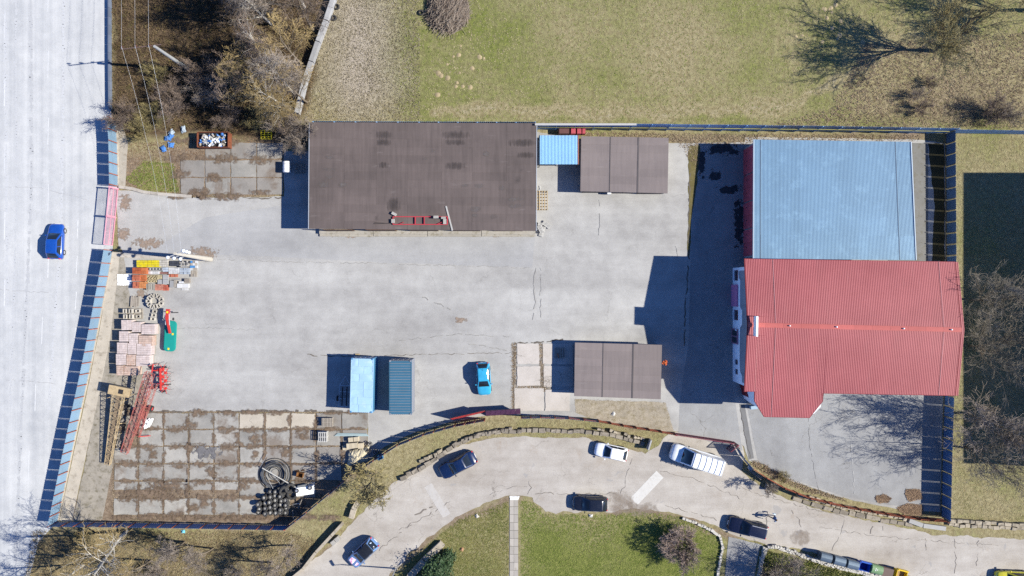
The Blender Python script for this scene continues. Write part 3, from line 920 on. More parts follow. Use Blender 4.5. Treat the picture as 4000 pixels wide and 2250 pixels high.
# stone edging: every stone its own piece
STONES = []
def stone_meshes(tag_, m, n=6):
    out = []
    for k in range(n):
        mb = MB()
        mb.box((0, 0, 0.5), (1, 1, 1), taper=0.86)
        rr = random.Random(k * 17 + 3)
        mb.v = [(x + rr.uniform(-.10, .10), y + rr.uniform(-.10, .10), z + (rr.uniform(-.12, .08) if z > 0.5 else 0)) for x, y, z in mb.v]
        me = mb.mesh("stone")
        me.materials.append(m)
        out.append(me)
    return out
M_stone = mat("field_stone", C(170, 160, 146), 0.25, 1.5, dirt=C(110, 100, 84), dirt_amt=0.5, rnd=0.22)
M_stone2 = mat("dressed_stone", C(196, 184, 164), 0.18, 1.5, dirt=C(138, 126, 104), dirt_amt=0.6, rnd=0.16)
M_lime = mat("whitewashed_stone", C(226, 222, 214), 0.2, 2.0, dirt=C(160, 154, 140), dirt_amt=0.4, rnd=0.15)
ST_A, ST_B, ST_W = stone_meshes("a", M_stone), stone_meshes("b", M_stone2), stone_meshes("w", M_lime)
def stone_row(pts, label, meshes, size=(0.6, 0.4, 0.35), rows=1, off=0.42, jitter=0.08, name="stone_wall", skip=0.0, cat="stone wall", bed=None):
    t = thing(name, label, cat)
    P = [Vector(g2(*p)) for p in pts]
    for a, b in zip(P, P[1:]):
        d = b - a
        L = d.length
        u = d / L
        nrm = Vector((-u.y, u.x))
        for r in range(rows):
            s = R.uniform(0, 0.2)
            while s < L:
                l = size[0] * R.uniform(0.7, 1.25)
                if R.random() >= skip:
                    c = a + u * (s + l / 2) + nrm * (r * off + R.uniform(-jitter, jitter))
                    o = link("stone", R.choice(meshes), t, (c.x, c.y, 0), math.atan2(u.y, u.x) + R.uniform(-.08, .08))
                    o.scale = (l * 0.94, size[1] * R.uniform(0.85, 1.12), size[2] * R.uniform(0.8, 1.15) + r * 0.12)
                s += l
        if bed:
            MB().bar((a.x, a.y, 0.06), (b.x, b.y, 0.06), size[1] * 0.8, 0.12).build("mortar_bed", bed, t)
    return t
stone_row([(1560, 1872), (1640, 1830), (1710, 1785), (1780, 1735), (1850, 1705), (1930, 1685), (2030, 1682), (2150, 1680), (2260, 1684), (2350, 1690), (2430, 1708), (2505, 1728)], "curving wall of grey field stones along the grass bank above the lane", ST_A, (0.75, 0.5, 0.40), rows=1)
stone_row([(1800, 1718), (1880, 1694), (2000, 1674)], "upper row of pale stones on the bank behind the dark blue saloon", ST_A, (0.5, 0.3, 0.45))
stone_row([(2330, 1672), (2400, 1684), (2500, 1712)], "broken upper row of pale stones near the white hatchback", ST_B, (0.45, 0.3, 0.5), skip=0.25)
stone_row([(1635, 1802), (1690, 1780), (1712, 1768)], "short row of squared pale blocks laid on the grass bank", ST_B, (0.6, 0.45, 0.35))
stone_row([(3110, 1928), (3180, 1948), (3280, 1976), (3400, 2000), (3530, 2022)], "low wall of pale dressed stones below the forecourt fence", ST_B, (0.62, 0.42, 0.42))
stone_row([(3090, 1942), (3170, 1966), (3270, 1994), (3400, 2022), (3540, 2046)], "footing of grey stones under the forecourt wall", ST_A, (1.0, 0.5, 0.16))
stone_row([(3700, 2046), (3830, 2054), (4000, 2062), (4250, 2070)], "low wall of pale stones along the dry lawn beside the lane", ST_B, (0.7, 0.4, 0.35), rows=2)
stone_row([(2660, 2022), (2720, 2042), (2780, 2070), (2812, 2095), (2822, 2130), (2812, 2190), (2800, 2260)], "whitewashed stone border curving around the round bush", ST_W, (0.34, 0.28, 0.28), jitter=0.05, name="stone_border", cat="border")
stone_row([(2968, 2260), (2980, 2180), (2990, 2140), (3030, 2138), (3100, 2160), (3200, 2196), (3300, 2222), (3420, 2250), (3520, 2268)], "rubble border of small pale stones behind the waste bins", ST_W, (0.26, 0.26, 0.25), rows=2, off=0.22, name="stone_border", cat="border")

# concrete retaining walls along the bank and lawn
def wall_run(pts, w, h, m, label, name="retaining_wall", seg=2.2):
    t = thing(name, label, "wall")
    P = [Vector(g2(*p)) for p in pts]
    for a, b in zip(P, P[1:]):
        L = (b - a).length
        k = max(1, round(L / seg))
        d = (b - a) / k
        for i in range(k):
            c = a + d * (i + 0.5)
            MB().box((0, 0, h / 2), (d.length - 0.02, w, h), taper=0.97).build("wall_panel", m, t, loc=(c.x, c.y, 0), rz=math.atan2(d.y, d.x))
    return t
M_wall = mat("wall_concrete", C(206, 194, 176), 0.16, 0.9, dirt=C(150, 138, 118), dirt_amt=0.5)
wall_run([(1145, 2252), (1190, 2215), (1240, 2150), (1300, 2085), (1342, 2040)], 0.35, 0.75, M_wall, "concrete retaining wall of the bank beside the decorated small car")
wall_run([(1375, 2020), (1385, 1985), (1400, 1960)], 0.6, 0.6, M_wall, "short leaning concrete wall piece below the olive shrub")
wall_run([(1600, 2250), (1660, 2185), (1730, 2118)], 0.75, 0.55, M_wall, "broad concrete retaining wall at the lawn by the dark conifer")
wall_run([(2538, 1712), (2526, 1752)], 0.16, 1.1, M_galv if False else mat("grey_wall_slab", C(196, 196, 196), 0.1), "lone upright grey concrete slab on the bank beside the white van", name="wall_slab", seg=5)
wall_run([(2995, 1888), (2988, 1912)], 0.2, 0.5, MATS["grey_wall_slab"], "short grey concrete end wall by the forecourt corner", name="wall_slab", seg=5)
wall_run([(3546, 2030), (3600, 2050), (3690, 2062)], 0.5, 0.35, MATS["grey_wall_slab"], "mossy concrete culvert head at the forecourt corner", name="culvert_wall", seg=2)
wall_run([(1166, 448), (1197, 321), (1222, 248), (1248, 171), (1279, 88), (1308, 2), (1350, -130)], 0.5, 0.9, mat("grey_panel_wall", C(196, 196, 198), 0.2, 1.0, dirt=C(140, 136, 130), dirt_amt=0.5), "grey concrete wall between the wood and the gravelly meadow", name="boundary_wall", seg=2.0)
# ------------------------------------------------------------------ buildings
def lerp(a, b, t):
    return a + (b - a) * t

def felt_roof(t, corners, z, cols, rows, m, thick=0.16, seed=1, gapx=0.02, gapy=0.008, under=None):
    """flat roof: deck plus separate felt sheets; corners TL TR BR BL in plan"""
    TL, TR, BR, BL = [Vector(c) for c in corners]
    MB().prism([tuple(c) for c in (TL, TR, BR, BL)], z - thick, z, bottom=True).build("roof_deck", under or m, t)
    rr = random.Random(seed)
    roof = t
    for i in range(len(cols) - 1):
        for j in range(rows):
            u0, u1 = cols[i], cols[i + 1]
            v0, v1 = j / rows, (j + 1) / rows
            def q(u, v):
                return TL.lerp(TR, u).lerp(BL.lerp(BR, u), v)
            W_, H_ = (TR - TL).length, (BL - TL).length
            gx, gy = gapx / W_, gapy / H_
            dz = rr.uniform(0.003, 0.012)
            pts = [q(u0 + gx, v0 + gy), q(u1 - gx, v0 + gy), q(u1 - gx, v1 - gy), q(u0 + gx, v1 - gy)]
            pts = [(p.x, p.y) for p in pts]
            sag = rr.uniform(-0.004, 0.006)
            MB().prism(pts, z - 0.002, z + dz, ztop=[z + dz, z + dz + sag, z + dz, z + dz]).build("roof_sheet", m, roof)

def felt_mat(name, c1, c2, spot, pale):
    t = NT(name)
    n1 = t.noise(0.22, 5, 0.6)
    n2 = t.noise(1.0, 5, 0.6, t.mapped((3.2, 0.25, 1)))
    n3 = t.noise(12.0, 3, 0.7)
    v = t.math('ADD', t.math('MULTIPLY', n1, 0.5), t.math('ADD', t.math('MULTIPLY', n2, 0.35), t.math('MULTIPLY', n3, 0.15)))
    c = t.mix(t.ramp(v, 0.36, 0.64), c1, c2)
    c = t.mix(t.math('MULTIPLY', t.ramp(t.noise(0.45, 4, 0.6, t.mapped((1, 1.5, 1), 0.2)), 0.66, 0.78), 0.75), c, spot)
    c = t.mix(t.math('MULTIPLY', t.ramp(t.noise(0.6, 3, 0.5, t.mapped((0.7, 2.4, 1))), 0.66, 0.72), 0.35), c, pale)
    r_ = t.ramp(t.rand(), 0, 1, 0.93, 1.07)
    cc = t.n("ShaderNodeCombineColor")
    for i in range(3):
        t.l(r_, cc.inputs[i])
    c = t.mix(1.0, c, cc.outputs[0], 'MULTIPLY')
    return t.out(c, 0.85, 0, 0.25, n3, 0.3, 0.01)
M_felt = felt_mat("brown_roofing_felt", C(104, 94, 92), C(132, 119, 116), C(84, 77, 76), C(150, 140, 138))
M_felt2 = felt_mat("grey_roofing_felt", C(140, 130, 130), C(162, 150, 148), C(128, 112, 104), C(172, 164, 162))
M_render = mat("pale_render", C(200, 196, 188), 0.12, 0.8, dirt=C(150, 140, 128), dirt_amt=0.4)
M_alu = mat("metal_edge", (0.5, 0.52, 0.55), 0.1, 2.0, rough=0.4, metal=0.5)

# flat-roofed brown hall
hall = thing("flat_roofed_hall", "long low hall with flat brown felt roof", "building")
HZ = 3.1
HC = [g2(1210, 477, HZ), g2(2095, 481, HZ), g2(2093, 902, HZ), g2(1207, 893, HZ)]
felt_roof(hall, HC, HZ, [0, 0.153, 0.295, 0.433, 0.582, 0.717, 0.868, 1.0], 13, M_felt, seed=4)
wl = [g2(1246, 510), g2(2084, 512), g2(2082, 902), g2(1244, 894)]
MB().prism(wl, 0, HZ - 0.17).build("wall", M_render, hall)
for a, b in ((HC[1], HC[2]), (HC[0], HC[3])):
    MB().bar((a[0] + 0.05 * (1 if a == HC[1] else -1), a[1], HZ - 0.04), (b[0] + 0.05 * (1 if a == HC[1] else -1), b[1], HZ - 0.04), 0.07, 0.16).build("roof_edge", M_alu, hall)
for k in range(5):
    x = lerp(wl[3][0] + 1.5, wl[2][0] - 4.0, k / 4)
    d_ = MB().box((0, 0, 1.2), (3.2, 0.06, 2.4)).build("door", mat("brown_door", C(120, 92, 76), 0.15), hall, loc=(x + 1.2, wl[2][1] - 0.04 + 0.02 * k * 0, 0))
    MB().box((0.9, -0.05, 1.1), (0.05, 0.05, 0.25)).build("handle", M_darkm, d_)
ramp_ = thing("loading_ledge", "raised concrete ledge along the front of the flat-roofed hall", "ledge")
for k in range(4):
    x0, x1 = lerp(1250, 2092, k / 4), lerp(1250, 2092, (k + 1) / 4)
    MB().prism([g2(x0 + 1, 890), g2(x1 - 1, 890), g2(x1 - 1, 916 + (3 if k == 3 else 0)), g2(x0 + 1, 914)], 0, 0.45).build("ledge_block", mat("ledge_concrete", C(200, 194, 184), 0.16, 0.9, dirt=C(140, 132, 104), dirt_amt=0.6), ramp_)
    MB().prism([g2(x0 + 1, 914), g2(x1 - 1, 914 + (3 if k == 3 else 0)), g2(x1 - 1, 926), g2(x0 + 1, 924)], 0, 0.22).build("step", MATS["ledge_concrete"], ramp_)

M_stain = ragged("damp_felt", C(72, 68, 69), C(100, 93, 92), 1.0, 0.50, (5.0, 0.6), 0.9)
M_pale_felt = ragged("dried_puddle", C(130, 121, 119), C(146, 138, 136), 0.8, 0.56, soft=0.7)
for k, (px, py, w_, d_) in enumerate([(1500, 527, 70, 34), (1497, 556, 66, 30), (1780, 527, 124, 36), (1775, 556, 90, 26), (1497, 645, 50, 26), (1778, 648, 86, 32), (2040, 558, 120, 32), (2055, 606, 80, 26), (1540, 800, 60, 60)]):
    smear("damp_stain", px, py, w_, d_, HZ + .021 + .0006 * k, M_stain, hall, zref=HZ)
for k, (px, py, w_) in enumerate([(1290, 662, 60), (1285, 693, 54), (1262, 722, 54), (1290, 615, 46), (1340, 722, 40), (1860, 818, 44), (1818, 725, 46), (1872, 726, 42), (1960, 735, 34), (2015, 778, 70), (2020, 806, 70), (1930, 846, 34), (1855, 842, 28), (1690, 590, 28), (1900, 600, 28), (1660, 620, 30)]):
    smear("dried_puddle", px, py, w_, 16 + 4 * (k % 3), HZ + .0275 + .0004 * k, M_pale_felt, hall, zref=HZ)

# garages
def garage(label, cn, z, bays, rows, seed, inset=0.12):
    t = thing("garage_row", label, "garage")
    K = [g2(*p, z) for p in cn]
    felt_roof(t, K, z, bays, rows, M_felt2, 0.14, seed, gapx=0.035, gapy=0.012)
    c = (sum(k[0] for k in K) / 4, sum(k[1] for k in K) / 4)
    wl_ = [(lerp(k[0], c[0], 0.03), lerp(k[1], c[1], 0.05)) for k in K]
    MB().prism(wl_, 0, z - 0.145).build("wall", mat("garage_wall", C(186, 178, 168), 0.12, 1.0), t)
    for i in range(len(bays) - 1):
        u = (bays[i] + bays[i + 1]) / 2
        a, b = Vector(wl_[3]), Vector(wl_[2])
        p = a.lerp(b, u)
        d_ = MB().box((0, -0.03, 0.92), ((b - a).length * (bays[i + 1] - bays[i]) - 0.5, 0.05, 1.75)).build("door", mat("garage_door", C(120, 110, 104), 0.1), t, loc=(p.x, p.y, 0))
        MB().box((0.0, -0.08, 1.0), (0.15, 0.04, 0.04)).build("handle", M_darkm, d_)
    for i in range(1, len(bays) - 1):
        a, b = Vector(K[0]).lerp(Vector(K[1]), bays[i]), Vector(K[3]).lerp(Vector(K[2]), bays[i])
        MB().bar((a.x, a.y, z + 0.01), (b.x, b.y, z + 0.01), 0.10 if i == 1 else 0.16, 0.05).build("roof_joint", mat("joint_felt", C(110, 104, 106), 0.15), t)
    return t
garage("three-bay garage with flat grey-brown roof beside the blue carport", [(2270, 532), (2612, 538), (2608, 755), (2267, 747)], 1.95, [0, 0.335, 0.655, 1.0], 7, 11)
garage("three-bay garage with flat grey-brown roof near the lane fence", [(2246, 1338), (2586, 1347), (2581, 1560), (2243, 1547)], 2.0, [0, 0.325, 0.67, 1.0], 7, 12)

# corrugated roofs
def corrugated(mb, TL, TR, BR, BL, pitch, depth, flat=0.35):
    """ribbed sheet, ribs run from the TL-TR edge to the BL-BR edge; corners are 3D"""
    TL, TR, BR, BL = map(Vector, (TL, TR, BR, BL))
    n = max(4, int((TR - TL).length / pitch))
    up = Vector((0, 0, depth))
    prof = []
    for i in range(n):
        u = i / n
        prof += [(u, 0), (u + flat / n, 0), (u + (flat + 0.15) / n, 1), (u + 0.85 / n, 1)]
    prof.append((1, 0))
    top = [TL.lerp(TR, u) + up * h for u, h in prof]
    bot = [BL.lerp(BR, u) + up * h for u, h in prof]
    k = len(prof)
    mb.add(top + bot, [(k + i, k + i + 1, i + 1, i) for i in range(k - 1)])
    return mb

M_bluecor = mat("blue_corrugated_roof", (0.14, 0.235, 0.33), 0.10, 0.30, rough=0.38, spec=0.5, metal=0.15, dirt=(0.19, 0.31, 0.42), dirt_amt=0.45, rnd=0.045)
bh = thing("blue_roofed_hall", "hall with light blue corrugated roof and red doors", "building")
k0, k1 = 3.9, 4.68
A, B_, C_, D_ = G(2944, 545, k0), G(3558, 554, k0), G(3578, 1016, k1), G(2942, 1011, k1)
# two courses of sheets
def mid(a, b, t):
    return Vector(a).lerp(Vector(b), t)
m1, m2 = mid(A, D_, 0.80), mid(B_, C_, 0.80)
lift = Vector((0, 0, 0.012))
NB = 17
for q in range(NB):
    u0, u1 = q / NB, (q + 1) / NB
    corrugated(MB(), mid(A, B_, u0), mid(A, B_, u1), mid(m1, m2, u1), mid(m1, m2, u0), 0.14, 0.020).build("roof_sheet", M_bluecor, bh)
    corrugated(MB(), mid(m1, m2, u0) + lift, mid(m1, m2, u1) + lift, mid(D_, C_, u1) + lift, mid(D_, C_, u0) + lift, 0.14, 0.020).build("roof_sheet", M_bluecor, bh)
for u in (0.045, 0.90):
    a, b = mid(A, B_, u), mid(D_, C_, u)
    MB().bar(a + Vector((0, 0, 0.035)), b + Vector((0, 0, 0.05)), 0.04, 0.02).build("lightning_rod", mat("rod_metal", C(126, 140, 160), 0.1), bh)
for a, b in ((A, D_), (B_, C_)):
    MB().bar(a + Vector((0, 0, 0.0)), b + Vector((0, 0, 0.0)), 0.10, 0.16).build("roof_trim", mat("pale_trim", C(210, 226, 240), 0.06), bh)
w0, w1, w2, w3 = g2(2909, 578), g2(3480, 582), g2(3486, 1008), g2(2907, 1008)
MB().prism([w0, w1, w2, w3], 0, 3.6, ztop=[3.72, 3.72, 4.5, 4.5]).build("wall", mat("hall_wall", C(196, 196, 200), 0.1), bh)
M_reddoor = mat("red_door", (0.34, 0.06, 0.08), 0.2, 0.8, dirt=(0.40, 0.15, 0.17), dirt_amt=0.3)
for k in range(4):
    y0, y1 = lerp(585, 1004, k / 4), lerp(585, 1004, (k + 1) / 4)
    p0, p1 = G(2905, y0 + 2), G(2905, y1 - 2)
    hh = 3.3 + 0.6 * (k + 0.5) / 4
    L = (p0.y - p1.y)
    for s_ in range(2):
        d_ = MB().box((0, 0, hh / 2), (0.07, L / 2 - 0.03, hh)).build("door", M_reddoor, bh, loc=(p0.x - 0.01, p1.y + L * (s_ + 0.5) / 2, 0.03))
        MB().box((-0.06, 0.2, 1.2), (0.05, 0.05, 0.3)).build("handle", M_darkm, d_)

# red-roofed building
def red_tile_mat():
    t = NT("red_metal_tile_roof")
    n1 = t.noise(0.25, 4, 0.6)
    n3 = t.noise(9.0, 3, 0.7)
    v = t.math('ADD', t.math('MULTIPLY', n1, 0.6), t.math('MULTIPLY', n3, 0.4))
    c = t.mix(t.ramp(v, 0.35, 0.65), C(173, 74, 83), C(193, 94, 101))
    r_ = t.ramp(t.rand(), 0, 1, 0.965, 1.035)
    cc = t.n("ShaderNodeCombineColor")
    for i in range(3):
        t.l(r_, cc.inputs[i])
    c = t.mix(1.0, c, cc.outputs[0], 'MULTIPLY')
    c = t.mix(t.math('MULTIPLY', t.ramp(t.noise(1.0, 5, 0.65, t.mapped((2.5, 0.12, 1))), 0.55, 0.75), 0.22), c, C(192, 122, 122))
    return t.out(c, 0.5, 0, 0.4, n3, 0.2, 0.01)
M_red = red_tile_mat()
rb = thing("red_roofed_building", "large building with red ribbed gable roof and white facade", "building")
RT = math.radians(-1.35)
ZR = 7.6
def roof_z(y, x):
    """height of the red roof from its plan position"""
    ry = -3.84 - (x - 24.4) * math.tan(-RT)
    return ZR - abs(y - ry) * 0.152
def rpt(px, py):
    z = 6.5
    for _ in range(12):
        v = G(px, py, z)
        z = roof_z(v.y, v.x)
    return G(px, py, z)
def rib_slope(name, xa, xb, side, limits, parent):
    """ribbed roof slope: ribs run across the ridge, with stepped tile courses; limits(px) gives the eave row"""
    pitch, dep, course = 0.18, 0.016, 0.42
    mb = MB()
    n = int((xb - xa) / pitch)
    for i in range(n):
        x0 = xa + pitch * i
        cols_ = [(x0, 0.0), (x0 + pitch * 0.30, 0.0), (x0 + pitch * 0.5, dep), (x0 + pitch * 0.8, dep), (x0 + pitch, 0.0)]
        ry = lambda x: -3.84 - (x - 24.4) * math.tan(-RT)
        e = limits(x0 + pitch / 2)
        L = abs(e - ry(x0))
        ns = max(1, int(L / course))
        for (xa_, ha), (xb_, hb) in zip(cols_, cols_[1:]):
            ea, eb = limits(xa_), limits(xb_)
            vs, fs = [], []
            for s_ in range(ns + 1):
                for (x, h, ee) in ((xa_, ha, ea), (xb_, hb, eb)):
                    y = lerp(ry(x), ee, s_ / ns)
                    z = roof_z(y, x) + h
                    vs.append((x, y, z + (0.010 if s_ else 0)))
                    vs.append((x, y, z))
            for s_ in range(ns):
                a0, b0 = 4 * s_ + 1, 4 * s_ + 3
                a1, b1 = 4 * (s_ + 1), 4 * (s_ + 1) + 2
                f = (a0, b0, b1, a1)
                fs.append(f if side < 0 else f[::-1])
                g_ = (a1, b1, b1 + 1, a1 + 1)
                fs.append(g_ if side < 0 else g_[::-1])
            mb.add(vs, fs)
    return mb.build(name, M_red, parent)
nl, nr = rpt(2908, 1011), rpt(3721, 1023)
XA, XB = nl.x, 47.0
def north(x):
    return lerp(nl.y, nr.y, (x - nl.x) / (nr.x - nl.x))
s1, s2, s3, s4, s5, s6, s7, s8 = rpt(2906, 1529), rpt(2948, 1529), rpt(2948, 1567), rpt(2985, 1628), rpt(3162, 1632), rpt(3214, 1567), rpt(3214, 1536), rpt(3722, 1545)
def south(x):
    base = lerp(s1.y, s8.y, (x - s1.x) / (s8.x - s1.x))
    if x < s2.x or x > s6.x:
        return base
    if x < s4.x:
        return lerp(s3.y, s4.y, (x - s3.x) / (s4.x - s3.x))
    if x < s5.x:
        return lerp(s4.y, s5.y, (x - s4.x) / (s5.x - s4.x))
    return lerp(s5.y, s6.y, (x - s5.x) / (s6.x - s5.x))
NS = 22
for q in range(NS):
    xa_, xb_ = XA + 0.18 * round((XB - XA) / NS / 0.18) * q, XA + 0.18 * round((XB - XA) / NS / 0.18) * (q + 1)
    if xa_ >= XB - .1:
        break
    if q == NS - 1:
        xb_ = XB
    rib_slope("roof_sheet", xa_, xb_ + .02, 1, north, rb)
    rib_slope("roof_sheet", xa_, xb_ + .02, -1, south, rb)
ry0 = lambda x: -3.84 - (x - 24.4) * math.tan(-RT)
n_ = 12
for i in range(n_):
    xa, xb = lerp(XA, XB, i / n_), lerp(XA, XB, (i + 1) / n_)
    mb = MB()
    for sg in (1, -1):
        mb.patch((xa, ry0(xa), ZR + 0.11), (xb - 0.01, ry0(xb), ZR + 0.11), (xb - 0.01, ry0(xb) + sg * 0.24, ZR + 0.045), (xa, ry0(xa) + sg * 0.24, ZR + 0.045), 1, 1)
    mb.build("ridge_cap", mat("ridge_red", C(222, 118, 112), 0.08, 2.0, rough=0.5), rb)
for x in (29.0, 33.9, 40.9, 45.9):
    MB().lathe([(0.0, 0.16), (0.07, 0.16), (0.07, 0.0)], 10).build("roof_vent", mat("vent_white", (0.7, 0.7, 0.7), 0.05), rb, loc=(x, ry0(x), ZR + 0.10), smooth=True)
for x in (27.6, 45.2):
    for f_ in (north, south):
        y1 = f_(x)
        MB().bar((x, ry0(x), ZR + 0.06), (x + 0.05, y1, roof_z(y1, x) + 0.035), 0.03, 0.02).build("lightning_rod", mat("roof_rod", C(222, 170, 176), 0.1), rb)
trim = mat("roof_edge_red", C(150, 60, 66), 0.1, 2.0)
edge_pts = [(nl.x, nl.y), (XB, north(XB))]
def edge_bar(pts, nm="eave_trim"):
    for (xa, ya), (xb, yb) in zip(pts, pts[1:]):
        MB().bar((xa, ya, roof_z(ya, xa) - 0.05), (xb, yb, roof_z(yb, xb) - 0.05), 0.06, 0.14).build(nm, trim, rb)
edge_bar(edge_pts)
edge_bar([(s1.x, s1.y), (s2.x, s2.y), (s3.x, s3.y), (s4.x, s4.y), (s5.x, s5.y), (s6.x, s6.y), (s7.x, s7.y), (XB, south(XB))])
for x in (XA, XB):
    edge_bar([(x, north(x)), (x, ry0(x)), (x, south(x))], "verge_trim")
# walls under the roof, following its slope
foot = [(2862, 1047), (2862, 1488), (2888, 1490), (2906, 1556), (2934, 1578), (3094, 1582), (3118, 1556), (3120, 1492), (3566, 1496), (3566, 1062)]
fp = [g2(*p) for p in foot]
M_fac = mat("white_facade", (0.70, 0.73, 0.77), 0.05, 0.8)
yl = ry0(25.35)
dense, zt = [], []
for (a, b) in zip(fp, fp[1:] + fp[:1]):
    for q in range(6):
        p = (lerp(a[0], b[0], q / 6), lerp(a[1], b[1], q / 6))
        dense.append(p)
        zt.append(roof_z(p[1], p[0]) - 0.12)
MB().prism(dense, 0, 6, ztop=zt).build("wall", M_fac, rb)
fx = fp[0][0]
def fy(py):
    return (1125 - py) / S
# upper cladding with scalloped lower edge
prof = [(1060, 2.3), (1085, 2.4), (1098, 3.0), (1120, 2.9), (1185, 2.9), (1198, 3.0), (1210, 3.6), (1262, 3.6), (1275, 2.9), (1330, 2.75), (1400, 2.75), (1440, 2.9), (1452, 3.5), (1478, 3.6)]
for i in range(len(prof) - 1):
    (ya, za), (yb, zb) = prof[i], prof[i + 1]
    wa, wb = fy(ya), fy(yb)
    t0, t1 = roof_z(wa, fx) - 0.16, roof_z(wb, fx) - 0.16
    MB().add([(fx - 0.05, wa, za), (fx - 0.05, wb, zb), (fx - 0.05, wb, t1), (fx - 0.05, wa, t0), (fx, wa, za), (fx, wb, zb)], [(0, 3, 2, 1), (0, 1, 5, 4)]).build("cladding_panel", mat("grey_cladding", (0.20, 0.22, 0.25), 0.08), rb)
M_glass = mat("dark_glass", (0.02, 0.022, 0.03), 0.1, 2.0, rough=0.08, spec=0.6, rnd=0)
M_winred = mat("maroon_window_frame", C(150, 44, 56), 0.1)
for (ya, yb, za, zb) in ((1057, 1096, 0.9, 2.0), (1210, 1248, 0.9, 2.0), (1400, 1418, 1.3, 1.9), (1437, 1455, 1.3, 1.9)):
    y0, y1 = fy(yb), fy(ya)
    w = MB().box((0, 0, 0), (0.06, y1 - y0, zb - za)).build("window", M_winred, rb, loc=(fx - 0.03, (y0 + y1) / 2, (za + zb) / 2))
    for s_ in (-1, 1):
        MB().box((-0.035, s_ * (y1 - y0) * 0.235, 0), (0.012, (y1 - y0) * 0.42, (zb - za) * 0.86)).build("pane", M_glass, w)
    MB().box((-0.08, 0, -(zb - za) / 2 - 0.03), (0.16, y1 - y0 + 0.1, 0.05)).build("sill", M_fac, w)
y0, y1 = fy(1196), fy(1112)
MB().box((0, 0, 1.05), (0.16, y1 - y0, 2.1)).build("door", mat("pink_rolling_door", (0.42, 0.16, 0.28), 0.08), rb, loc=(fx - 0.10, (y0 + y1) / 2, 0.02))
y0, y1 = fy(1340), fy(1282)
d_ = MB().box((0, 0, 1.1), (0.14, y1 - y0, 2.2)).build("door", mat("mauve_door_frame", (0.28, 0.14, 0.20), 0.08), rb, loc=(fx - 0.08, (y0 + y1) / 2, 0.02))
for s_ in (-1, 1):
    MB().box((-0.075, s_ * (y1 - y0) * 0.235, 1.15), (0.012, (y1 - y0) * 0.40, 1.8)).build("pane", M_glass, d_)
a, b = Vector(fp[2]), Vector(fp[3])
c = a.lerp(b, 0.45)
d_ = MB().box((0, 0, 1.05), (1.3, 0.06, 2.1)).build("door", M_winred, rb, loc=(c.x - 0.03, c.y - 0.01, 0.02), rz=math.atan2((b - a).y, (b - a).x))
MB().box((0.5, -0.06, 1.0), (0.05, 0.05, 0.2)).build("handle", M_darkm, d_)
for ya in (1060, 1290):
    MB().lathe([(0, 0.10), (0.09, 0.06), (0.10, 0)], 8).build("wall_lamp", mat("lamp_white", (0.7, 0.7, 0.72), 0.05), rb, loc=(fx - 0.3, fy(ya - 5), 2.2), smooth=True)
sign = thing("roof_sign", "white box sign standing on the ridge above the white facade", "sign", G(2945, 1273, 7.7), math.radians(-1))
MB().box((0, 0, 0.62), (0.20, 2.08, 0.85)).build("sign_box", mat("sign_white", (0.78, 0.78, 0.76), 0.03, rnd=0), sign)
for s_ in (-1, 1):
    f = MB()
    f.bar((0, s_ * 0.98, -0.05), (0, s_ * 0.98, 0.3), 0.05, 0.05)
    f.bar((0.05, s_ * 1.0, 0.9), (1.1, s_ * 1.0, 0.06), 0.03, 0.03)
    f.bar((-0.05, s_ * 1.0, 0.4), (-0.85, s_ * 1.0, -0.05), 0.03, 0.03)
    f.build("bracket", mat("sign_bracket", C(130, 50, 56), 0.1), sign)
ac = thing("heat_pump_unit", "pale blue air conditioner unit by the chamfered corner of the red-roofed building", "air conditioner", G(2938, 1588), 0.1)
MB().box((0, 0, 0.42), (0.75, 0.36, 0.7)).build("casing", mat("unit_blue", C(190, 216, 236), 0.06), ac)
MB().lathe([(0.24, 0.0), (0.24, 0.03), (0.05, 0.03)], 12, (0.08, -0.2, 0.42), 'Y').build("fan_grille", M_darkm, ac)
for s_ in (-1, 1):
    MB().box((s_ * 0.28, 0, 0.04), (0.08, 0.4, 0.08)).build("foot", M_darkm, ac)

# blue carport between hall and garage
cp = thing("blue_carport", "small carport with bright blue corrugated roof between the brown roofs", "carport")
z0c, z1c = 2.15, 1.95
a, b, c, d = G(2108, 529, z0c), G(2258, 529, z0c), G(2258, 642, z1c), G(2108, 642, z1c)
corrugated(MB(), a, b, c, d, 0.155, 0.05).build("roof_sheeting", mat("bright_blue_roof", (0.24, 0.44, 0.64), 0.08, 0.6, rough=0.38, spec=0.5, rnd=0), cp)
b2 = Vector((b.x + 0.02, b.y, b.z + 0.03)); c2 = Vector((c.x + 0.02, c.y, c.z + 0.03))
MB().bar(b2, c2, 0.14, 0.05).build("roof_trim", mat("rust_trim", C(170, 112, 96), 0.2), cp)
for p in (a, b, c, d):
    MB().box((0, 0, (p.z - 0.05) / 2), (0.09, 0.09, p.z - 0.05)).build("post", M_darkm, cp, loc=(p.x * 0.995 if p.x else 0, p.y, 0))
MB().box(((a.x + b.x) / 2, d.y + 0.15, z1c - 0.1), (b.x - a.x, 0.08, 0.12)).build("beam", M_darkm, cp)

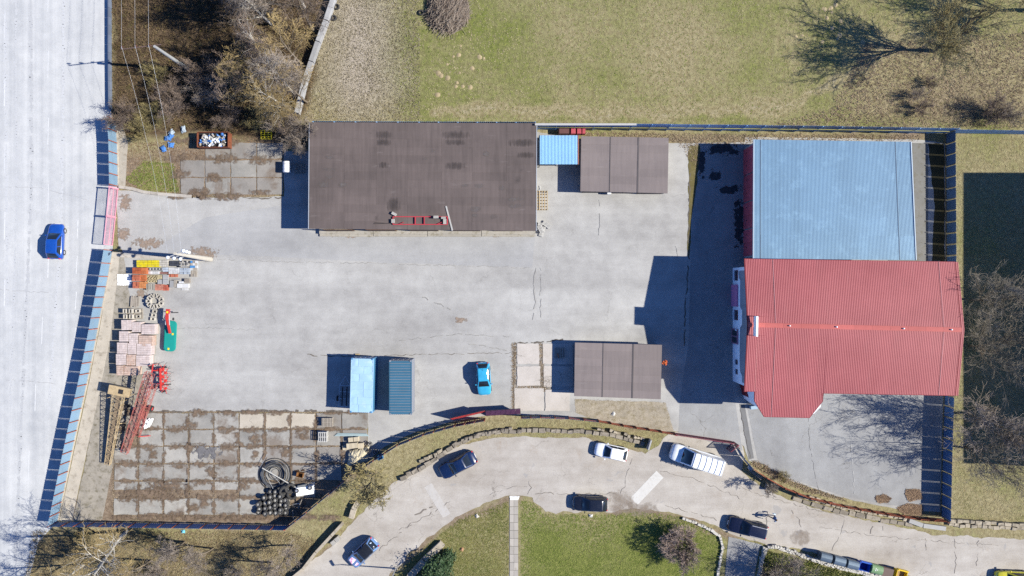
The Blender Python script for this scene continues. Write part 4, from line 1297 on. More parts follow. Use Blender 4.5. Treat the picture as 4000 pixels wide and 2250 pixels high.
# apartment block outside the picture whose shadow lies on the lawn
ab = thing("apartment_block", "long four-storey block beyond the lawn casting the broad shadow", "building")
bx0, by0, by1, bzh = G(4296, 0).x, (1125 - 1842) / S, (1125 - 716) / S, 12.0
MB().box((bx0 + 6, (by0 + by1) / 2, bzh / 2), (12, by1 - by0, bzh)).build("wall", mat("block_render", C(200, 190, 172), 0.08), ab)
MB().box((bx0 + 6, (by0 + by1) / 2, bzh + 0.1), (12.3, by1 - by0 + 0.3, 0.2)).build("roof", M_felt, ab)
wm = MB().box((0, 0, 0), (0.1, 1.4, 1.4)).mesh("window"); wm.materials.append(M_glass)
for f in range(4):
    for i in range(10):
        link("window", wm, ab, (bx0 - 0.02, by0 + 2 + i * (by1 - by0 - 4) / 9, 1.8 + f * 2.9))

# things on and around the buildings
M_redf = mat("red_steel_frame", C(216, 70, 84), 0.12, 2.0, rough=0.5)
M_wood = mat("pale_timber", C(214, 190, 150), 0.14, 3.0, rnd=0.15)
M_grayw = mat("weathered_timber", C(190, 180, 168), 0.16, 3.0, rnd=0.15)
M_block = mat("grey_block", C(196, 192, 186), 0.12, 2.0, rnd=0.12)
zr_ = HZ + 0.02
fr = thing("scaffold", "red steel scaffold frame lying on the brown flat roof", "frame", G(1642, 862, zr_), 0.0)
L_, W_ = 6.0, 0.85
f = MB()
for s_ in (-1, 1):
    f.bar((-L_ / 2, s_ * W_ / 2, 0.12), (L_ / 2, s_ * W_ / 2, 0.12), 0.09, 0.09)
f.build("side_rail", M_redf, fr)
for x in (-L_ / 2, -0.55, 0.45, L_ / 2):
    MB().bar((x, -W_ / 2, 0.12), (x, W_ / 2, 0.12), 0.10, 0.10).build("cross_rail", M_redf, fr)
for x in (-2.1, 2.1):
    MB().bar((x - 0.3, -W_ / 2, 0.13), (x + 0.3, -W_ / 2 + 0.25, 0.13), 0.05, 0.05).build("brace", M_redf, fr)
for (px, py, rz, w_, lab) in ((1540, 836, -0.5, (0.55, 0.3), "tilted grey block beside the red frame on the flat roof"), (1704, 849, 0.0, (0.55, 0.3), "pale block on the upper rail of the red roof frame"), (1536, 864, 1.57, (0.45, 0.35), "grey block at the shaded end of the red roof frame"), (1738, 866, 1.57, (0.6, 0.35), "blue-grey block at the plank end of the red roof frame"), (1733, 852, 0, (0.5, 0.25), "small grey block at the corner of the red roof frame")):
    o = MB().box((0, 0, 0.14 + 0.0), (w_[0], w_[1], 0.26), taper=0.96).build("roof_weight_block", M_block, None, loc=G(px, py, zr_), rz=rz)
    if "pale" in lab or "corner" in lab:
        o.location.z += 0.17
    tag(o, lab, "block")
pl = MB().box((0, 0, 0.04), (2.8, 0.17, 0.06)).build("roof_plank", mat("white_plank", C(222, 220, 216), 0.08), None, loc=G(1755, 853, zr_), rz=dirz(24, 92))
tag(pl, "long white plank lying across the brown flat roof", "plank")
pp = MB()
pp.tube((-1.0, 0, 0.05), (1.0, 0.06, 0.05), 0.03, n=6).tube((-0.95, 0.14, 0.04), (0.9, 0.02, 0.04), 0.02, n=6)
tag(pp.build("roof_rod", M_darkm, None, loc=G(1497, 874, zr_)), "thin dark rods lying beside the red roof frame", "rod")
# ------------------------------------------------------------------ vehicles
M_rubber = mat("rubber", (0.02, 0.02, 0.021), 0.2, 3.0, rough=0.9)
M_rim = mat("wheel_rim", (0.5, 0.5, 0.52), 0.1, 3.0, rough=0.35, metal=0.6)
M_cglass = mat("car_glass", (0.012, 0.016, 0.022), 0.05, 1.0, rough=0.05, spec=0.4, rnd=0)
M_plast = mat("black_plastic", (0.03, 0.03, 0.032), 0.1, 3.0, rough=0.6)
M_lens = mat("headlamp_lens", (0.6, 0.62, 0.65), 0.05, 3.0, rough=0.1)
M_tail = mat("tail_lens", (0.45, 0.02, 0.03), 0.05, 3.0, rough=0.15)
M_plate = mat("number_plate_white", (0.7, 0.7, 0.7), 0.03)

_tyre = MB().lathe([(0.19, -0.09), (0.28, -0.10), (0.315, -0.07), (0.315, 0.07), (0.28, 0.10), (0.19, 0.09)], 18, axis='Y').mesh("tyre", True)
_tyre.materials.append(M_rubber)
_rim = MB().lathe([(0.0, 0.05), (0.10, 0.065), (0.13, 0.05), (0.19, 0.085), (0.19, -0.085), (0.0, -0.05)], 18, axis='Y').mesh("rim", True)
_rim.materials.append(M_rim)

def loft(mb, stations):
    """stations: list of (x, [(y,z)...]) for the +y half from sill to crown centre; mirrored"""
    rows = []
    for x, half in stations:
        ring = [(x, y, z) for y, z in half] + [(x, -y, z) for y, z in reversed(half[:-1])]
        rows.append(ring)
    n = len(rows[0])
    vs = [p for r in rows for p in r]
    fs = []
    for i in range(len(rows) - 1):
        for j in range(n - 1):
            fs.append((i * n + j, i * n + j + 1, (i + 1) * n + j + 1, (i + 1) * n + j))
    fs.append(tuple(range(n - 1, -1, -1)))
    fs.append(tuple((len(rows) - 1) * n + j for j in range(n)))
    return mb.add(vs, fs)

def car(label, px, py, ang, L, W, H, col, kind="hatch", name="parked_car", glass=M_cglass, roof_col=None, rails=False, cat="car", bonnet_col=None, tail=True):
    c = G(px, py, 0.7)
    t = thing(name, label, cat, (c.x, c.y, 0.02), ang)
    paintm = col
    hw, hl = W / 2, L / 2
    belt = 0.58 * H
    hood = 0.50 * H
    if kind == "van":
        belt, hood = 0.52 * H, 0.46 * H
    # lower body: plan outline rounded at both ends
    if kind == "saloon":
        tops = [(-hl, .36), (-hl + .10, .50), (-hl + .5, .575), (-hl + 1.0, .60), (-.2 * L, .60), (.16 * L, .585), (.22 * L, .56), (hl - .75, .52), (hl - .3, .47), (hl - .06, .40), (hl, .30)]
    elif kind == "van":
        tops = [(-hl, .40), (-hl + .06, .50), (-hl + .4, .52), (-hl + 1.0, .52), (-.2 * L, .52), (.24 * L, .52), (.30 * L, .50), (hl - .55, .46), (hl - .25, .43), (hl - .05, .36), (hl, .26)]
    else:
        tops = [(-hl, .36), (-hl + .06, .50), (-hl + .25, .58), (-hl + .6, .60), (-.2 * L, .60), (.18 * L, .585), (.24 * L, .56), (hl - .7, .52), (hl - .28, .47), (hl - .06, .40), (hl, .30)]
    wid = [.74, .86, .96, 1.0, 1.0, 1.0, 1.0, .985, .92, .78, .62]
    st = []
    for (x, tz), w in zip(tops, wid):
        y, z = hw * w, tz * H
        st.append((x, [(y * .90, .20), (y * .99, .34), (y, z * .72), (y * .965, z - .05), (y * .86, z - .005), (y * .45, z + .02), (0, z + .03)]))
    mb = loft(MB(), st)
    body = mb.build("body", paintm, t, smooth=True)
    # cabin
    if kind == "saloon":
        xb0, xb1, xr0, xr1 = -.36 * L, .22 * L, -.19 * L, .05 * L
    elif kind == "van":
        xb0, xb1, xr0, xr1 = -.498 * L, .30 * L, -.485 * L, .13 * L
    elif kind == "wagon":
        xb0, xb1, xr0, xr1 = -.475 * L, .20 * L, -.42 * L, .03 * L
    else:
        xb0, xb1, xr0, xr1 = -.475 * L, .24 * L, -.34 * L, .04 * L
    zb, zr = belt - .02, H
    wb, wr = hw * .93, hw * (.74 if kind != "van" else .84)
    def ring(x0, x1, w, z, r=.10, crown=0.0):
        pts = []
        for (sx, sy, a0) in ((1, 1, 0), (-1, 1, 90), (-1, -1, 180), (1, -1, 270)):
            cx, cy = (x1 - r if sx > 0 else x0 + r), (w - r) * sy
            for q in range(4):
                a = math.radians(a0 + q * 30)
                pts.append((cx + r * math.cos(a), cy + r * math.sin(a), z))
        return pts
    r0, r1 = ring(xb0, xb1, wb, zb), ring(xr0, xr1, wr, zr - .05, .14)
    r2 = ring(xr0 + .10, xr1 - .10, wr - .09, zr, .12)
    n = len(r0)
    MB().add(r0 + r1, [(i, (i + 1) % n, n + (i + 1) % n, n + i) for i in range(n)]).build("pillar", paintm, t, smooth=False)
    mb = MB()
    mb.add(r1 + r2, [(i, (i + 1) % n, n + (i + 1) % n, n + i) for i in range(n)])
    mb.patch((xr0 + .10, -(wr - .09), zr), (xr1 - .10, -(wr - .09), zr), (xr1 - .10, wr - .09, zr), (xr0 + .10, wr - .09, zr), 6, 6, (0, 0, .045))
    roof = mb.build("roof", roof_col or paintm, t, smooth=True)
    e = .014
    def gl(nm, a, b, c_, d_, bulge):
        MB().patch(a, b, c_, d_, 5, 4, bulge).build(nm, glass, t, smooth=True)
    zt = zr - .07
    def xat(x0, x1, z):      # sloping screen line
        return lerp(x0, x1, (z - zb) / (zr - .05 - zb))
    def wat(z):
        return lerp(wb, wr, (z - zb) / (zr - .05 - zb))
    z1 = zb + .05
    gl("windscreen", (xat(xb1, xr1, z1) + e, -wat(z1) + .13, z1), (xat(xb1, xr1, z1) + e, wat(z1) - .13, z1), (xat(xb1, xr1, zt) + e, wat(zt) - .13, zt), (xat(xb1, xr1, zt) + e, -wat(zt) + .13, zt), (.05, 0, .03))
    if kind != "van":
        gl("rear_window", (xat(xb0, xr0, z1) - e, wat(z1) - .16, z1 + .04), (xat(xb0, xr0, z1) - e, -wat(z1) + .16, z1 + .04), (xat(xb0, xr0, zt) - e, -wat(zt) + .16, zt), (xat(xb0, xr0, zt) - e, wat(zt) - .16, zt), (-.05, 0, .03))
    xs0, xs1 = xat(xb0, xr0, z1), xat(xb1, xr1, z1)
    xt0, xt1 = xat(xb0, xr0, zt), xat(xb1, xr1, zt)
    cuts = ((.10, .46), (.50, .93)) if kind != "van" else ((.74, .95),)
    for sg in (1, -1):
        for (u0, u1) in cuts:
            a, b = lerp(xs0, xs1, u0), lerp(xs0, xs1, u1)
            c2, d2 = lerp(xt0, xt1, min(.97, u1)), lerp(xt0, xt1, max(.04, u0))
            pts = [(a, sg * (wat(z1) + e), z1 + .02), (b, sg * (wat(z1) + e), z1 + .02), (c2, sg * (wat(zt) + e), zt), (d2, sg * (wat(zt) + e), zt)]
            if sg < 0:
                pts = [pts[1], pts[0], pts[3], pts[2]]
            gl("side_window", *pts, (0, sg * .015, 0))
    for sg in (1, -1):
        mr = MB()
        mr.box((0, 0, 0), (.12, .20, .14), taper=.8)
        mr.build("wing_mirror", M_plast if kind == "van" else paintm, t, loc=(.16 * L if kind != "van" else .22 * L, sg * (hw + .09), belt + .06))
        MB().patch((hl - .34, sg * hw * .60, hood * .84 + .06), (hl - .10, sg * hw * .56, hood * .76 + .05), (hl - .16, sg * hw * .80, hood * .74 + .04), (hl - .42, sg * hw * .86, hood * .84 + .05), 2, 2, (0, 0, .02)).build("headlight", M_lens, t)
        if tail:
            MB().box((-hl + .07, sg * hw * .74, belt * .86), (.10, .16, .30), taper=.8).build("tail_light", M_tail, t)
        for x in (.31 * L, -.30 * L):
            w_ = thing("wheel", None, None, (x, sg * (hw - .08), .315))
            w_.parent = t
            link("tyre", _tyre, w_)
            o = link("rim", _rim, w_, rz=0 if sg > 0 else PI)
    MB().box((-hl - .01, 0, .42), (.03, .5, .11)).build("number_plate", M_plate, t)
    MB().box((hl + .01, 0, .36), (.03, .5, .11)).build("number_plate", M_plate, t)
    if rails:
        for sg in (1, -1):
            MB().bar((xr0 + .1, sg * (wr - .06), zr + .05), (xr1 - .2, sg * (wr - .06), zr + .05), .05, .05).build("roof_rail", M_rim, t)
    else:
        if kind != "van":
            MB().tube((xr0 + .25, 0, zr + .03), (xr0 - .05, 0, zr + .30), .012, n=4).build("aerial", M_plast, t)
    return t

car("bright blue hatchback driving on the main road", 216, 943, dirz(4, -100), 4.05, 1.72, 1.48, paint("bright_blue_paint", (0.005, 0.05, 0.27)), name="driven_car")
car("sky blue hatchback parked in the open yard", 1889, 1480, dirz(6, 100), 3.75, 1.62, 1.45, paint("sky_blue_paint", (0.03, 0.27, 0.46)))
car("dark blue saloon parked at the stone-edged bank", 1788, 1817, dirz(-135, 70), 4.45, 1.72, 1.45, paint("navy_paint", (0.003, 0.012, 0.05)), "saloon")
decor = car("small car with black roof and pink-and-blue decorated bonnet", 1418, 2160, dirz(-88, 84), 3.85, 1.66, 1.50, paint("pale_blue_paint", (0.10, 0.18, 0.34)), roof_col=paint("black_roof_paint", (0.01, 0.011, 0.013)), tail=True)
car("white older hatchback parked by the stone row", 2388, 1766, dirz(-100, -21), 3.75, 1.62, 1.42, paint("white_paint", (0.72, 0.73, 0.75)))
car("black minivan-style hatchback parked on the lawn edge", 2306, 1968, dirz(-100, -3), 3.95, 1.70, 1.52, paint("black_paint", (0.006, 0.008, 0.016)))
car("dark navy estate with silver roof rails parked by the grey driveway", 2921, 2062, dirz(-100, -25), 4.45, 1.76, 1.62, paint("midnight_paint", (0.004, 0.006, 0.022)), "wagon", rails=True)
car("yellow car at the lane edge past the waste bins", 3965, 2263, dirz(-100, -4), 4.2, 1.72, 1.48, paint("yellow_paint", (0.50, 0.45, 0.03)), rails=True)
van = car("white delivery van with a barred roof rack by the maroon gate", 2718, 1790, dirz(-100, -31), 5.9, 2.0, 2.35, paint("van_white_paint", (0.66, 0.68, 0.70)), "van", name="delivery_van", cat="van")
rack = MB()
for s_ in (-1, 1):
    rack.bar((-2.8, s_ * .84, 2.46), (0.55, s_ * .84, 2.46), .04, .04)
rack.build("roof_rack", M_galv, van)
me = MB().box((0, 0, 2.49), (.05, 1.86, .04)).mesh("rack_bar")
me.materials.append(M_galv)
for i in range(6):
    link("rack_bar", me, van, (-2.75 + i * .64, 0, 0))
# decorated bonnet and lettering film on the rear window of the small car
t_ = NT("pink_white_film")
n_ = t_.ramp(t_.noise(6.0, 3, .6, dist=1.0), .42, .52)
M_film = t_.out(t_.mix(n_, (0.62, 0.12, 0.30), (0.72, 0.70, 0.75)), .3)
MB().patch((1.70, -.52, .70), (1.05, -.66, .80), (1.02, .02, .85), (1.78, .06, .74), 4, 4, (0, 0, .03)).build("bonnet_film", M_film, decor)
MB().patch((1.70, .30, .71), (1.02, .20, .84), (1.05, .66, .80), (1.62, .56, .71), 4, 4, (0, 0, .02)).build("bonnet_film", M_film, decor)
MB().patch((-1.72, .42, .98), (-1.72, -.05, .98), (-1.50, -.05, 1.30), (-1.50, .42, 1.30), 3, 3, (-.04, 0, .03)).build("window_film", M_plate, decor)
MB().patch((-1.70, -.14, 1.02), (-1.70, -.40, 1.02), (-1.52, -.36, 1.28), (-1.52, -.12, 1.28), 3, 3, (-.04, 0, .03)).build("window_film", mat("blue_white_film", (.42, .5, .6), .3, 9.0), decor)
mk_ = MB()
for q in range(4):
    mk_.box((-1.64 + .01 * q, .34 - .10 * q, 1.16 + .02 * (q % 2)), (.02, .03, .12), rz=.2)
mk_.build("film_lettering", M_darkm, decor)

# ------------------------------------------------------------------ person walking
def person(label, px, py, ang):
    p = G(px, py)
    t = thing("person", label, "person", (p.x, p.y, .02), ang)
    me = bpy.data.meshes.new("person_body")
    J = {'pel': (0, 0, .92, .15, .12), 'bel': (0.01, 0, 1.08, .14, .12), 'che': (.03, 0, 1.30, .17, .13), 'neck': (.04, 0, 1.46, .065, .065), 'hd0': (.06, 0, 1.54, .085, .08), 'hd1': (.07, 0, 1.64, .10, .085), 'hd2': (.06, 0, 1.71, .07, .06),
         'lh': (0, .10, .88, .105, .10), 'lk': (.20, .11, .50, .07, .07), 'la': (.30, .11, .10, .05, .05), 'lt': (.46, .11, .05, .045, .035),
         'rh': (0, -.10, .88, .105, .10), 'rk': (-.02, -.11, .47, .07, .07), 'ra': (-.36, -.11, .17, .05, .05), 'rt': (-.28, -.11, .05, .045, .035),
         'ls': (.03, .20, 1.38, .07, .07), 'le': (-.10, .30, 1.12, .05, .05), 'lw': (.02, .33, .90, .038, .038), 'lp': (.05, .33, .82, .035, .02),
         'rs': (.03, -.20, 1.38, .07, .07), 're': (.05, -.31, 1.12, .05, .05), 'rw': (.24, -.32, 1.00, .038, .038), 'rp': (.32, -.32, .98, .035, .02)}
    E = [('pel', 'bel'), ('bel', 'che'), ('che', 'neck'), ('neck', 'hd0'), ('hd0', 'hd1'), ('hd1', 'hd2'), ('pel', 'lh'), ('lh', 'lk'), ('lk', 'la'), ('la', 'lt'), ('pel', 'rh'), ('rh', 'rk'), ('rk', 'ra'), ('ra', 'rt'),
         ('che', 'ls'), ('ls', 'le'), ('le', 'lw'), ('lw', 'lp'), ('che', 'rs'), ('rs', 're'), ('re', 'rw'), ('rw', 'rp')]
    for sd, w in (('l', 'lp'), ('r', 'rp')):
        bx, by, bz = J[w][:3]
        for q in range(4):
            nm = sd + 'f%d' % q
            J[nm] = (bx + .05, by + (q - 1.5) * .02, bz - .06 - .008 * (q in (1, 2)), .009, .009)
            E.append((w, nm))
        nm = sd + 'th'
        J[nm] = (bx + .045, by + (.05 if sd == 'r' else -.05), bz - .01, .010, .010)
        E.append((w, nm))
    ks = list(J)
    me.from_pydata([J[k][:3] for k in ks], [(ks.index(a), ks.index(b)) for a, b in E], [])
    o = link("body", me, t)
    sk = o.modifiers.new("Skin", 'SKIN')
    o.modifiers.new("Sub", 'SUBSURF').levels = 2
    o.modifiers["Sub"].render_levels = 2
    for i, k in enumerate(ks):
        sv = me.skin_vertices[0].data[i]
        sv.radius = J[k][3:5]
        sv.use_root = (k == 'pel')
    # skin, jacket and trousers by height on the body
    tm = NT("person_clothes")
    tc = tm.n("ShaderNodeTexCoord").outputs["Object"]
    sx = tm.n("ShaderNodeSeparateXYZ")
    tm.l(tc, sx.inputs[0])
    z = sx.outputs[2]
    c = tm.mix(tm.ramp(z, .93, .95), (.012, .014, .03), (.05, .10, .22))
    c = tm.mix(tm.ramp(z, 1.475, 1.485), c, (.42, .26, .19))
    c = tm.mix(tm.ramp(z, .085, .09), (.02, .02, .02), c)
    me.materials.append(tm.out(c, .8))
    hair = MB()
    hair.patch((-.06, -.09, 1.56), (-.06, .09, 1.56), (.10, .10, 1.70), (.10, -.10, 1.70), 6, 6, (-.02, 0, .10))
    hair.build("hair", mat("dark_hair", (.02, .014, .01), .1), t, smooth=True)
    face = MB()
    for s_ in (-1, 1):
        face.box((.165, s_ * .035, 1.64), (.012, .022, .012))
    face.build("eyes", M_darkm, t)
    MB().box((.175, 0, 1.60), (.03, .02, .035), taper=.6).build("nose", mat("skin_tone", (.42, .26, .19), .05), t)
    bag = MB().box((0, 0, 0), (.30, .10, .34), taper=.85).build("shoulder_bag", mat("pale_bag", (.45, .55, .62), .1), None, loc=t.matrix_basis @ Vector((.02, .42, .66)), rz=ang)
    tag(bag, "pale blue bag carried by the walking person", "bag")
    return t
person("person walking along the lane in dark trousers and blue jacket", 3012, 2014, dirz(90, 25))

# ------------------------------------------------------------------ waste bins
def bin_(label, px, py, col, lid="closed", fill=None):
    p = G(px, py)
    ang = dirz(100, 26)
    t = thing("waste_bin", label, "bin", (p.x, p.y, .02), ang, "waste bins along the stone border")
    W_, D_, H_ = 1.22, .95, 1.10
    m = col
    mb = MB()
    b0, b1 = [(-W_ * .44, -D_ * .42), (W_ * .44, -D_ * .42), (W_ * .44, D_ * .42), (-W_ * .44, D_ * .42)], [(-W_ / 2, -D_ / 2), (W_ / 2, -D_ / 2), (W_ / 2, D_ / 2), (-W_ / 2, D_ / 2)]
    i1 = [(x * .93, y * .92) for x, y in b1]
    i0 = [(x * .9, y * .9) for x, y in b0]
    vs = [(x, y, .18) for x, y in b0] + [(x, y, H_) for x, y in b1] + [(x, y, H_) for x, y in i1] + [(x, y, .24) for x, y in i0]
    fs = [(0, 1, 5, 4), (1, 2, 6, 5), (2, 3, 7, 6), (3, 0, 4, 7), (3, 2, 1, 0), (12, 13, 14, 15)]
    for i in range(4):
        j = (i + 1) % 4
        fs += [(4 + i, 4 + j, 8 + j, 8 + i), (8 + i, 8 + j, 12 + j, 12 + i)]
    mb.add(vs, fs)
    mb.build("bin_body", m, t)
    for x in (-.42, .42):
        for y in (-.3, .3):
            MB().lathe([(0, -.03), (.09, -.03), (.09, .03), (0, .03)], 10, axis='Y').build("wheel", M_rubber, t, loc=(x, y, .09))
    for s_ in (-1, 1):
        MB().tube((s_ * (W_ / 2), 0, .95), (s_ * (W_ / 2 + .09), 0, .95), .03, n=8).build("trunnion", M_darkm, t)
    if lid == "closed":
        mb = MB()
        n = 8
        for k in range(n):
            a0, a1 = PI * k / n, PI * (k + 1) / n
            r = D_ / 2 + .03
            xg = W_ / 2 + .03
            mb.add([(-xg, r * math.cos(a0), H_ + .34 * math.sin(a0)), (xg, r * math.cos(a0), H_ + .34 * math.sin(a0)), (xg, r * math.cos(a1), H_ + .34 * math.sin(a1)), (-xg, r * math.cos(a1), H_ + .34 * math.sin(a1))], [(0, 1, 2, 3)])
            mb.add([(s, r * math.cos(q), H_ + .34 * math.sin(q)) for s in (-xg, xg) for q in (a0, a1)] + [(-xg, 0, H_), (xg, 0, H_)], [(0, 1, 4), (3, 2, 5)])
        ld = mb.build("lid", m, t)
        for k in range(5):
            x = -W_ / 2 + .15 + k * .23
            MB().bar((x, -D_ * .34, H_ + .255), (x, D_ * .34, H_ + .255), .03, .02).build("rib", m, ld)
    elif lid == "open":
        ld = MB().box((0, D_ / 2 + .10, H_ - .05), (W_, .08, .5)).build("lid", m, t)
        MB().box((0, 0, .60), (W_ * .8, D_ * .76, .06)).build("rubbish", fill or M_darkm, t)
    elif lid == "flat":
        MB().box((0, 0, H_ + .05), (W_ + .04, D_ + .04, .07), taper=.96).build("lid", m, t)
        MB().bar((-W_ * .4, -D_ / 2 - .05, H_ + .04), (W_ * .4, -D_ / 2 - .05, H_ + .04), .04, .04).build("handle", M_darkm, t)
    return t
M_zinc = mat("zinc_bin", C(120, 138, 156), .12, 2.5, rough=.45, metal=.35)
bin_("grey metal waste bin at the free end of the bin row", 3209, 2164, M_zinc)
bin_("grey metal waste bin, second from the free end of the bin row", 3262, 2178, M_zinc)
bin_("grey metal waste bin next to the open blue bin", 3313, 2192, M_zinc)
bin_("open blue plastic waste bin", 3360, 2201, mat("blue_plastic", (.01, .08, .42), .1, 2.0, rough=.4), "open", mat("blue_inside", (.008, .02, .16), .2))
gb = bin_("green plastic waste bin with a white arrow mark", 3405, 2210, mat("green_plastic", C(140, 176, 128), .1, 2.0, rough=.5), "closed")
mk = MB()
for q in range(3):
    mk.box((-.2 + .11 * math.cos(q * 2.09), .05 + .11 * math.sin(q * 2.09), 1.455), (.13, .06, .012), rz=q * 2.09 + 1.0)
mk.build("arrow_mark", M_plate, gb)
bin_("brown waste bin between the green and the yellow bin", 3448, 2222, mat("brown_plastic", C(140, 120, 112), .1, 2.0), "flat")
bin_("open yellow plastic waste bin", 3503, 2232, mat("yellow_plastic", (.62, .42, .01), .1, 2.0, rough=.4), "open", mat("mixed_rubbish", C(190, 160, 110), .4, 3.0))
# ------------------------------------------------------------------ shipping containers
def container(label, px, py, ang, m_roof, m_side, panels, dents=False, ribs_roof=False):
    p = G(px, py, 2.6)
    t = thing("shipping_container", label, "container", (p.x, p.y, .02), ang)
    W_, L_, H_ = 2.44, 6.06, 2.56
    # corrugated sides
    for s_ in (-1, 1):
        a, b = Vector((s_ * W_ / 2, -L_ / 2 + .08, .16)), Vector((s_ * W_ / 2, L_ / 2 - .08, .16))
        n = 26
        vs = []
        for i in range(n * 4 + 1):
            u = i / (n * 4)
            y = a.lerp(b, u).y
            x = a.x - s_ * (.035 if i % 4 in (2, 3) else 0)
            vs += [(x, y, .16), (x, y, H_ - .06)]
        MB().add(vs, [(2 * i, 2 * i + 2, 2 * i + 3, 2 * i + 1) for i in range(n * 4)]).build("side_wall", m_side, t)
    for s_ in (-1, 1):
        n = 10
        vs = []
        for i in range(n * 4 + 1):
            x = lerp(-W_ / 2 + .08, W_ / 2 - .08, i / (n * 4))
            y = s_ * L_ / 2 - s_ * (.035 if i % 4 in (2, 3) else 0)
            vs += [(x, y, .16), (x, y, H_ - .06)]
        e = MB().add(vs, [(2 * i, 2 * i + 2, 2 * i + 3, 2 * i + 1) for i in range(n * 4)]).build("end_wall" if s_ < 0 else "door", m_side, t)
        if s_ > 0:
            for x in (-.8, -.3, .3, .8):
                MB().tube((x, L_ / 2 + .05, .25), (x, L_ / 2 + .05, H_ - .15), .02, n=6).build("lock_rod", M_galv, e)
    for x in (-1, 1):
        for y in (-1, 1):
            MB().box((x * (W_ / 2 - .06), y * (L_ / 2 - .06), H_ / 2), (.15, .15, H_)).build("corner_post", m_side, t)
            MB().box((x * (W_ / 2 - .08), y * (L_ / 2 - .08), H_ + .02), (.18, .18, .12)).build("corner_casting", m_side, t)
    for x in (-1, 1):
        MB().bar((x * W_ / 2, -L_ / 2, H_ - .03), (x * W_ / 2, L_ / 2, H_ - .03), .08, .10).build("top_rail", m_roof, t)
        MB().bar((x * W_ / 2, -L_ / 2, .10), (x * W_ / 2, L_ / 2, .10), .08, .16).build("bottom_rail", m_side, t)
    rr = random.Random(px)
    for i in range(panels):
        y0, y1 = lerp(-L_ / 2 + .04, L_ / 2 - .04, i / panels), lerp(-L_ / 2 + .04, L_ / 2 - .04, (i + 1) / panels)
        if ribs_roof:
            MB().box((0, (y0 + y1) / 2, H_ - .01), (W_ - .1, (y1 - y0) - .045, .05), taper=.985).build("roof_panel", m_roof, t)
        else:
            cuts = [-W_ / 2 + .03, rr.choice((-.45, -.3, 0.2)), W_ / 2 - .03]
            for x0, x1 in zip(cuts, cuts[1:]):
                mb = MB().patch((x0 + .01, y0 + .012, H_ + .01), (x1 - .01, y0 + .012, H_ + .01), (x1 - .01, y1 - .012, H_ + .01), (x0 + .01, y1 - .012, H_ + .01), 5, 5, (0, 0, rr.uniform(-.04, .05)))
                if dents:
                    mb.v = [(x, y, z + (rr.uniform(-.05, .03) if abs(x) > .9 and rr.random() < .5 else rr.uniform(-.008, .008))) for x, y, z in mb.v]
                mb.build("roof_panel", m_roof, t, smooth=True)
    if not ribs_roof:
        MB().box((0, 0, H_ - .05), (W_ - .06, L_ - .06, .06)).build("roof_deck", m_roof, t)
    else:
        MB().box((0, 0, H_ - .04), (W_ - .06, L_ - .06, .06)).build("roof_deck", m_side, t)
    return t
M_lblue = mat("pale_blue_container", (.26, .40, .53), .07, .7, rough=.5, dirt=(.34, .44, .54), dirt_amt=.35, rnd=.05)
M_lside = mat("blue_container_side", (.06, .18, .32), .08, 1.0, rough=.5)
M_dblue = mat("slate_blue_container", (.030, .098, .160), .08, 1.0, rough=.5, rnd=.05)
M_dside = mat("grey_container_side", (.16, .17, .20), .1, 1.0, rough=.5)
container("dented shipping container with pale blue roof", 1413, 1506, dirz(100, 2.5) , M_lblue, M_lside, 7, True)
container("shipping container with dark slate blue ribbed roof", 1564, 1514, 0.0, M_dblue, M_dside, 20, False, True)
bl = thing("timber_offcut_bundle", "small stack of pale timber offcuts against the dented container", "timber", G(1397, 1389))
for i in range(3):
    MB().box((0, (i - 1) * .16, .08 + .02 * i), (.5, .13, .14)).build("offcut", M_wood, bl)
# boat trailer frame in the container's shadow
tr = thing("trailer_frame", "bare trailer frame standing in the shadow beside the dented container", "trailer", G(1350, 1545), dirz(4, -100))
f = MB()
for s_ in (-1, 1):
    f.bar((-1.2, s_ * .62, .5), (1.2, s_ * .62, .5), .06, .08).bar((1.2, s_ * .62, .5), (2.3, 0, .5), .06, .08)
f.build("chassis", M_galv, tr)
for x in (-1.2, -.3, .5, 1.2):
    MB().bar((x, -.62, .5), (x, .62, .5), .06, .06).build("cross_rail", M_galv, tr)
for s_ in (-1, 1):
    w_ = thing("wheel", None, None, (-.3, s_ * .82, .315)); w_.parent = tr
    link("tyre", _tyre, w_); link("rim", _rim, w_)
    MB().bar((-1.1, s_ * .25, .56), (1.1, s_ * .25, .56), .12, .06).build("runner", M_darkm, tr)

# ------------------------------------------------------------------ pallets
def pallet_parts(t, w=1.2, d=.8, n=7, m=None, z=0.0, h=.144):
    m = m or M_grayw
    key = ("b", w, d, n, m.name)
    for i in range(n):
        y = lerp(-d / 2 + .05, d / 2 - .05, i / (n - 1))
        link("board", board(w, .095, .022, m), t, (0, y, z + h - .012))
    for x in (-w / 2 + .07, 0, w / 2 - .07):
        link("stringer", board(.10, d, .10, m), t, (x, 0, z + .06))
_bd = {}
def board(w, d, h, m):
    k = (round(w, 3), round(d, 3), round(h, 3), m.name)
    if k not in _bd:
        me = MB().box((0, 0, 0), (w, d, h)).mesh("board")
        me.materials.append(m)
        _bd[k] = me
    return _bd[k]
def pallet(label, px, py, ang, z=0.06, w=1.2, d=.8, n=7, m=None, group=None):
    p = G(px, py)
    t = thing("pallet", label, "pallet", (p.x, p.y, z), ang, group)
    pallet_parts(t, w, d, n, m)
    return t
M_bleach = mat("bleached_timber", C(224, 222, 218), .10, 3.0)
for k in range(4):
    pallet("weathered grey pallet in the low stack on the upper slabs", 1283, 1646, PI / 2, .08 + k * .15, 1.0, 1.2, 8, group="low stack of grey pallets")
for k in range(6):
    pallet("bleached pallet in the taller stack on the slab floor", 1268, 1701, PI / 2, .08 + k * .15, 1.15, .95, 5, M_bleach, group="taller stack of bleached pallets")
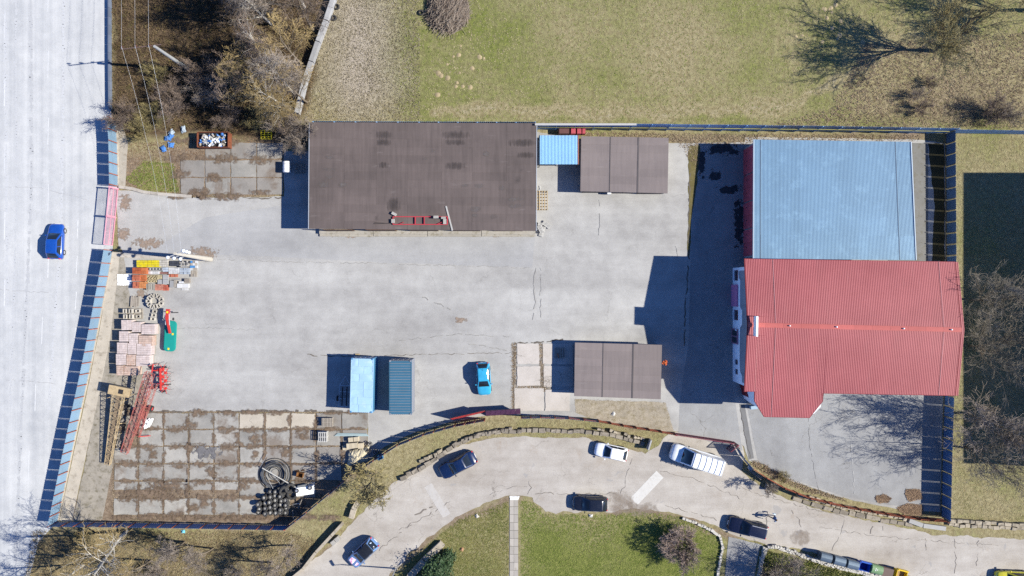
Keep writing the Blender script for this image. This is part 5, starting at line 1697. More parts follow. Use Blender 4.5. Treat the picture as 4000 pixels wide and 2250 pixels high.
pallet("pallet standing in the shade beside the lane garage", 2186, 1378, PI / 2, .09, 1.2, 1.1, 6)
pallet("shaded pallet beside the flat hall under the bush", 1165, 590, 0.0, .07, 1.2, 1.0, 5)
pallet("shaded crate-like pallet beside the white tank", 1172, 660, PI / 2, .07, 1.1, 1.1, 4)
lg = MB().box((0, 0, .3), (.10, .5, .07)).build("orange_tool", mat("orange_tool", C(220, 140, 100), .1), None, loc=(G(2179, 1388).x, G(2179, 1388).y, 0), rz=.3)
lg.location.z = -.02
tag(lg, "orange-brown hand tool lying on the shaded pallet", "tool")
# timber rack against the hall
rk = thing("timber_rack", "pale new timber rack of stacked frames against the flat hall", "rack", G(2116, 786))
for i in range(5):
    link("board", board(.09, 2.2, .10, M_wood), rk, (-.6 + i * .3, 0, .75))
for j in range(7):
    link("crosspiece", board(1.2, .10, .05, M_wood), rk, (0, -1.05 + j * .35, .66))
for x in (-.55, .55):
    for y in (-1, 1):
        link("leg", board(.09, .09, .66, M_wood), rk, (x, y, .33))
pk = [(2118, 905, 1.25, 1.2, .35), (2135, 878, -.6, 1.0, .25), (2108, 885, 1.3, .9, .12), (2112, 896, -1.1, .9, .3)]
for i, (px, py, an, L_, zz) in enumerate(pk):
    t = thing("broken_pallet", "broken grey pallet piece in the heap at the hall corner", "pallet", (G(px, py).x, G(px, py).y, .03 + i * .09), an, "broken pallet heap at the hall corner")
    pallet_parts(t, L_, .5, 4, M_bleach)
bp = thing("bent_pipe", "bent grey pipe lying on the ground beside the flat hall", "pipe", G(2107, 738, 0))
MB().tube((0, .35, .06), (.08, -.05, .06), .05, n=7).tube((.08, -.05, .06), (-.15, -.22, .06), .04, n=7).tube((-.15, -.22, .06), (-.3, -.25, .06), .04, n=7).build("pipe", M_galv, bp)
bx = MB().box((0, 0, .55), (.42, .36, .5)).build("meter_box", mat("white_box", (.7, .69, .67), .05), None, loc=G(2377, 755), rz=0)
tag(bx, "small white box mounted at the front of the upper garage", "box")
cz = MB()
for i in range(40):
    a_, r_ = R.uniform(0, 6.28), R.uniform(0, .32)
    cz.box((r_ * math.cos(a_), r_ * math.sin(a_) * .8, R.uniform(.9, 1.5)), (.16, .12, .1), rz=a_)
tag(cz.build("orange_tarpaulin", mat("orange_cloth", C(238, 120, 70), .25, 4.0), None, loc=G(2588, 1412)), "crumpled orange cloth hanging at the garage wall", "cloth")
# stored sheets behind the carport
st_ = thing("sheet_stack", "stack of red and brown roofing sheets behind the blue carport", "stack", G(2235, 514))
for i, (x, w_, m) in enumerate(((-1.0, 1.2, mat("brown_sheets", C(120, 84, 84), .15)), (.05, .55, M_reddoor), (.72, .5, M_reddoor), (1.25, .35, M_reddoor))):
    MB().box((x, 0, .5), (w_, .85, .9)).build("sheet_bundle", m, st_)
    MB().box((x, 0, .97), (w_ * .9, .8, .03)).build("sheet", m, st_)
wp = MB().box((0, 0, .0), (11.2, .22, .12)).build("white_board", M_bleach, None, loc=G(2288, 486, 3.3))
tag(wp, "long white board lying along the top of the back fence", "board")

# ------------------------------------------------------------------ slab floor clutter
pi_ = thing("pipe_bundle", "bundle of pale blue plastic pipes on the slab floor", "pipes", G(1377, 1697), dirz(100, 1))
for i in range(4):
    MB().tube((-2.0 + .1 * i, (i - 1.5) * .09, .16), (1.9 - .08 * i, (i - 1.5) * .075, .16), .04, n=7).build("pipe", mat("pale_pipe", C(206, 230, 236), .06), pi_)
for (px, py, w_, d_, h_) in ((1374, 1714, .55, .5, .5), (1395, 1712, .55, .5, .5), (1370, 1737, .62, .6, .7), (1391, 1735, .62, .6, .7), (1413, 1737, .6, .6, .6), (1350, 1747, .55, .5, .25)):
    t = thing("carton", "cream carton stacked beside the crumpled tarpaulin", "box", (G(px, py).x, G(px, py).y, .08), .1, "cream cartons beside the tarpaulin")
    MB().box((0, 0, h_ / 2), (w_, d_, h_)).build("box_body", mat("cream_carton", C(226, 212, 186), .08, 2.0), t)
    for s_ in (-1, 1):
        MB().box((s_ * w_ * .25, 0, h_ + .008), (w_ * .49, d_, .012)).build("flap", MATS["cream_carton"], t)
tp = thing("tarpaulin", "crumpled cream tarpaulin thrown over goods by the curved fence", "tarpaulin", G(1402, 1780), .15)
n = 26
vs = []
for j in range(n):
    for i in range(n):
        u, v = i / (n - 1) - .5, j / (n - 1) - .5
        z = .75 - 1.1 * max(abs(u), abs(v)) ** 3 * 3 + .10 * mnoise.noise(Vector((u * 9, v * 5, 2))) + .05 * mnoise.noise(Vector((u * 22, v * 16, 7)))
        vs.append((u * 2.4 + .12 * mnoise.noise(Vector((v * 5, 1, 0))) + v * .45, v * 1.75 + .2 * u, max(.03, z)))
MB().add(vs, [(j * n + i, j * n + i + 1, (j + 1) * n + i + 1, (j + 1) * n + i) for j in range(n - 1) for i in range(n - 1)]).build("sheet", mat("cream_tarpaulin", C(240, 228, 198), .06, 2.0), tp)
def hoop(label, px, py, r, z=.5):
    t = thing("cable_reel", label, "reel", G(px, py))
    MB().lathe([(r - .05, z - .04), (r, z - .04), (r, z + .04), (r - .05, z + .04), (r - .05, z - .04)], 20).build("rim", M_darkm, t)
    for k in range(3):
        a_ = k * PI / 3
        MB().bar((-r * math.cos(a_), -r * math.sin(a_), z), (r * math.cos(a_), r * math.sin(a_), z), .05, .05).build("spoke", M_darkm, t)
    MB().tube((0, 0, 0), (0, 0, z), .06, n=8).build("hub", M_darkm, t)
hoop("dark spoked reel on the asphalt beside the cartons", 1448, 1731, .28)
hoop("dark spoked reel lying on the tarpaulin edge", 1446, 1755, .27, .8)
hoop("larger dark spoked reel near the curved fence", 1472, 1760, .32, .6)
cr = MB()
for x, y, w_, d_ in ((0, -.28, .6, .03), (0, .28, .6, .03), (-.3, 0, .03, .56), (.3, 0, .03, .56)):
    cr.box((x, y, .2), (w_, d_, .4))
cr.box((0, 0, .03), (.6, .56, .04))
tag(cr.build("blue_crate", mat("blue_crate", C(70, 140, 200), .1), None, loc=G(1486, 1783), rz=.4), "open blue plastic crate in the shade of the curved fence", "crate")
# coil of pipes
coil = thing("hose_coil", "large coil of black and grey plastic hose on the slab floor", "coil", G(1075, 1852, 0))
for k in range(13):
    rr_ = random.Random(k)
    rad = 1.0 + .75 * rr_.random() if k > 3 else .55 + .12 * k
    cx, cy, z = rr_.uniform(-.15, .15), rr_.uniform(-.15, .15), .08 + .03 * k
    mb = MB()
    N = 40
    tilt = rr_.uniform(-.06, .06)
    pts = [Vector((cx + rad * math.cos(2 * PI * i / N), cy + rad * math.sin(2 * PI * i / N) * rr_.uniform(.99, 1.01), z + tilt * math.cos(2 * PI * i / N))) for i in range(N)]
    for i in range(N):
        mb.tube(pts[i], pts[(i + 1) % N], .035, n=5, cap=False)
    mb.build("hose_loop", M_plast if k % 2 else mat("grey_hose", C(120, 124, 132), .1), coil)
MB().lathe([(1.80, .05), (1.88, .05), (1.88, .16), (1.80, .16), (1.80, .05)], 36).build("outer_hose", M_plast, coil)
pl_ = MB().tube((-1.9, 1.25, .55), (1.9, -1.0, .45), .06, n=8)
tag(pl_.build("steel_tube", mat("white_tube", C(232, 230, 224), .06), None, loc=G(1095, 1866)), "long white steel tube lying across the hose coil", "tube")
for (dx, dy, an) in ((-35, -52, 1.05), (10, 10, -.9), (-10, 30, -1.1)):
    tag(MB().tube((-.9, 0, .5), (.9, 0, .52), .02, n=5).build("thin_rod", M_galv, None, loc=G(1070 + dx, 1850 + dy), rz=an), "thin galvanised rod lying on the hose coil", "rod", "thin rods on the hose coil")
bb = thing("wooden_crate", "rusty brown open box on the slab floor near the hose coil", "crate", G(1176, 1851), -.2)
for x, y, w_, d_ in ((0, -.26, .72, .04), (0, .26, .72, .04), (-.36, 0, .04, .52), (.36, 0, .04, .52)):
    MB().box((x, y, .3), (w_, d_, .6)).build("side", mat("rusty_box", C(150, 104, 60), .2, 2.0), bb)
MB().box((0, 0, .12), (.7, .5, .05)).build("bottom", MATS["rusty_box"], bb)
for (px, py, w_) in ((1162, 1838, .5), (1185, 1836, .35)):
    tag(MB().box((0, 0, .12), (w_, .16, .14), rz=.2).build("timber_offcut", mat("dark_timber", C(90, 66, 50), .2), None, loc=G(px, py)), "dark timber offcut beside the rusty box", "timber", "dark offcuts by the rusty box")
# overturned trailer body
tb = thing("overturned_trailer", "white trailer lying upside down with its wheels up", "trailer", G(1196, 1912), dirz(100, -14))
MB().box((0, 0, .35), (2.05, .95, .6), taper=.98).build("trailer_body", mat("white_panel", (.72, .72, .71), .03), tb)
for x, y in ((-.85, .18), (.68, .32)):
    w_ = thing("wheel", None, None, (x, y, .80)); w_.parent = tb
    w_.rotation_euler = (PI / 2 - .25, 0, 0); w_.scale = (.8, .8, .8)
    link("tyre", _tyre, w_); link("rim", _rim, w_)
MB().tube((-.75, .58, .45), (.30, .62, .45), .13, n=10).build("gas_cylinder", mat("grey_cylinder", C(150, 152, 152), .1), tb)
MB().bar((-1.0, 0, .5), (-2.2, .5, .45), .06, .06).build("drawbar", M_galv, tb)

# tyre heap
M_tyre = mat("old_tyre", (.03, .03, .031), .35, 4.0, rough=.95, dirt=(.11, .10, .09), dirt_amt=.5, rnd=.3)
def tyre_mesh(r, w, rim):
    mb = MB()
    mb.lathe([(r * .56, -w * .38), (r * .66, -w / 2), (r * .90, -w / 2), (r, -w * .3), (r, w * .3), (r * .90, w / 2), (r * .66, w / 2), (r * .56, w * .38), (r * .56, -w * .38)], 16)
    me = mb.mesh("tyre", True)
    me.materials.append(M_tyre)
    return me
TY, RIMM = tyre_mesh(.30, .19, True), MB().lathe([(0, .0), (.07, .03), (.11, .01), (.16, .03), (.16, -.05), (0, -.04)], 14).mesh("rim", True)
RIMM.materials.append(mat("pale_rim", (.24, .235, .225), .25, 4.0, rough=.5, rnd=.2))
stacks = []
for (cx, ys_) in ((1013, (1966, 1988, 2002)), (1036, (1942, 1964, 1984, 2002)), (1058, (1920, 1938, 1958, 1980, 2000)), (1078, (1918, 1936, 1954, 1972, 1986, 2001)), (1098, (1938, 1954, 1972, 1988, 2002)), (1117, (1952, 1968, 1984, 2001))):
    for y in ys_:
        stacks.append((cx + R.uniform(-2, 2), y + R.uniform(-2, 2)))
for i, (px, py) in enumerate(stacks):
    base = G(px, py, .5)
    nst = 3 + (i % 3 == 0)
    for k in range(nst):
        t = thing("old_tyre", "worn tyre piled in the rows of tyres at the fence corner", "tyre", (base.x + R.uniform(-.04, .04), base.y + R.uniform(-.04, .04) - .02 * k, .17 + k * .195), R.uniform(0, 6), "tyres piled at the fence corner")
        t.rotation_euler = (R.uniform(-.12, .12), R.uniform(-.12, .12), R.uniform(0, 6))
        link("tyre", TY, t)
        if k == nst - 1 or R.random() < .3:
            link("rim", RIMM, t)
BT = tyre_mesh(.62, .40, False)
for (px, py, tilt, lab) in ((1139, 1932, .12, "large tractor tyre lying beside the white overturned trailer"), (1132, 1908, .45, "large tyre leaning with blue film inside near the hose coil"), (1109, 1915, 1.0, "large tyre propped on edge beside the piled tyres")):
    t = thing("tractor_tyre", lab, "tyre", (G(px, py, .5).x, G(px, py, .5).y, .32 + .3 * tilt))
    t.rotation_euler = (tilt * .4, tilt * .8, 0)
    link("tyre", BT, t)
for k in range(9):
    px, py = R.uniform(1130, 1195), R.uniform(1955, 2000)
    py = py - (px - 1130) * .45 + 10
    t = thing("scrap_bar", "scrap metal bar in the shaded heap by the tyre pile", "scrap metal", (G(px, py).x, G(px, py).y, .1 + .05 * k), R.uniform(0, 3), "scrap bars by the tyre pile")
    MB().bar((-R.uniform(.3, .8), 0, 0), (R.uniform(.3, .8), 0, R.uniform(0, .3)), .06, .05).build("bar", R.choice((M_galv, M_grayw, M_darkm)), t)
for (px, py) in ((1330, 112),):
    pass
for (px, py, lab) in ((1646, 51, "single old tyre lying in the grass near the brushwood heap"), (1316, 28, "old tyre lying beside the concrete wall end"), (1305, 71, "half-buried old tyre along the concrete wall")):
    t = thing("old_tyre", lab, "tyre", (G(px, py).x, G(px, py).y, .12))
    o = link("tyre", TY, t); o.scale = (1.15, 1.15, 1.1)

# ------------------------------------------------------------------ corner by the wood: skip, crates, tank
sk = thing("scrap_skip", "rusty skip heaped with metal scrap beside the wood", "skip", G(846, 553), 0)
W_, D_, H_ = 3.5, 1.7, 1.15
M_skip = mat("rusty_skip", C(150, 88, 62), .2, 1.5, dirt=C(90, 52, 40), dirt_amt=.5)
for x, y, w_, d_ in ((0, -D_ / 2, W_, .06), (0, D_ / 2, W_, .06), (-W_ / 2, 0, .06, D_ - .07), (W_ / 2, 0, .06, D_ - .07)):
    MB().box((x, y, H_ / 2), (w_, d_, H_)).build("side", M_skip, sk)
MB().box((0, 0, .75), (W_ - .1, D_ - .1, .06)).build("fill_layer", M_darkm, sk)
scr = [M_galv, M_bleach, mat("blue_scrap", (.05, .16, .45), .1), M_darkm, M_grayw, mat("white_scrap", (.6, .62, .66), .1)]
for k in range(90):
    x, y = R.uniform(-W_ / 2 + .2, W_ / 2 - .2), R.uniform(-D_ / 2 + .2, D_ / 2 - .2)
    if x < -1.15 and k % 3:
        continue
    c_ = thing("scrap_piece", "piece of scrap metal or plastic heaped in the rusty skip", "scrap", G(846, 553, 0) + Vector((x, y, .80 + R.uniform(0, .35))), R.uniform(0, 6), "scrap heaped in the skip")
    c_.rotation_euler = (R.uniform(-.6, .6), R.uniform(-.6, .6), R.uniform(0, 6))
    if k % 2:
        MB().tube((-R.uniform(.12, .3), 0, 0), (R.uniform(.12, .3), 0, 0), R.uniform(.06, .13), n=8).build("pipe", R.choice(scr), c_)
    else:
        MB().box((0, 0, 0), (R.uniform(.15, .5), R.uniform(.1, .3), R.uniform(.04, .2)), taper=.7).build("plate", R.choice(scr), c_)
yc = thing("yellow_crate", "yellow plastic crate at the wood edge", "crate", G(1043, 528))
for i in range(5):
    MB().bar((-.6, -.5 + i * .25, .3), (.6, -.5 + i * .25, .3), .07, .05).build("slat", mat("yellow_crate", C(236, 220, 50), .1), yc)
for i in range(4):
    MB().bar((-.6 + i * .4, -.5, .26), (-.6 + i * .4, .5, .26), .09, .05).build("slat", MATS["yellow_crate"], yc)
tk = thing("water_tank", "white cylindrical tank lying beside the flat hall", "tank", G(1120, 652, .7), 0)
tk.location.z = .05
MB().lathe([(0, -.62), (.42, -.62), (.45, -.56), (.45, .56), (.42, .62), (0, .62)], 20, (0, 0, .62), 'Y').build("tank_shell", mat("tank_white", (.66, .65, .64), .06, 3.0), tk, smooth=True)
for y in (-.3, .3):
    MB().lathe([(.455, y - .02), (.462, y), (.455, y + .02)], 20, (0, 0, .62), 'Y').build("hoop", M_galv, tk)
    MB().box((0, y, .1), (.7, .08, .2)).build("cradle", M_grayw, tk)
for k, (px, py, s_) in enumerate(((657, 540, 1), (668, 533, .8), (640, 582, 1), (670, 567, .9), (672, 518, .9), (718, 505, 1.1))):
    mb = MB().patch((-.4 * s_, -.25, .06), (.4 * s_, -.3, .05), (.35 * s_, .3, .08), (-.3 * s_, .25, .05), 6, 6, (0, 0, .2))
    mb.v = [(x + R.uniform(-.06, .06), y + R.uniform(-.06, .06), z + R.uniform(0, .1)) for x, y, z in mb.v]
    tag(mb.build("plastic_sheet", mat("blue_plastic_sheet", C(90, 150, 230), .2) if k < 4 else mat("pale_plastic_sheet", C(190, 206, 222), .2), None, loc=G(px, py), rz=k), "crumpled piece of blue plastic sheet at the wood edge" if k < 4 else "crumpled pale plastic sheet under the trees", "litter", "plastic litter at the wood edge")
# ------------------------------------------------------------------ goods yard: samples, pallets, machines
def Q(zx, zy):
    return (350 + zx / 3.622, 950 + zy / 3.622)
def stack(label, x0, y0, x1, y1, h, m, nx, ny, name="block_stack", piece="block", gap=.02, jz=.02, rz=0.0, core=True, alts=None, cat="blocks", base=True):
    a, b = G(*Q(x0, y0), h), G(*Q(x1, y1), h)
    cx, cy, w_, d_ = (a.x + b.x) / 2, (a.y + b.y) / 2, abs(b.x - a.x), abs(a.y - b.y)
    t = thing(name, label, cat, (cx, cy, .022), rz)
    ph = min(.22, h * .5)
    if core:
        MB().box((0, 0, (h - ph) / 2), (w_ * .96, d_ * .96, h - ph)).build("lower_layers", m, t)
    for i in range(nx):
        for j in range(ny):
            mm = R.choice(alts) if alts else m
            o = link(piece, board(w_ / nx - gap, d_ / ny - gap, ph, mm), t, (-w_ / 2 + (i + .5) * w_ / nx, -d_ / 2 + (j + .5) * d_ / ny, h - ph / 2 + R.uniform(-jz, jz)))
            o.rotation_euler = (0, 0, R.uniform(-.04, .04) if jz > .02 else 0)
    return t
def M_(n, c, **k):
    return mat(n, C(*c), .12, 2.5, rnd=.16, **k)
clay, clay2, ochre = M_("clay_orange", (214, 124, 78)), M_("clay_red", (206, 122, 96)), M_("clay_ochre", (226, 150, 96))
pale, grey, dgrey, bluegrey, whitec = M_("paver_pale", (214, 208, 198)), M_("paver_grey", (180, 180, 182)), M_("paver_dark", (72, 76, 88)), M_("stone_bluegrey", (196, 208, 224)), M_("cast_white", (234, 234, 236))
beige, pinkb = M_("block_beige", (222, 206, 166)), M_("brick_pink", (218, 148, 128))
yel = mat("yellow_film", C(246, 226, 30), .22, 2.0, dirt=C(206, 190, 110), dirt_amt=.7)
stack("pallet of pavers wrapped in torn yellow film by the fence end", 665, 240, 815, 340, .55, yel, 3, 3, "wrapped_pallet", jz=.04, cat="pallet")
stack("pallet of pavers wrapped in yellow film next to pale blocks", 822, 240, 985, 340, .5, yel, 3, 3, "wrapped_pallet", jz=.04, cat="pallet")
stack("pale grey paving blocks beside the yellow film", 988, 242, 1112, 332, .45, pale, 5, 3)
stack("dark slate paving blocks in the sample row", 1130, 250, 1262, 326, .4, dgrey, 4, 2)
stack("loose grey stones between slate blocks and blue bags", 1270, 248, 1412, 345, .35, grey, 7, 5, jz=.06, alts=[grey, pale, dgrey])
stack("blue and white bags with wood scraps at the sample row end", 1424, 248, 1522, 384, .3, bluegrey, 3, 4, "bag_heap", "bag", jz=.07, alts=[mat("blue_bag", C(90, 160, 226), .1), whitec, M_grayw], cat="bags")
stack("dark orange clay blocks in a tall stack", 605, 345, 728, 436, 1.0, M_("clay_deep", (196, 104, 66)), 3, 2)
stack("bright orange clay blocks beside the deeper orange stack", 732, 345, 806, 440, .95, clay, 2, 2)
def hollow(label, x0, y0, x1, y1, h, m, nx, ny, name="hollow_block_stack", rnd_=False):
    a, b = G(*Q(x0, y0), h), G(*Q(x1, y1), h)
    w_, d_ = abs(b.x - a.x) / nx, abs(a.y - b.y) / ny
    t = thing(name, label, "blocks", ((a.x + b.x) / 2, (a.y + b.y) / 2, .022))
    for i in range(nx):
        for j in range(ny):
            mb = MB()
            if rnd_:
                r_ = min(w_, d_) * .49
                mb.lathe([(r_ * .66, 0), (r_, 0), (r_, h), (r_ * .66, h), (r_ * .66, .05)], 12)
            else:
                e = min(w_, d_) * .16
                for x, y, ww, dd in ((0, -d_ / 2 + e / 2, w_ - .02, e), (0, d_ / 2 - e / 2 - .01, w_ - .02, e), (-w_ / 2 + e / 2, 0, e, d_ - 2 * e - .01), (w_ / 2 - e / 2 - .015, 0, e, d_ - 2 * e - .01)):
                    mb.box((x, y, h / 2), (ww, dd, h))
            mb.build("hollow_block", m, t, loc=((i - (nx - 1) / 2) * w_ + (.5 * w_ * (j % 2) * .6 if rnd_ else 0), (j - (ny - 1) / 2) * d_, R.uniform(0, .02)))
    return t
hollow("row of grey hollow shaft blocks behind the clay pipes", 812, 342, 1030, 388, .6, grey, 5, 1)
stack("ribbed grey kerb blocks in front of the hollow shaft blocks", 806, 396, 985, 436, .5, whitec, 7, 1)
stack("grey square blocks next to the white framed pallet", 1034, 342, 1110, 404, .55, bluegrey, 2, 2)
stack("dark red and grey block remnants in the sample row", 990, 408, 1110, 436, .35, M_("dark_red", (150, 104, 100)), 4, 1)
stack("white paving blocks on a framed pallet", 1118, 344, 1268, 432, .5, whitec, 6, 4)
stack("bluish grey split stones beside the white pavers", 1276, 350, 1420, 440, .4, bluegrey, 5, 3, jz=.05)
stack("wooden poles and grey scraps below the blue bags", 1426, 390, 1515, 476, .2, M_grayw, 4, 2, jz=.05, cat="timber")
stack("stacked red clay roof tiles nearest the white sheet", 605, 446, 712, 536, .8, clay2, 4, 3, "roof_tile_stack", "tile", jz=.06, cat="tiles")
stack("stacked orange clay roof tiles beside the clay pipes", 716, 446, 796, 540, .7, clay, 3, 3, "roof_tile_stack", "tile", jz=.06, cat="tiles")
stack("bright ochre clay tiles at the front of the sample rows", 700, 545, 792, 640, .6, ochre, 3, 3, "roof_tile_stack", "tile", jz=.06, cat="tiles")
stack("mixed red clay tiles at the front corner of the sample rows", 612, 545, 696, 640, .6, clay2, 3, 3, "roof_tile_stack", "tile", jz=.07, cat="tiles")
hollow("beige round clay pipes standing upright in rows", 782, 448, 950, 556, .45, beige, 4, 3, "clay_pipe_stack", True)
stack("beige blocks beside the round clay pipes", 958, 450, 1026, 505, .45, beige, 3, 2)
stack("large grey concrete slabs stacked flat", 1034, 446, 1112, 582, .5, grey, 1, 2)
stack("smaller grey concrete slabs beside the large slabs", 962, 512, 1030, 580, .4, grey, 1, 1)
stack("clay pipe fittings and tiles beside the grey slabs", 1118, 438, 1236, 480, .35, clay2, 4, 1, jz=.06)
stack("long grey kerbstones lying in the sample row", 1130, 498, 1282, 520, .25, grey, 1, 2)
hollow("grey and white hollow wall blocks at the front row", 806, 572, 922, 660, .5, pale, 5, 1)
stack("pink bricks in a low stack at the front row", 926, 582, 1040, 668, .45, pinkb, 4, 4, piece="brick", cat="bricks")
stack("red bricks beside the pink brick stack", 1044, 590, 1104, 672, .4, M_("brick_red", (206, 110, 90)), 2, 3, piece="brick", cat="bricks")
stack("grey stone trough with pale slab top", 1132, 528, 1186, 628, .4, grey, 1, 1, "stone_slab")
stack("narrow grey slab standing beside the trough", 1192, 520, 1226, 625, .35, M_("slab_warm", (176, 168, 158)), 1, 2, "stone_slab")
stack("large white cast slabs at the end of the front row", 1236, 572, 1402, 632, .35, whitec, 2, 1, "stone_slab")
stack("small white cast slabs behind the large white slabs", 1262, 538, 1334, 568, .35, whitec, 2, 1, "stone_slab")
stack("grey-brown slab leaning pile at the row end", 1340, 500, 1410, 560, .4, M_("slab_brown", (166, 156, 146)), 1, 1, "stone_slab")
stack("white broken slab pieces on the asphalt", 1300, 636, 1400, 668, .08, whitec, 4, 2, "stone_slab", jz=.02, core=False)
# white sheet
mb = MB()
n = 14
for j in range(n):
    for i in range(n):
        u, v = i / (n - 1) - .5, j / (n - 1) - .5
        mb.v.append((u * 1.6 + .10 * mnoise.noise(Vector((v * 6, 3, 0))), v * 1.25 + .10 * mnoise.noise(Vector((u * 6, 9, 0))), .10 + .09 * mnoise.noise(Vector((u * 5, v * 5, 1))) + .03 * mnoise.noise(Vector((u * 16, v * 16, 4)))))
mb.f = [(j * n + i, j * n + i + 1, (j + 1) * n + i + 1, (j + 1) * n + i) for j in range(n - 1) for i in range(n - 1)]
tag(mb.build("white_sheet", mat("white_fleece", (.78, .78, .78), .02), None, loc=G(*Q(500, 518))), "crumpled white sheet lying beside the clay tiles", "sheet")

# U-shaped planters
def u_block(h=.28):
    mb = MB()
    for x, y, ww, dd in ((0, -.15, .5, .07), (0, .15, .5, .07), (-.22, 0, .06, .23), (.22, 0, .06, .23)):
        mb.box((x, y, h / 2), (ww, dd, h))
    me = mb.mesh("planter_block")
    me.materials.append(pale)
    return me
UB = u_block()
def ub(px, py, ang, z, label, group):
    o = link("planter_block", UB, None, (G(px, py).x, G(px, py).y, z), ang)
    tag(o, label, "planter", group)
cx, cy = Q(940, 822)
for k in range(10):
    a_ = k * 2 * PI / 10 + .3
    ub(cx + 24 * math.cos(a_), cy - 22 * math.sin(a_), a_, .025, "hollow concrete planter block in the flower-shaped ring", "planter blocks set in a ring")
    if k in (3, 4, 5, 6, 7):
        ub(cx + 22 * math.cos(a_ + .3), cy - 20 * math.sin(a_ + .3), a_ + .3, .31, "hollow concrete planter block stacked on the ring", "planter blocks stacked on the ring")
for k in range(3):
    x, y = Q(932 - 13 * k, 965 + 53 * k)
    ub(x, y, -.1, .025, "hollow concrete planter block in the short row below the ring", "planter blocks in a short row")
pt = pallet("wooden pallet carrying concrete planter blocks", *Q(640, 995), 0.0, .03, 2.0, 1.2, 8)
for i in range(3):
    for j in range(2):
        for k in range(2 if i < 2 else 1):
            x, y = Q(540 + i * 82 + 6 * j, 958 + j * 78)
            ub(x, y, PI / 2 if i < 2 else .1, .18 + .29 * k, "hollow concrete planter block stacked on the wooden pallet", "planter blocks on the pallet")
st2 = thing("plank_stack", "grey planks stacked beside the planter ring", "timber", (G(*Q(655, 826)).x, G(*Q(655, 826)).y, .03), -.06)
for i in range(5):
    for k in range(2):
        link("plank", board(.16, 1.15, .05, M_grayw), st2, (-.42 + .2 * i, R.uniform(-.08, .08), .12 + .06 * k))
# brick pallets
bw = mat("wrapped_brick", C(234, 218, 215), .12, 2.2, dirt=C(214, 186, 178), dirt_amt=.5, rnd=.10)
bo = mat("orange_brick_top", C(226, 200, 186), .16, 2.2, dirt=C(208, 156, 126), dirt_amt=.6, rnd=.14)
rows_ = [[(455, 1087, 600, 1250), (603, 1100, 728, 1285), (732, 1145, 922, 1280)], [(425, 1252, 575, 1400), (578, 1270, 690, 1420), (700, 1290, 890, 1440)]]
def bp_(x0, y0, x1, y1, m, lab, grp):
    h = 1.15
    a, b = G(x0, y0, h), G(x1, y1, h)
    w_, d_ = abs(b.x - a.x) - .03, abs(a.y - b.y) - .03
    t = thing("brick_pallet", lab, "bricks", ((a.x + b.x) / 2, (a.y + b.y) / 2, .03), R.uniform(-.02, .02), grp)
    pallet_parts(t, w_, d_, 5, M_grayw)
    MB().box((0, 0, .15 + .43), (w_ * .97, d_ * .97, .84)).build("brick_pack", m, t)
    nx, ny = 4, 5
    for i in range(nx):
        for j in range(ny):
            link("brick", board(w_ / nx - .012, d_ / ny - .012, .14, m), t, (-w_ / 2 + (i + .5) * w_ / nx, -d_ / 2 + (j + .5) * d_ / ny, 1.06 + R.uniform(-.012, .018)))
tile_ = lambda zx, zy: T(0, 1, zx, zy)
bl_rows = [(965, [(915, 995), (995, 1062), (1066, 1168)], 78), (1050, [(898, 970), (972, 1042), (1046, 1150)], 80), (1135, [(882, 962), (964, 1028), (1030, 1140)], 86), (1222, [(874, 952), (954, 1022), (1026, 1130)], 84)]
for ri, (zy, cols_, hh) in enumerate(bl_rows):
    for ci, (xa, xb) in enumerate(cols_):
        dy = 16 * ci * (1 if ri < 2 else .3)
        x0, y0 = tile_(xa, zy + dy)
        x1, y1 = tile_(xb, zy + dy + hh)
        orange = (ri, ci) in ((1, 2), (3, 1))
        bp_(x0, y0, x1, y1, bo if orange else bw, "pallet of pinkish bricks with an orange-stained top" if orange else "film-wrapped pallet of pale pink bricks in the block by the fence", "orange-stained brick pallets" if orange else "pale brick pallets by the fence")
for k, (xa, xb) in enumerate(((878, 932), (936, 1040))):
    x0, y0 = tile_(xa, 1308 + 6 * k); x1, y1 = tile_(xb, 1385)
    bp_(x0, y0, x1, y1, bo, "narrow brick pallet at the machine end of the brick block" if k == 0 else "wide torn brick pallet at the machine end of the brick block", "brick pallets at the machine end")

# disc mower
M_teal = mat("teal_cover", (.008, .19, .165), .1, 1.0, rough=.55)
M_mred = mat("machine_red", (.42, .035, .03), .1, 2.0, rough=.4)
mo = thing("disc_mower", "teal and red disc mower parked on the asphalt", "mower", (G(663, 1313, .6).x, G(663, 1313, .6).y, .02), dirz(5, -100))
def rr_poly(L_, W_, r, n=6):
    pts = []
    for sx, sy, a0 in ((1, 1, 0), (-1, 1, 90), (-1, -1, 180), (1, -1, 270)):
        for q in range(n + 1):
            a_ = math.radians(a0 + 90 * q / n)
            pts.append((sx * (L_ / 2 - r) + r * math.cos(a_), sy * (W_ / 2 - r) + r * math.sin(a_)))
    return pts
MB().prism(rr_poly(3.5, 1.35, .45), .35, .55, bottom=True).build("deck_cover", M_teal, mo)
MB().prism(rr_poly(3.3, 1.15, .4), .55, .62).build("cover_top", M_teal, mo)
MB().prism(rr_poly(3.2, 1.1, .4), .10, .35, bottom=True).build("curtain", M_plast, mo)
MB().bar((.35, -.15, .85), (2.1, .18, 1.15), .22, .22).build("arm", M_mred, mo)
MB().bar((2.0, .12, 1.1), (3.1, .10, 1.1), .36, .30).build("headstock", M_mred, mo)
for s_ in (-1, 1):
    MB().tube((1.3, .12 + s_ * .22, 1.0), (2.6, .12 + s_ * .2, 1.2), .06, n=8).build("hydraulic_ram", M_galv, mo)
MB().tube((2.7, -.2, 1.0), (2.75, -.95, .8), .05, n=6).build("drive_shaft", M_darkm, mo)
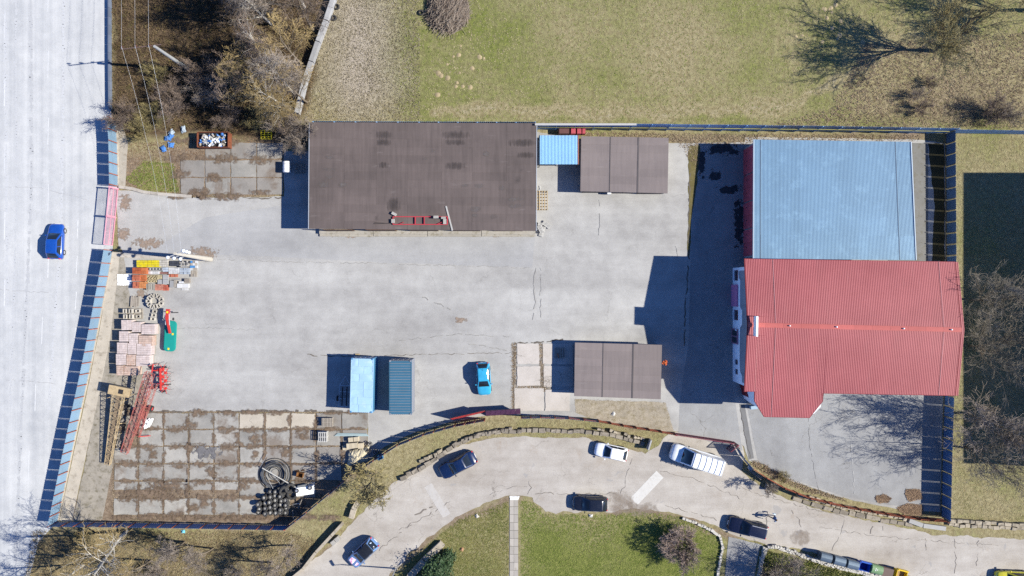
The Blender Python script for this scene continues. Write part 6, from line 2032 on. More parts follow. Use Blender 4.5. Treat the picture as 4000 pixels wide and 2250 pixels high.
MB().lathe([(0, -.05), (.16, -.05), (.16, .05), (0, .05)], 10, (2.0, -.5, 1.0), 'Y').build("pulley", M_darkm, mo)
MB().tube((1.5, .62, .05), (2.3, .62, .75), .05, n=6).build("stand", M_galv, mo)
for (x, y, z) in ((.25, -.35, .63), (-1.45, .05, .63), (2.75, .1, 1.26)):
    MB().box((x, y, z), (.22, .2, .015)).build("warning_sticker", mat("yellow_sticker", (.6, .45, .02), .1), mo)

# tedder with red arms
te = thing("hay_tedder", "folded red hay tedder with many spring tines", "machine", (G(640, 1476).x, G(640, 1476).y, .02), 0)
MB().bar((0, 1.2, .9), (.1, -1.3, .9), .16, .16).build("main_beam", M_mred, te)
for k in range(6):
    y = 1.1 - .44 * k
    w_ = thing("tine_rotor", None, None, (.25 + .3 * (k % 2), y, .75)); w_.parent = te
    mb = MB()
    mb.lathe([(0, .1), (.14, .1), (.16, -.1), (0, -.1)], 10)
    for q in range(6):
        a_ = q * PI / 3 + k
        mb.bar((0, 0, .02), (.62 * math.cos(a_), .62 * math.sin(a_), .12), .045, .04)
    mb.build("rotor", M_mred, w_)
    mb = MB()
    for q in range(6):
        a_ = q * PI / 3 + k
        mb.tube((.62 * math.cos(a_), .62 * math.sin(a_), .12), (.80 * math.cos(a_ + .12), .80 * math.sin(a_ + .12), -.35), .018, n=5)
    mb.build("tines", M_darkm, w_)
for (x, y) in ((.25, 1.25), (.15, -1.5), (-.7, -.9), (-.5, .9)):
    w_ = thing("wheel", None, None, (x, y, .28)); w_.parent = te
    o = link("tyre", _tyre, w_); o.scale = (.75, .75, .75)
    o = MB().lathe([(0, .05), (.13, .06), (.13, -.06), (0, -.05)], 12, axis='Y').build("hub", M_mred, w_)
MB().bar((-.9, .95, .8), (.3, .9, .8), .12, .12).build("hitch_beam", M_mred, te)
MB().bar((-.9, -.85, .8), (1.2, -.6, .85), .09, .09).build("frame_beam", M_darkm, te)

# lattice conveyors
def truss(t, a, b, w0, w1, h0, h1, m, n=12, r=.028, nm="lattice_frame"):
    a, b = Vector(a), Vector(b)
    d = (b - a).normalized()
    side = d.cross(Vector((0, 0, 1))).normalized()
    up = side.cross(d)
    mb = MB()
    prev = None
    for i in range(n + 1):
        u = i / n
        c = a.lerp(b, u)
        w_, h_ = lerp(w0, w1, u) / 2, lerp(h0, h1, u)
        P = [c - side * w_, c + side * w_, c + side * w_ + up * h_, c - side * w_ + up * h_]
        if prev:
            for k in range(4):
                mb.tube(prev[k], P[k], r, n=5, cap=False)
            for k in range(4):
                mb.tube(prev[k], P[(k + 1) % 4] if i % 2 else P[k - 1], r * .7, n=4, cap=False)
        for k in range(4):
            mb.tube(P[k], P[(k + 1) % 4], r * .7, n=4, cap=False)
        prev = P
    return mb.build(nm, m, t)
M_bei = mat("beige_paint", C(214, 190, 150), .2, 2.0, dirt=C(150, 120, 84), dirt_amt=.5)
M_rose = mat("faded_red_paint", C(192, 112, 104), .2, 2.0, dirt=C(130, 72, 60), dirt_amt=.5)
cv = thing("lattice_conveyor", "beige lattice conveyor with hopper lying along the fence", "conveyor")
e0, e1 = G(468, 1545, 1.3), G(424, 1812, .45)
truss(cv, e0, e1, 1.15, .55, .55, .35, M_bei, 16, .032)
MB().bar(e0 + Vector((0, 0, .25)), e1 + Vector((0, 0, .2)), .5, .03).build("belt", mat("dusty_belt", C(160, 140, 118), .25, 2.0), cv)
hp = G(466, 1528, 1.6)
MB().box((0, 0, 0), (2.1, .9, .8), taper=1.15).build("hopper", M_bei, cv, loc=(hp.x, hp.y, 1.3), rz=-.2)
MB().box((.25, 0, .42), (.5, .5, .03)).build("hopper_opening", M_darkm, cv, loc=(hp.x, hp.y, 1.32), rz=-.2)
for (px, py) in ((440, 1548), (500, 1560), (450, 1680), (478, 1690)):
    q = G(px, py)
    MB().bar((q.x, q.y, 0), (q.x + .1, q.y, 1.3 if py < 1600 else .8), .07, .07).build("leg", M_bei, cv)
MB().bar(G(500, 1545, 1.4), G(538, 1538, 1.2), .08, .08).build("chute_arm", M_bei, cv)
MB().bar(G(462, 1655, .9), G(496, 1652, .5), .08, .08).build("axle", M_bei, cv)
cr = thing("lattice_elevator", "faded red lattice elevator on wheels beside the beige conveyor", "conveyor")
e0, e1 = G(590, 1455, 2.6), G(490, 1765, .5)
truss(cr, e0, e1, .95, .75, .5, .4, M_rose, 18, .03)
MB().bar(e0 + Vector((0, 0, .2)), e1 + Vector((0, 0, .2)), .42, .03).build("belt", mat("pale_belt", C(176, 140, 128), .25, 2.0), cr)
truss(cr, G(608, 1500, 1.2), G(540, 1700, .5), .5, .5, .3, .3, M_rose, 10, .025, "undercarriage")
for (px, py, r_) in ((592, 1596, 1.0), (555, 1590, 1.0), (592, 1434, .6), (594, 1515, .6)):
    w_ = thing("wheel", None, None, (G(px, py, .3).x, G(px, py, .3).y, .315 * r_), dirz(-32, 100)); w_.parent = cr
    w_.scale = (r_ * 1.1, r_ * 1.5, r_ * 1.1)
    link("tyre", _tyre, w_)
    MB().lathe([(0, .06), (.18, .07), (.18, -.07), (0, -.06)], 12, axis='Y').build("hub", M_mred, w_)
MB().bar(G(592, 1596, .4), G(545, 1588, .4), .1, .1).build("axle", M_rose, cr)
MB().box((0, 0, .9), (1.2, 1.0, .05), rz=-.3).build("motor_plate", M_rose, cr, loc=(G(565, 1612).x, G(565, 1612).y, 0))
MB().bar(G(598, 1422, 1.6), G(590, 1470, 2.4), .1, .1).build("drawbar", M_mred, cr)
MB().bar(G(540, 1706, .6), G(588, 1702, .35), .08, .08).build("foot", M_mred, cr)
for (px, py) in ((598, 1425), (575, 1470)):
    q = G(px, py, 1.2)
    MB().bar((q.x, q.y, 0), (q.x, q.y, 2.3), .07, .07).build("leg", M_rose, cr)
for k, (px, py) in enumerate(((578, 1645), (586, 1655), (572, 1662), (590, 1640))):
    mb = MB().patch((-.3, -.25, .05), (.3, -.2, .06), (.28, .25, .05), (-.3, .3, .08), 6, 6, (0, 0, .35))
    mb.v = [(x + R.uniform(-.05, .05), y + R.uniform(-.05, .05), z + R.uniform(0, .12)) for x, y, z in mb.v]
    tag(mb.build("white_sack", mat("white_sack", (.6, .6, .6), .12), None, loc=(G(px, py).x, G(px, py).y, .06), rz=k), "crumpled white sack beside the red elevator", "sack", "white sacks by the red elevator")
for k in range(14):
    px, py = R.uniform(470, 505), R.uniform(1570, 1740)
    px -= (py - 1570) * .15
    t = thing("scrap_plate", "dark scrap piece between the two lattice conveyors", "scrap metal", (G(px, py).x, G(px, py).y, .05), R.uniform(0, 3), "scrap between the conveyors")
    MB().box((0, 0, .25), (R.uniform(.3, .8), R.uniform(.25, .5), R.uniform(.2, .5)), taper=.8).build("plate", R.choice((M_darkm, M_grayw, M_soil, M_grayw)), t)

# ------------------------------------------------------------------ poles and wires
M_cpole = mat("pole_concrete", C(214, 206, 192), .1, 2.0)
up = thing("utility_pole", "concrete pole with floodlights and crossarms beside the sample rows", "pole", (G(822, 1013).x, G(822, 1013).y, 0))
up.rotation_euler = (0, math.radians(.6), 0)
MB().tube((0, 0, 0), (-.1, .25, 9.0), .30, .15, n=10).build("shaft", M_cpole, up)
for z, w_ in ((8.8, 1.6), (7.7, 1.3), (6.6, .9)):
    MB().bar((-w_ / 2 - .1, .25 * z / 9 - .4, z), (w_ / 2 - .1, .25 * z / 9 + .3, z), .10, .10).build("crossarm", M_galv, up)
    for s_ in (-1, 1):
        l_ = MB().lathe([(0, .14), (.12, .12), (.20, 0), (.18, -.02)], 10).build("floodlight", M_lens, up, loc=(s_ * w_ / 2 - .1, .25 * z / 9 + s_ * .35 - .05, z + .05), smooth=True)
        MB().tube((0, 0, -.1), (0, 0, .02), .05, n=6).build("bracket", M_darkm, l_)
# lattice of the power line beside the wood
pw = thing("power_pole", "grey power-line pole with crossarm among the trees", "pole", (G(738, 272).x, G(738, 272).y, 0))
MB().tube((0, 0, 0), (0, 0, 8.2), .22, .14, n=10).build("shaft", mat("grey_pole", C(190, 192, 194), .1), pw)
MB().bar((-3.6, -.25, 8.0), (.6, .25, 8.0), .09, .09).build("crossarm", mat("rusty_arm", C(126, 104, 96), .15), pw)
for x in (-3.3, -1.9, -.5):
    MB().lathe([(0, .35), (.07, .32), (.05, .22), (.10, .18), (.06, .08), (.05, 0)], 8).build("insulator", mat("brown_insulator", C(110, 70, 60), .1), pw, loc=(x, x * .06 + .15, 8.06), smooth=True)
    MB().bar((x - .25, x * .06, 8.0), (x, x * .06 + .15, 8.35), .05, .05).build("stay", M_galv, pw)
px0 = G(738, 272)
for k, x in enumerate((-3.3, -1.9, -.5)):
    mb = MB()
    p0 = Vector((px0.x + x, px0.y + x * .06 + .15, 8.45))
    ends = [p0 + Vector((-1.5, 30, .5)), p0, Vector((G(822, 1013).x - .8 + k * .7, G(822, 1013).y + .3, 8.9))]
    for a, b in zip(ends, ends[1:]):
        prev = a
        for i in range(1, 13):
            u = i / 12
            q = a.lerp(b, u) - Vector((0, 0, 1.0 * 4 * u * (1 - u)))
            mb.tube(prev, q, .007, n=4, cap=False)
            prev = q
    tag(mb.build("power_line", M_galv, None), "thin overhead power wire sagging above the wood", "wire", "overhead power wires")
# street lamp at the lane
lp = thing("street_lamp", "slim grey street lamp at the lawn edge beside the decorated car", "street lamp", (G(1546, 2220).x, G(1546, 2220).y, 0))
MB().tube((0, 0, 0), (0, 0, 4.9), .085, .055, n=8).build("post", M_galv, lp)
MB().tube((0, 0, 4.9), (-.35, -.1, 5.3), .04, n=6).build("arm", M_galv, lp)
MB().box((-.55, .15, 5.35), (.25, .75, .14), rz=.55, taper=.8).build("lamp_head", M_galv, lp)
MB().lathe([(0, .14), (.18, .12), (.22, 0)], 8).build("base_plate", M_cpole, lp)
for k, (px, py) in enumerate(((1307, 2113), (1322, 2100))):
    t = thing("junction_cabinet", "small grey utility cabinet beside the bank wall", "cabinet", (G(px, py).x, G(px, py).y, 0), .65, "pair of utility cabinets")
    MB().box((0, 0, .35), (.48, .48, .7)).build("cabinet_body", M_block, t)
    MB().box((0, 0, .72), (.54, .54, .05), taper=.9).build("lid", M_block, t)
    MB().box((0, -.25, .4), (.36, .02, .5)).build("door", M_block, t)
lad = thing("slatted_bench", "slatted pale timber frame hanging behind the forecourt fence", "frame", (G(2945, 1846).x, G(2945, 1846).y, .02), dirz(46, 34))
for s_ in (-1, 1):
    MB().bar((-.85, s_ * .16, .62), (.85, s_ * .16, .62), .05, .06).build("rail", M_grayw, lad)
for i in range(11):
    link("slat", board(.09, .36, .04, M_grayw), lad, (-.8 + i * .16, 0, .67))
for x in (-.7, .7):
    MB().box((x, 0, .3), (.08, .3, .6)).build("leg", M_grayw, lad)
wb_ = MB().box((0, 0, .75), (.36, .3, .5)).build("letter_box", mat("pale_letter_box", C(190, 206, 226), .05), None, loc=G(2921, 1822), rz=-.5)
MB().box((0, 0, .25), (.08, .08, .5)).build("stand", M_galv, wb_)
tag(wb_, "pale blue letter box at the forecourt fence corner", "letter box")
# ------------------------------------------------------------------ bare trees and shrubs
M_bark = mat("grey_bark", C(146, 132, 114), .25, 3.0, rnd=.1)
M_birch = mat("birch_bark", C(226, 220, 210), .2, 3.0, dirt=C(90, 82, 76), dirt_amt=.4, rnd=.05)
M_twig = mat("brown_twigs", C(148, 130, 116), .3, 1.2, rnd=.15)
M_twig2 = mat("grey_twigs", C(170, 156, 143), .3, 1.2, rnd=.12)
M_olive = mat("olive_twigs", C(176, 162, 112), .3, 1.2, rnd=.12)
M_yellow = mat("yellowish_twigs", C(188, 164, 114), .35, 1.0, rnd=.15)

class TreeB:
    """tapering limbs and twigs grown by branching"""
    def __init__(s, seed):
        s.r = random.Random(seed)
        s.wood, s.twig = MB(), MB()
    def limb(s, p, d, L, r, lvl, P):
        rr = s.r
        n = P['seg'][min(lvl, len(P['seg']) - 1)]
        thin = lvl >= P['twig_lvl']
        mb = s.twig if thin else s.wood
        sides = 3 if thin else (6 if lvl == 0 else 4)
        pts = [Vector(p)]
        d = Vector(d).normalized()
        wob = P['wob'][min(lvl, len(P['wob']) - 1)]
        rise = P['rise'][min(lvl, len(P['rise']) - 1)]
        rad = [r]
        for i in range(n):
            d = (d + Vector((rr.gauss(0, wob), rr.gauss(0, wob), rr.gauss(0, wob) + rise))).normalized()
            q = pts[-1] + d * (L / n)
            if q.z < .05:
                q.z = .05 + rr.random() * .1
            pts.append(q)
            rad.append(max(P['rmin'], r * (1 - (i + 1) / n * (.55 if lvl == 0 else .75))))
        for i in range(n):
            mb.tube(pts[i], pts[i + 1], rad[i], rad[i + 1], n=sides, cap=False)
        if lvl >= P['depth']:
            return
        k = P['kids'][lvl]
        lo = P['from'][min(lvl, len(P['from']) - 1)]
        for c in range(k):
            u = lo + (1 - lo) * ((c + rr.random()) / k)
            f = min(n - 1e-3, u * n)
            i = int(f)
            q = pts[i].lerp(pts[i + 1], f - i)
            ax = (pts[i + 1] - pts[i]).normalized()
            perp = ax.orthogonal().normalized()
            perp.rotate(Matrix.Rotation(rr.uniform(0, 2 * PI), 3, ax))
            a = P['ang'][min(lvl, len(P['ang']) - 1)] * rr.uniform(.7, 1.25)
            nd = ax * math.cos(a) + perp * math.sin(a)
            cl = P['len'][min(lvl, len(P['len']) - 1)]
            ll = L * cl * rr.uniform(.7, 1.15) * (1.15 - .5 * u if lvl == 0 else 1)
            s.limb(q, nd, ll, max(P['rmin'], lerp(rad[i], rad[i + 1], f - i) * P['rk']), lvl + 1, P)
    def meshes(s, mw, mt):
        a, b = s.wood.mesh("trunk", True), s.twig.mesh("crown")
        a.materials.append(mw)
        b.materials.append(mt)
        return a, b

BASE = dict(depth=4, twig_lvl=3, seg=[5, 4, 3, 2, 2], wob=[.06, .14, .20, .25, .3], rise=[.05, .10, .06, .03, 0], kids=[9, 7, 6, 4], ang=[.75, .75, .8, .8], len=[.55, .5, .5, .5], rk=.62, rmin=.011)
BASE['from'] = [.3, .25, .2, .2]
def variant(**k):
    d = dict(BASE)
    frm = k.pop('frm', None)
    d.update(k)
    if frm:
        d['from'] = frm
    return d
SPREAD = variant(kids=[10, 7, 6, 5], ang=[.62, .6, .7, .8], len=[.8, .52, .5, .5], frm=[.42, .2, .2, .2], rmin=.016)
BIRCH = variant(kids=[22, 7, 6, 4], ang=[.75, .6, .6, .7], len=[.34, .55, .6, .5], frm=[.28, .2, .15, .1], rise=[.04, .06, -.05, -.12, -.1], seg=[7, 4, 3, 2, 2], rmin=.011)
BUSHY = variant(kids=[8, 7, 5], ang=[.5, .6, .8], len=[.62, .55, .55], depth=3, twig_lvl=2, frm=[.12, .15, .1], rmin=.010)

def tree_mesh(seed, H, P, mw, mt, r=None, stems=1, spread=.0):
    tb_ = TreeB(seed)
    for k in range(stems):
        a = 2 * PI * k / max(1, stems) + tb_.r.random()
        d = Vector((math.cos(a) * spread, math.sin(a) * spread, 1))
        tb_.limb(Vector((math.cos(a) * .12 * (stems > 1), math.sin(a) * .12 * (stems > 1), 0)), d, H * tb_.r.uniform(.8, 1.05) / (1.0 if stems > 1 else 1.25), r or H * .018, 0, P)
    return tb_.meshes(mw, mt)

def plant_tree(ms, label, px, py, rz=0.0, sc=1.0, name="bare_tree", cat="tree", group=None, lean=(0, 0)):
    p = G(px, py)
    t = thing(name, label, cat, (p.x, p.y, 0), rz, group)
    t.rotation_euler = (lean[0], lean[1], rz)
    t.scale = (sc, sc, sc)
    link("trunk", ms[0], t)
    link("crown", ms[1], t)
    return t

def fan_tree(seed, trunk, limb, mw, mt, r=.26, limbs=12, ang=.55, low=.72, rmin=.012, kid1=9):
    P = variant(kids=[limbs, kid1, 6, 4], ang=[ang, .5, .6, .75], len=[limb / trunk, .42, .45, .5], frm=[low, .18, .2, .2], wob=[.05, .08, .14, .2, .25], rise=[.02, .035, .03, .02, 0], rk=.5, rmin=rmin, seg=[3, 6, 3, 2, 2])
    tb_ = TreeB(seed)
    tb_.limb(Vector((0, 0, 0)), Vector((.05, .05, 1)), trunk, r, 0, P)
    return tb_.meshes(mw, mt)
big = fan_tree(5, 3.2, 9.6, M_bark, M_olive, .28, 16, .66, .62, .017)
plant_tree(big, "tall bare spreading tree alone on the meadow", 3642, 199, .4)
plant_tree(big, "bare tree trunk past the spreading meadow tree", 4010, 42, 1.0)
row = [fan_tree(20 + k, 2.6, 8.4, M_bark, [mat("dusky_twigs", C(156, 146, 130), .3, 1.2), M_twig2, mat("dusky_twigs", C(156, 146, 130), .3, 1.2)][k], .19, 14, .58, .45, .0135, 7) for k in range(3)]
plant_tree(row[0], "bare tree beside the blue fence at the roof corner", 3795, 1172, .3, .85)
plant_tree(row[2], "bare tree with a round nest beside the red roof", 3790, 1352, 1.7, .85)
plant_tree(row[1], "large bare tree beside the fence below the red roof", 3780, 1612, 2.9, 1.05)
plant_tree(row[2], "bare tree closest to the open dry lawn by the fence", 3770, 1748, .2, .9)
nest = MB()
for k in range(60):
    a_ = R.uniform(0, 6.28)
    r_ = R.uniform(.1, .34)
    nest.bar((r_ * math.cos(a_), r_ * math.sin(a_), R.uniform(-.08, .1)), (r_ * math.cos(a_ + .9), r_ * math.sin(a_ + .9), R.uniform(-.05, .12)), .04, .04)
tag(nest.build("bird_nest", mat("nest_sticks", C(150, 132, 110), .2), None, loc=G(3838, 1372, 3.4)), "round stick nest among the branches beside the red roof", "nest")

wood = [tree_mesh(40 + k, H, P, m, t_, r_) for k, (H, P, m, t_, r_) in enumerate([(12.5, BIRCH, M_birch, M_twig2, .17), (13, BIRCH, M_birch, M_twig, .18), (10, BASE, M_bark, M_twig, .15), (9, BASE, M_bark, M_yellow, .14), (11, BIRCH, M_birch, M_yellow, .15)])]
LAND = [((738, 272), "the power pole"), ((846, 553), "the scrap skip"), ((1043, 528), "the yellow crate"), ((1222, 248), "the concrete wall"), ((1290, 40), "the concrete wall end"), ((436, 430), "the roadside barrier end"), ((1215, 520), "the flat hall corner"), ((458, 520), "the short blue fence"), ((657, 540), "the blue plastic litter"), ((1100, 150), "the densest birches")]
_used = {}
def near(base, px, py):
    d = sorted(LAND, key=lambda q: (q[0][0] - px) ** 2 + (q[0][1] - py) ** 2)
    for w_ in ("close to", "not far from", "further off from"):
        for q in d[:2]:
            s_ = "%s %s %s" % (base, w_, q[1])
            if s_ not in _used:
                _used[s_] = 1
                return s_
    return base
wood_spots = [(1142, 358, 0), (1092, 244, 1), (1062, 98, 0), (1138, 432, 4), (1225, 120, 2), (1190, 30, 1), (1010, 0, 2), (1180, 250, 3), (960, 60, 2), (985, 395, 2), (1110, -90, 0), (960, -120, 1), (1200, 400, 3), (1060, 330, 3)]
for i, (px, py, k) in enumerate(wood_spots):
    plant_tree(wood[k], near(["white-stemmed birch with grey twigs in the wood", "white-stemmed birch with brown twigs in the wood", "brown bare tree in the wood", "yellow-twigged bare tree in the wood", "birch with yellowish twigs in the wood"][k], px, py), px, py, i * 1.3, R.uniform(.82, 1.08), "woodland_tree", group=["grey-twigged birches in the wood", "brown-twigged birches in the wood", "brown trees in the wood", "yellow-twigged trees in the wood", "yellowish birches in the wood"][k])
low = [tree_mesh(60 + k, H, BUSHY, M_twig, m, .05, st, sp) for k, (H, m, st, sp) in enumerate([(3.2, M_twig, 7, .55), (2.6, M_olive, 8, .7), (3.6, M_twig2, 6, .45)])]
sh_spots = [(505, 470, 0, .85), (700, 418, 0, 1.0), (560, 520, 1, .7), (620, 470, 1, .8), (1205, 545, 2, .9), (1165, 505, 0, .9), (1120, 500, 2, .8), (900, 470, 0, .7), (1010, 470, 1, .7), (620, 300, 1, .7), (850, 380, 2, .8), (1000, 200, 0, .8), (940, 300, 1, .9), (820, 300, 0, 1.0)]
for i, (px, py, k, sc) in enumerate(sh_spots):
    plant_tree(low[k], near(["brown leafless shrub in the wood", "olive leafless shrub in the wood", "grey leafless shrub in the wood"][k], px, py), px, py, i * .9, sc, "leafless_shrub", "shrub", "leafless shrubs in the wood")

wl_ = [tree_mesh(80, 13, variant(kids=[16, 6, 5, 4], ang=[.8, .6, .6, .7], len=[.42, .55, .55, .5], frm=[.3, .2, .15, .1], rise=[.04, .06, .02, 0, 0], seg=[7, 4, 3, 2, 2], rmin=.011), M_birch, M_yellow, .20), tree_mesh(81, 7, BASE, M_bark, M_twig2, .12), tree_mesh(82, 11, variant(kids=[10, 6, 5, 4], len=[.5, .55, .55, .5], frm=[.2, .15, .1, .1]), M_birch, M_yellow, .16)]
plant_tree(wl_[0], "tall birch with yellow twigs at the corner of the blue fence", 496, 2073, .5, 1.0)
plant_tree(wl_[2], "multi-branched pale tree below the fence corner birch", 420, 2170, 2.5, .95)
plant_tree(wl_[2], "pale tree at the road verge below the slab floor", 330, 2205, .8, .85)
plant_tree(wl_[1], "small bare tree on the bank top beside the retaining wall", 1146, 2130, .6, .95)
plant_tree(wl_[1], "small bare tree further down the bank by the retaining wall", 1062, 2196, 2.1, .9)
plant_tree(wl_[1], "bare tree below the shaded blue fence with orange braces", 722, 2116, 3.3, 1.05)
plant_tree(wl_[1], "bare tree behind the small bank trees", 832, 2142, 4.4, .9)
plant_tree(wl_[1], "bare tree on the verge below the blue litter", 590, 2190, 5.2, 1.1)
for i, (px, py, k, sc) in enumerate([(340, 2090, 1, .5), (650, 2230, 2, .6), (930, 2230, 2, .6)]):
    plant_tree(low[k], ["brown leafless shrub on the verge below the slab floor", "olive leafless shrub on the verge below the slab floor", "grey leafless shrub on the verge below the slab floor"][k], px, py, i * 1.7, sc, "leafless_shrub", "shrub", "leafless shrubs on the verge")

ol = tree_mesh(90, 5.6, variant(kids=[9, 7, 6, 5], ang=[.7, .7, .8, .8], len=[.7, .55, .5, .5], frm=[.15, .15, .15, .1], rmin=.019), M_bark, M_olive, .14)
plant_tree(ol, "wide olive-twigged shrub tree at the curved fence", 1466, 1842, .4, 1.15)
rd = tree_mesh(91, 2.7, variant(depth=3, twig_lvl=2, kids=[9, 9, 7], ang=[.7, .8, .8], len=[.55, .55, .5], frm=[.15, .1, .1], rmin=.012, rise=[.02, .02, .0, 0]), M_bark, mat("rosy_twigs", C(176, 156, 144), .25, 1.2), .06, 11, .85)
plant_tree(rd, "dense round leafless bush inside the whitewashed border", 2640, 2112, 0, 1.05, "round_bush", "bush")
sm = tree_mesh(92, 3.6, BASE, M_bark, M_twig2, .07)
plant_tree(sm, "thin bare sapling at the forecourt fence casting a feathery shadow", 2985, 1870, .5, .9, "bare_sapling")
for i, (px, py, k, sc, lab) in enumerate([(3030, 2215, 2, 1.1, "grey-brown bush at the parking bay edge"), (3000, 2250, 0, .9, "brown bush behind the parking bay border"), (2990, 1760 + 20, 0, .0, ""), (3590, 430, 0, .45, "dark brown bramble clump by the meadow fence"), (3850, 440, 0, .75, "large dark bramble clump near the corner fence"), (3900, 455, 2, .6, "grey bramble clump beyond the corner fence"), (3560, 380, 2, .4, "low grey bramble patch on the rough meadow"), (3620, 330, 0, .35, "small brown bramble patch on the rough meadow"), (2010 + 1040, 1855, 1, .35, "low dry weed clump by the forecourt fence")]):
    if sc > 0:
        plant_tree(low[k], lab, px, py, i, sc, "bramble_bush", "bush")
# brushwood heap on the meadow
hp_ = thing("brushwood_heap", "heap of cut grey branches on the meadow", "brushwood", G(1752, 40))
mb, mb2 = MB(), MB()
for k in range(900):
    a_, r_ = R.uniform(0, 2 * PI), 2.5 * R.random() ** .5
    x, y = r_ * math.cos(a_) * 1.0, r_ * math.sin(a_) * 1.1
    z = max(.05, 1.5 * (1 - (r_ / 2.7) ** 2)) * R.uniform(.3, 1)
    an = R.gauss(.9, .7)
    l_ = R.uniform(.3, .9)
    (mb if k % 3 else mb2).tube((x - l_ * math.cos(an), y - l_ * math.sin(an), z), (x + l_ * math.cos(an), y + l_ * math.sin(an), z + R.uniform(-.15, .25)), .025, .012, n=3, cap=False)
mb.build("branches", M_twig2, hp_)
mb2.build("branches", M_twig, hp_)
n = 20
ms_ = MB()
ms_.v = [(2.45 * math.cos(2 * PI * i / n), 2.6 * math.sin(2 * PI * i / n), .0) for i in range(n)] + [(1.4 * math.cos(2 * PI * i / n), 1.5 * math.sin(2 * PI * i / n), .75) for i in range(n)] + [(0, 0, 1.15)]
ms_.f = [(i, (i + 1) % n, n + (i + 1) % n, n + i) for i in range(n)] + [(n + i, n + (i + 1) % n, 2 * n) for i in range(n)]
ms_.build("heap_core", mat("brushwood_core", C(112, 98, 88), .35, 2.0, fine=9.0), hp_)

# conifer at the picture's lower edge: leafy clumps
def leafy(name, label, cat, px, py, rx, ry, h, m, n=2600, leaf=.09, seed=1, z0=.15):
    rr = random.Random(seed)
    t = thing(name, label, cat, (G(px, py).x, G(px, py).y, 0), seed)
    mb = MB()
    clumps = [(rr.uniform(-1, 1), rr.uniform(-1, 1), rr.uniform(.2, 1)) for _ in range(26)]
    for k in range(n):
        c_ = rr.choice(clumps)
        s_ = .28
        x, y, z = (c_[0] * .72 + rr.gauss(0, s_)) * rx, (c_[1] * .72 + rr.gauss(0, s_)) * ry, max(z0, (c_[2] + rr.gauss(0, .14)) * h)
        a, b = rr.uniform(0, 6.28), rr.uniform(-.7, .7)
        l_ = leaf * rr.uniform(.7, 1.5)
        u = Vector((math.cos(a) * l_, math.sin(a) * l_, b * l_))
        v = Vector((-math.sin(a) * l_ * .4, math.cos(a) * l_ * .4, rr.uniform(-.4, .4) * l_))
        p = Vector((x, y, z))
        mb.add([p - u, p + v, p + u, p - v], [(0, 1, 2, 3)])
    mb.build("crown", m, t)
    MB().tube((0, 0, 0), (0, 0, h * .7), .08, .03, n=6).build("trunk", M_bark, t)
    return t
M_leaf = mat("evergreen_leaf", (.028, .055, .018), .4, 2.0, rough=.6)
leafy("evergreen_bush", "dark evergreen bush behind the broad retaining wall", "bush", 1712, 2222, 1.5, 1.9, 2.6, M_leaf, 4200, .11, 3)
leafy("evergreen_bush", "evergreen shrub casting shade over the lawn wall", "bush", 1752, 2175, .9, .8, 1.6, M_leaf, 1800, .10, 4)

# ------------------------------------------------------------------ ground cover
def in_poly(p, poly):
    x, y = p
    c = False
    n = len(poly)
    for i in range(n):
        x1, y1 = poly[i]; x2, y2 = poly[(i + 1) % n]
        if (y1 > y) != (y2 > y) and x < (x2 - x1) * (y - y1) / (y2 - y1) + x1:
            c = not c
    return c
rs2 = np.random.RandomState(11)
def scatter(polys, n, exclude=()):
    xs_ = np.concatenate([np.array([p[0] for p in P]) for P in polys]); ys_ = np.concatenate([np.array([p[1] for p in P]) for P in polys])
    x = rs2.uniform(max(-150, xs_.min()), min(4150, xs_.max()), n); y = rs2.uniform(max(-150, ys_.min()), min(2400, ys_.max()), n)
    m = np.zeros(n, bool)
    for P in polys:
        m |= pip(x, y, P)
    for P in exclude:
        m &= ~pip(x, y, P)
    return x[m], y[m]
def tufts(name, label, cat, polys, n, m, h=(.08, .22), w=.05, exclude=(), blades=3, spread=.10, flat=0.6):
    x, y = scatter(polys, n, exclude)
    k = len(x)
    bx, by = (x - 2000) / S, (1125 - y) / S
    V, F = [], []
    N = k * blades
    bx, by = np.repeat(bx, blades), np.repeat(by, blades)
    bx = bx + rs2.normal(0, spread * .4, N); by = by + rs2.normal(0, spread * .4, N)
    a = rs2.uniform(0, 6.283, N)
    hh = rs2.uniform(h[0], h[1], N)
    ln = hh * flat * rs2.uniform(.4, 1.4, N)
    ww = w * rs2.uniform(.6, 1.3, N)
    dx, dy = np.cos(a), np.sin(a)
    v = np.empty((N, 3, 3), np.float32)
    v[:, 0] = np.stack([bx - dy * ww, by + dx * ww, np.full(N, .005)], -1)
    v[:, 1] = np.stack([bx + dy * ww, by - dx * ww, np.full(N, .005)], -1)
    v[:, 2] = np.stack([bx + dx * ln, by + dy * ln, hh], -1)
    me = bpy.data.meshes.new(name)
    me.vertices.add(N * 3)
    me.vertices.foreach_set("co", v.ravel())
    me.loops.add(N * 3)
    me.loops.foreach_set("vertex_index", np.arange(N * 3, dtype=np.int32))
    me.polygons.add(N)
    me.polygons.foreach_set("loop_start", np.arange(N, dtype=np.int32) * 3)
    me.update(calc_edges=True)
    me.materials.append(m)
    return tag(link(name, me), label, cat, kind="stuff")
def grass_mat(name, a, b, c, sc=.35):
    t = NT(name)
    col = t.mix(t.ramp(t.noise(sc, 4, .6), .40, .60), a, b)
    col = t.mix(t.ramp(t.noise(5.0, 3, .7), .45, .65), col, c)
    return t.out(col, .9, 0, .1)
GM_dry = grass_mat("dry_grass_blades", C(160, 156, 104), C(196, 184, 142), C(214, 202, 164))
GM_green = grass_mat("green_grass_blades", C(116, 136, 58), C(148, 160, 82), C(176, 176, 106))
GM_brown = grass_mat("dead_stalks", C(146, 126, 104), C(184, 162, 136), C(204, 186, 160))
MEADOW = [(1560, -120), (4100, -120), (4100, 498), (3694, 500), (2100, 478), (1560, 472)]
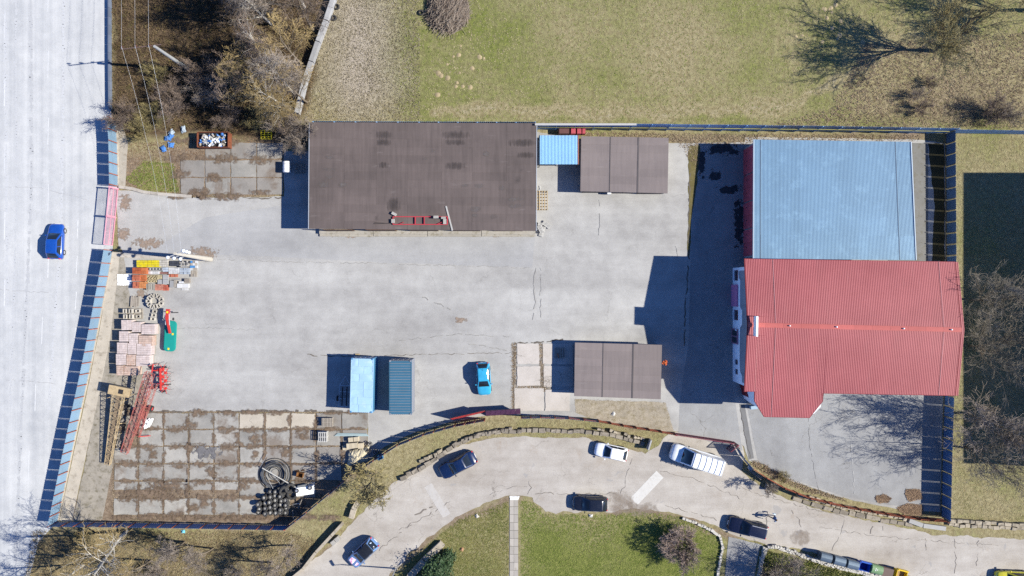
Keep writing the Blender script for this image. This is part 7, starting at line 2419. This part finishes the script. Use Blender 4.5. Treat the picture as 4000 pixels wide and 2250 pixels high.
tufts("grass", "dry tufted grass of the meadow behind the yard", "grass", [MEADOW], 14000, GM_dry, (.02, .07), .035, flat=2.5)
tufts("grass", "green tufts in the meadow behind the yard", "grass", [MEADOW], 6000, GM_green, (.02, .07), .035, flat=2.5, exclude=[[(3240, 150), (4200, 120), (4200, 500), (3200, 500)]])
tufts("grass", "rank dead stalks on the rough end of the meadow", "grass", [[(3380, 170), (4100, 120), (4100, 500), (3250, 496), (3000, 490), (3250, 420)]], 9000, GM_brown, (.05, .22), .03, flat=1.6)
tufts("grass", "pale dry stems on the gravelly end of the meadow", "grass", [[(1300, -120), (1640, -120), (1640, 470), (1190, 470), (1230, 260)]], 13000, grass_mat("bleached_stems", C(190, 178, 156), C(222, 210, 192), C(150, 140, 100)), (.03, .10), .05)
LAWN = [(2035, 1955), (2080, 1960), (2130, 2008), (2370, 2010), (2500, 2000), (2650, 2018), (2800, 2085), (2815, 2130), (2795, 2260), (2035, 2260)]
tufts("grass", "lush green grass of the lawn around the round bush", "grass", [LAWN], 12000, GM_green, (.02, .07), .035, flat=2.5)
tufts("grass", "olive grass of the lawn beside the straight footpath", "grass", [[(1540, 2260), (1620, 2170), (1790, 2030), (1985, 1960), (1985, 2260)]], 9000, grass_mat("olive_blades", C(110, 122, 60), C(150, 148, 88), C(176, 166, 112)), (.02, .07), .035, flat=2.5)
tufts("grass", "grass behind the waste bins", "grass", [[(2985, 2150), (3100, 2172), (3300, 2234), (3500, 2270), (2975, 2270)]], 5000, GM_green, (.06, .2), .045)
BANK = [(1140, 2068), (1300, 1935), (1480, 1800), (1620, 1715), (1780, 1668), (1900, 1645), (2100, 1636), (2330, 1652), (2600, 1704), (2560, 1750), (2500, 1745), (2300, 1700), (2000, 1690), (1780, 1740), (1620, 1840), (1400, 2000), (1240, 2140), (1150, 2230)]
tufts("grass", "dry grass of the bank between the curved fence and the lane", "grass", [BANK], 12000, GM_dry, (.02, .08), .035, flat=2.5)
tufts("grass", "dry grass of the lawn beyond the side fence", "grass", [[(3735, 530), (4150, 535), (4150, 2040), (3725, 2036)]], 18000, GM_dry, (.02, .06), .035, flat=2.5)
tufts("grass", "straw weeds along the back fence of the yard", "grass", [[(2290, 518), (3600, 528), (3600, 548), (2740, 562), (2290, 532)], [(2640, 540), (2740, 540), (2730, 640), (2700, 640)]], 6000, GM_brown, (.03, .16), .035, flat=1.8)
tufts("weeds", "weeds growing in the joints of the slab floor", "weeds", [[(x - 5, 1606), (x + 5, 1606), (x + 5, 2020), (x - 5, 2020)] for x in SX[:8]] + [[(440, y - 4), (1330, y - 4), (1330, y + 4), (440, y + 4)] for y in SY], 60000, GM_brown, (.02, .08), .03, flat=2.0, exclude=[[(1130, 2060), (1500, 1750), (1500, 2060)]], blades=2)
tufts("weeds", "dry weeds in the joints of the bleached slabs", "weeds", [[(2000, 1340), (2018, 1340), (2014, 1610), (2000, 1610)], [(2106, 1340), (2122, 1340), (2130, 1520), (2110, 1520)], [(2010, 1506), (2150, 1500), (2150, 1520), (2010, 1518)], [(2118, 1470), (2150, 1470), (2155, 1530), (2118, 1530)]], 10000, GM_brown, (.03, .12), .035, flat=1.6, blades=2)
tufts("weeds", "weeds and straw in the gravel beside the lane garage", "weeds", [[(2245, 1560), (2600, 1572), (2632, 1690), (2330, 1640), (2248, 1612)]], 6000, GM_brown, (.02, .06), .03, flat=2.0)
tufts("weeds", "dead weeds along the forecourt fence", "weeds", [[(2930, 1812), (2990, 1846), (3060, 1884), (3160, 1924), (3300, 1958), (3300, 1946), (3160, 1904), (3070, 1862), (3000, 1820), (2945, 1798)]], 4000, GM_brown, (.05, .22), .035, flat=1.4)
tufts("undergrowth", "tangled brown undergrowth of the wood", "undergrowth", [[(440, -150), (1290, -150), (1240, 250), (1170, 460), (1100, 540), (700, 500), (470, 540), (440, 430)]], 20000, grass_mat("woodland_litter", C(104, 86, 68), C(148, 126, 102), C(130, 120, 76)), (.05, .25), .04, spread=.3)
tufts("undergrowth", "brown undergrowth of the verge below the slab floor", "undergrowth", [[(130, 2075), (1120, 2078), (1250, 2110), (1130, 2260), (100, 2260)]], 12000, grass_mat("verge_litter", C(146, 128, 102), C(180, 162, 132), C(164, 150, 104)), (.03, .14), .04, spread=.3, flat=1.6)
tufts("grass", "short green grass in the weedy corner by the pink gate", "grass", [[(560, 630), (680, 640), (700, 752), (560, 745), (490, 700)]], 2500, GM_green, (.02, .08), .035, flat=2.0)
tufts("litter", "dead leaves strewn on the slabs near the wood", "leaves", [[(470, 560), (1110, 530), (1110, 765), (760, 772), (480, 735)]], 7000, grass_mat("leaf_litter", C(120, 92, 72), C(170, 140, 112), C(196, 176, 150)), (.02, .05), .06, flat=2.0, blades=2)
for k, (pts, n_) in enumerate((([(3420, 1942), (3450, 1934), (3478, 1946), (3465, 1960), (3430, 1960)], 700), ([(3540, 1912), (3590, 1915), (3598, 1945), (3550, 1955), (3538, 1930)], 1000), ([(3505, 1985), (3540, 1970), (3600, 1975), (3600, 2012), (3530, 2005)], 1400))):
    tufts("dead_leaves", ["small drift of brown leaves on the forecourt", "drift of brown leaves beside the fence shadow", "drift of brown leaves in the forecourt corner"][k], "leaves", [pts], n_ * 2, MATS["leafpile"] if "leafpile" in MATS else mat("leafpile", C(190, 160, 132), .35, 4.0), (.05, .15), .06, flat=1.5)
# scattered small litter on the lawns
for k, (px, py, col, lab) in enumerate(((716, 2076, C(130, 220, 250), "turquoise piece of litter below the blue fence"), (1806, 2145, C(206, 160, 120), "torn cardboard box on the lawn by the wall"), (1864, 2015, C(232, 226, 214), "white paper scrap on the lawn edge"), (2308, 2013, C(244, 240, 236), "white bag on the grass beside the black hatchback"), (2396, 1616, C(240, 240, 240), "white paper scrap on the weedy gravel"))):
    mb = MB().patch((-.22, -.18, .04), (.24, -.15, .06), (.2, .2, .04), (-.2, .18, .05), 5, 5, (0, 0, .14))
    mb.v = [(x + R.uniform(-.04, .04), y + R.uniform(-.04, .04), z + R.uniform(0, .05)) for x, y, z in mb.v]
    tag(mb.build("litter_scrap", mat("litter_%d" % k, col, .08), None, loc=G(px, py), rz=k), lab, "litter")

# dry molehills and trampled tufts on the meadow
rm = random.Random(21)
M_mole = mat("dry_mound", C(196, 178, 140), .2, 3.0)
mm = MB().lathe([(0, .10), (.10, .09), (.20, .04), (.26, 0)], 9).mesh("grass_mound", True)
mm.materials.append(M_mole)
for k in range(34):
    cx_, cy_ = rm.choice(((1790, 280), (1750, 350), (1830, 240), (3230, 30), (3270, 60), (3220, 130), (1960, 450)))
    p = G(cx_ + rm.gauss(0, 45), cy_ + rm.gauss(0, 40))
    if p.y < (1125 - 472) / S:
        continue
    o = link("grass_mound", mm, None, (p.x, p.y, -.01), rm.uniform(0, 6))
    q = rm.uniform(.6, 1.3)
    o.scale = (q, q * rm.uniform(.8, 1.2), q * .7)
    tag(o, "small round mound of dry grass on the meadow", "mound", "dry grass mounds on the meadow")
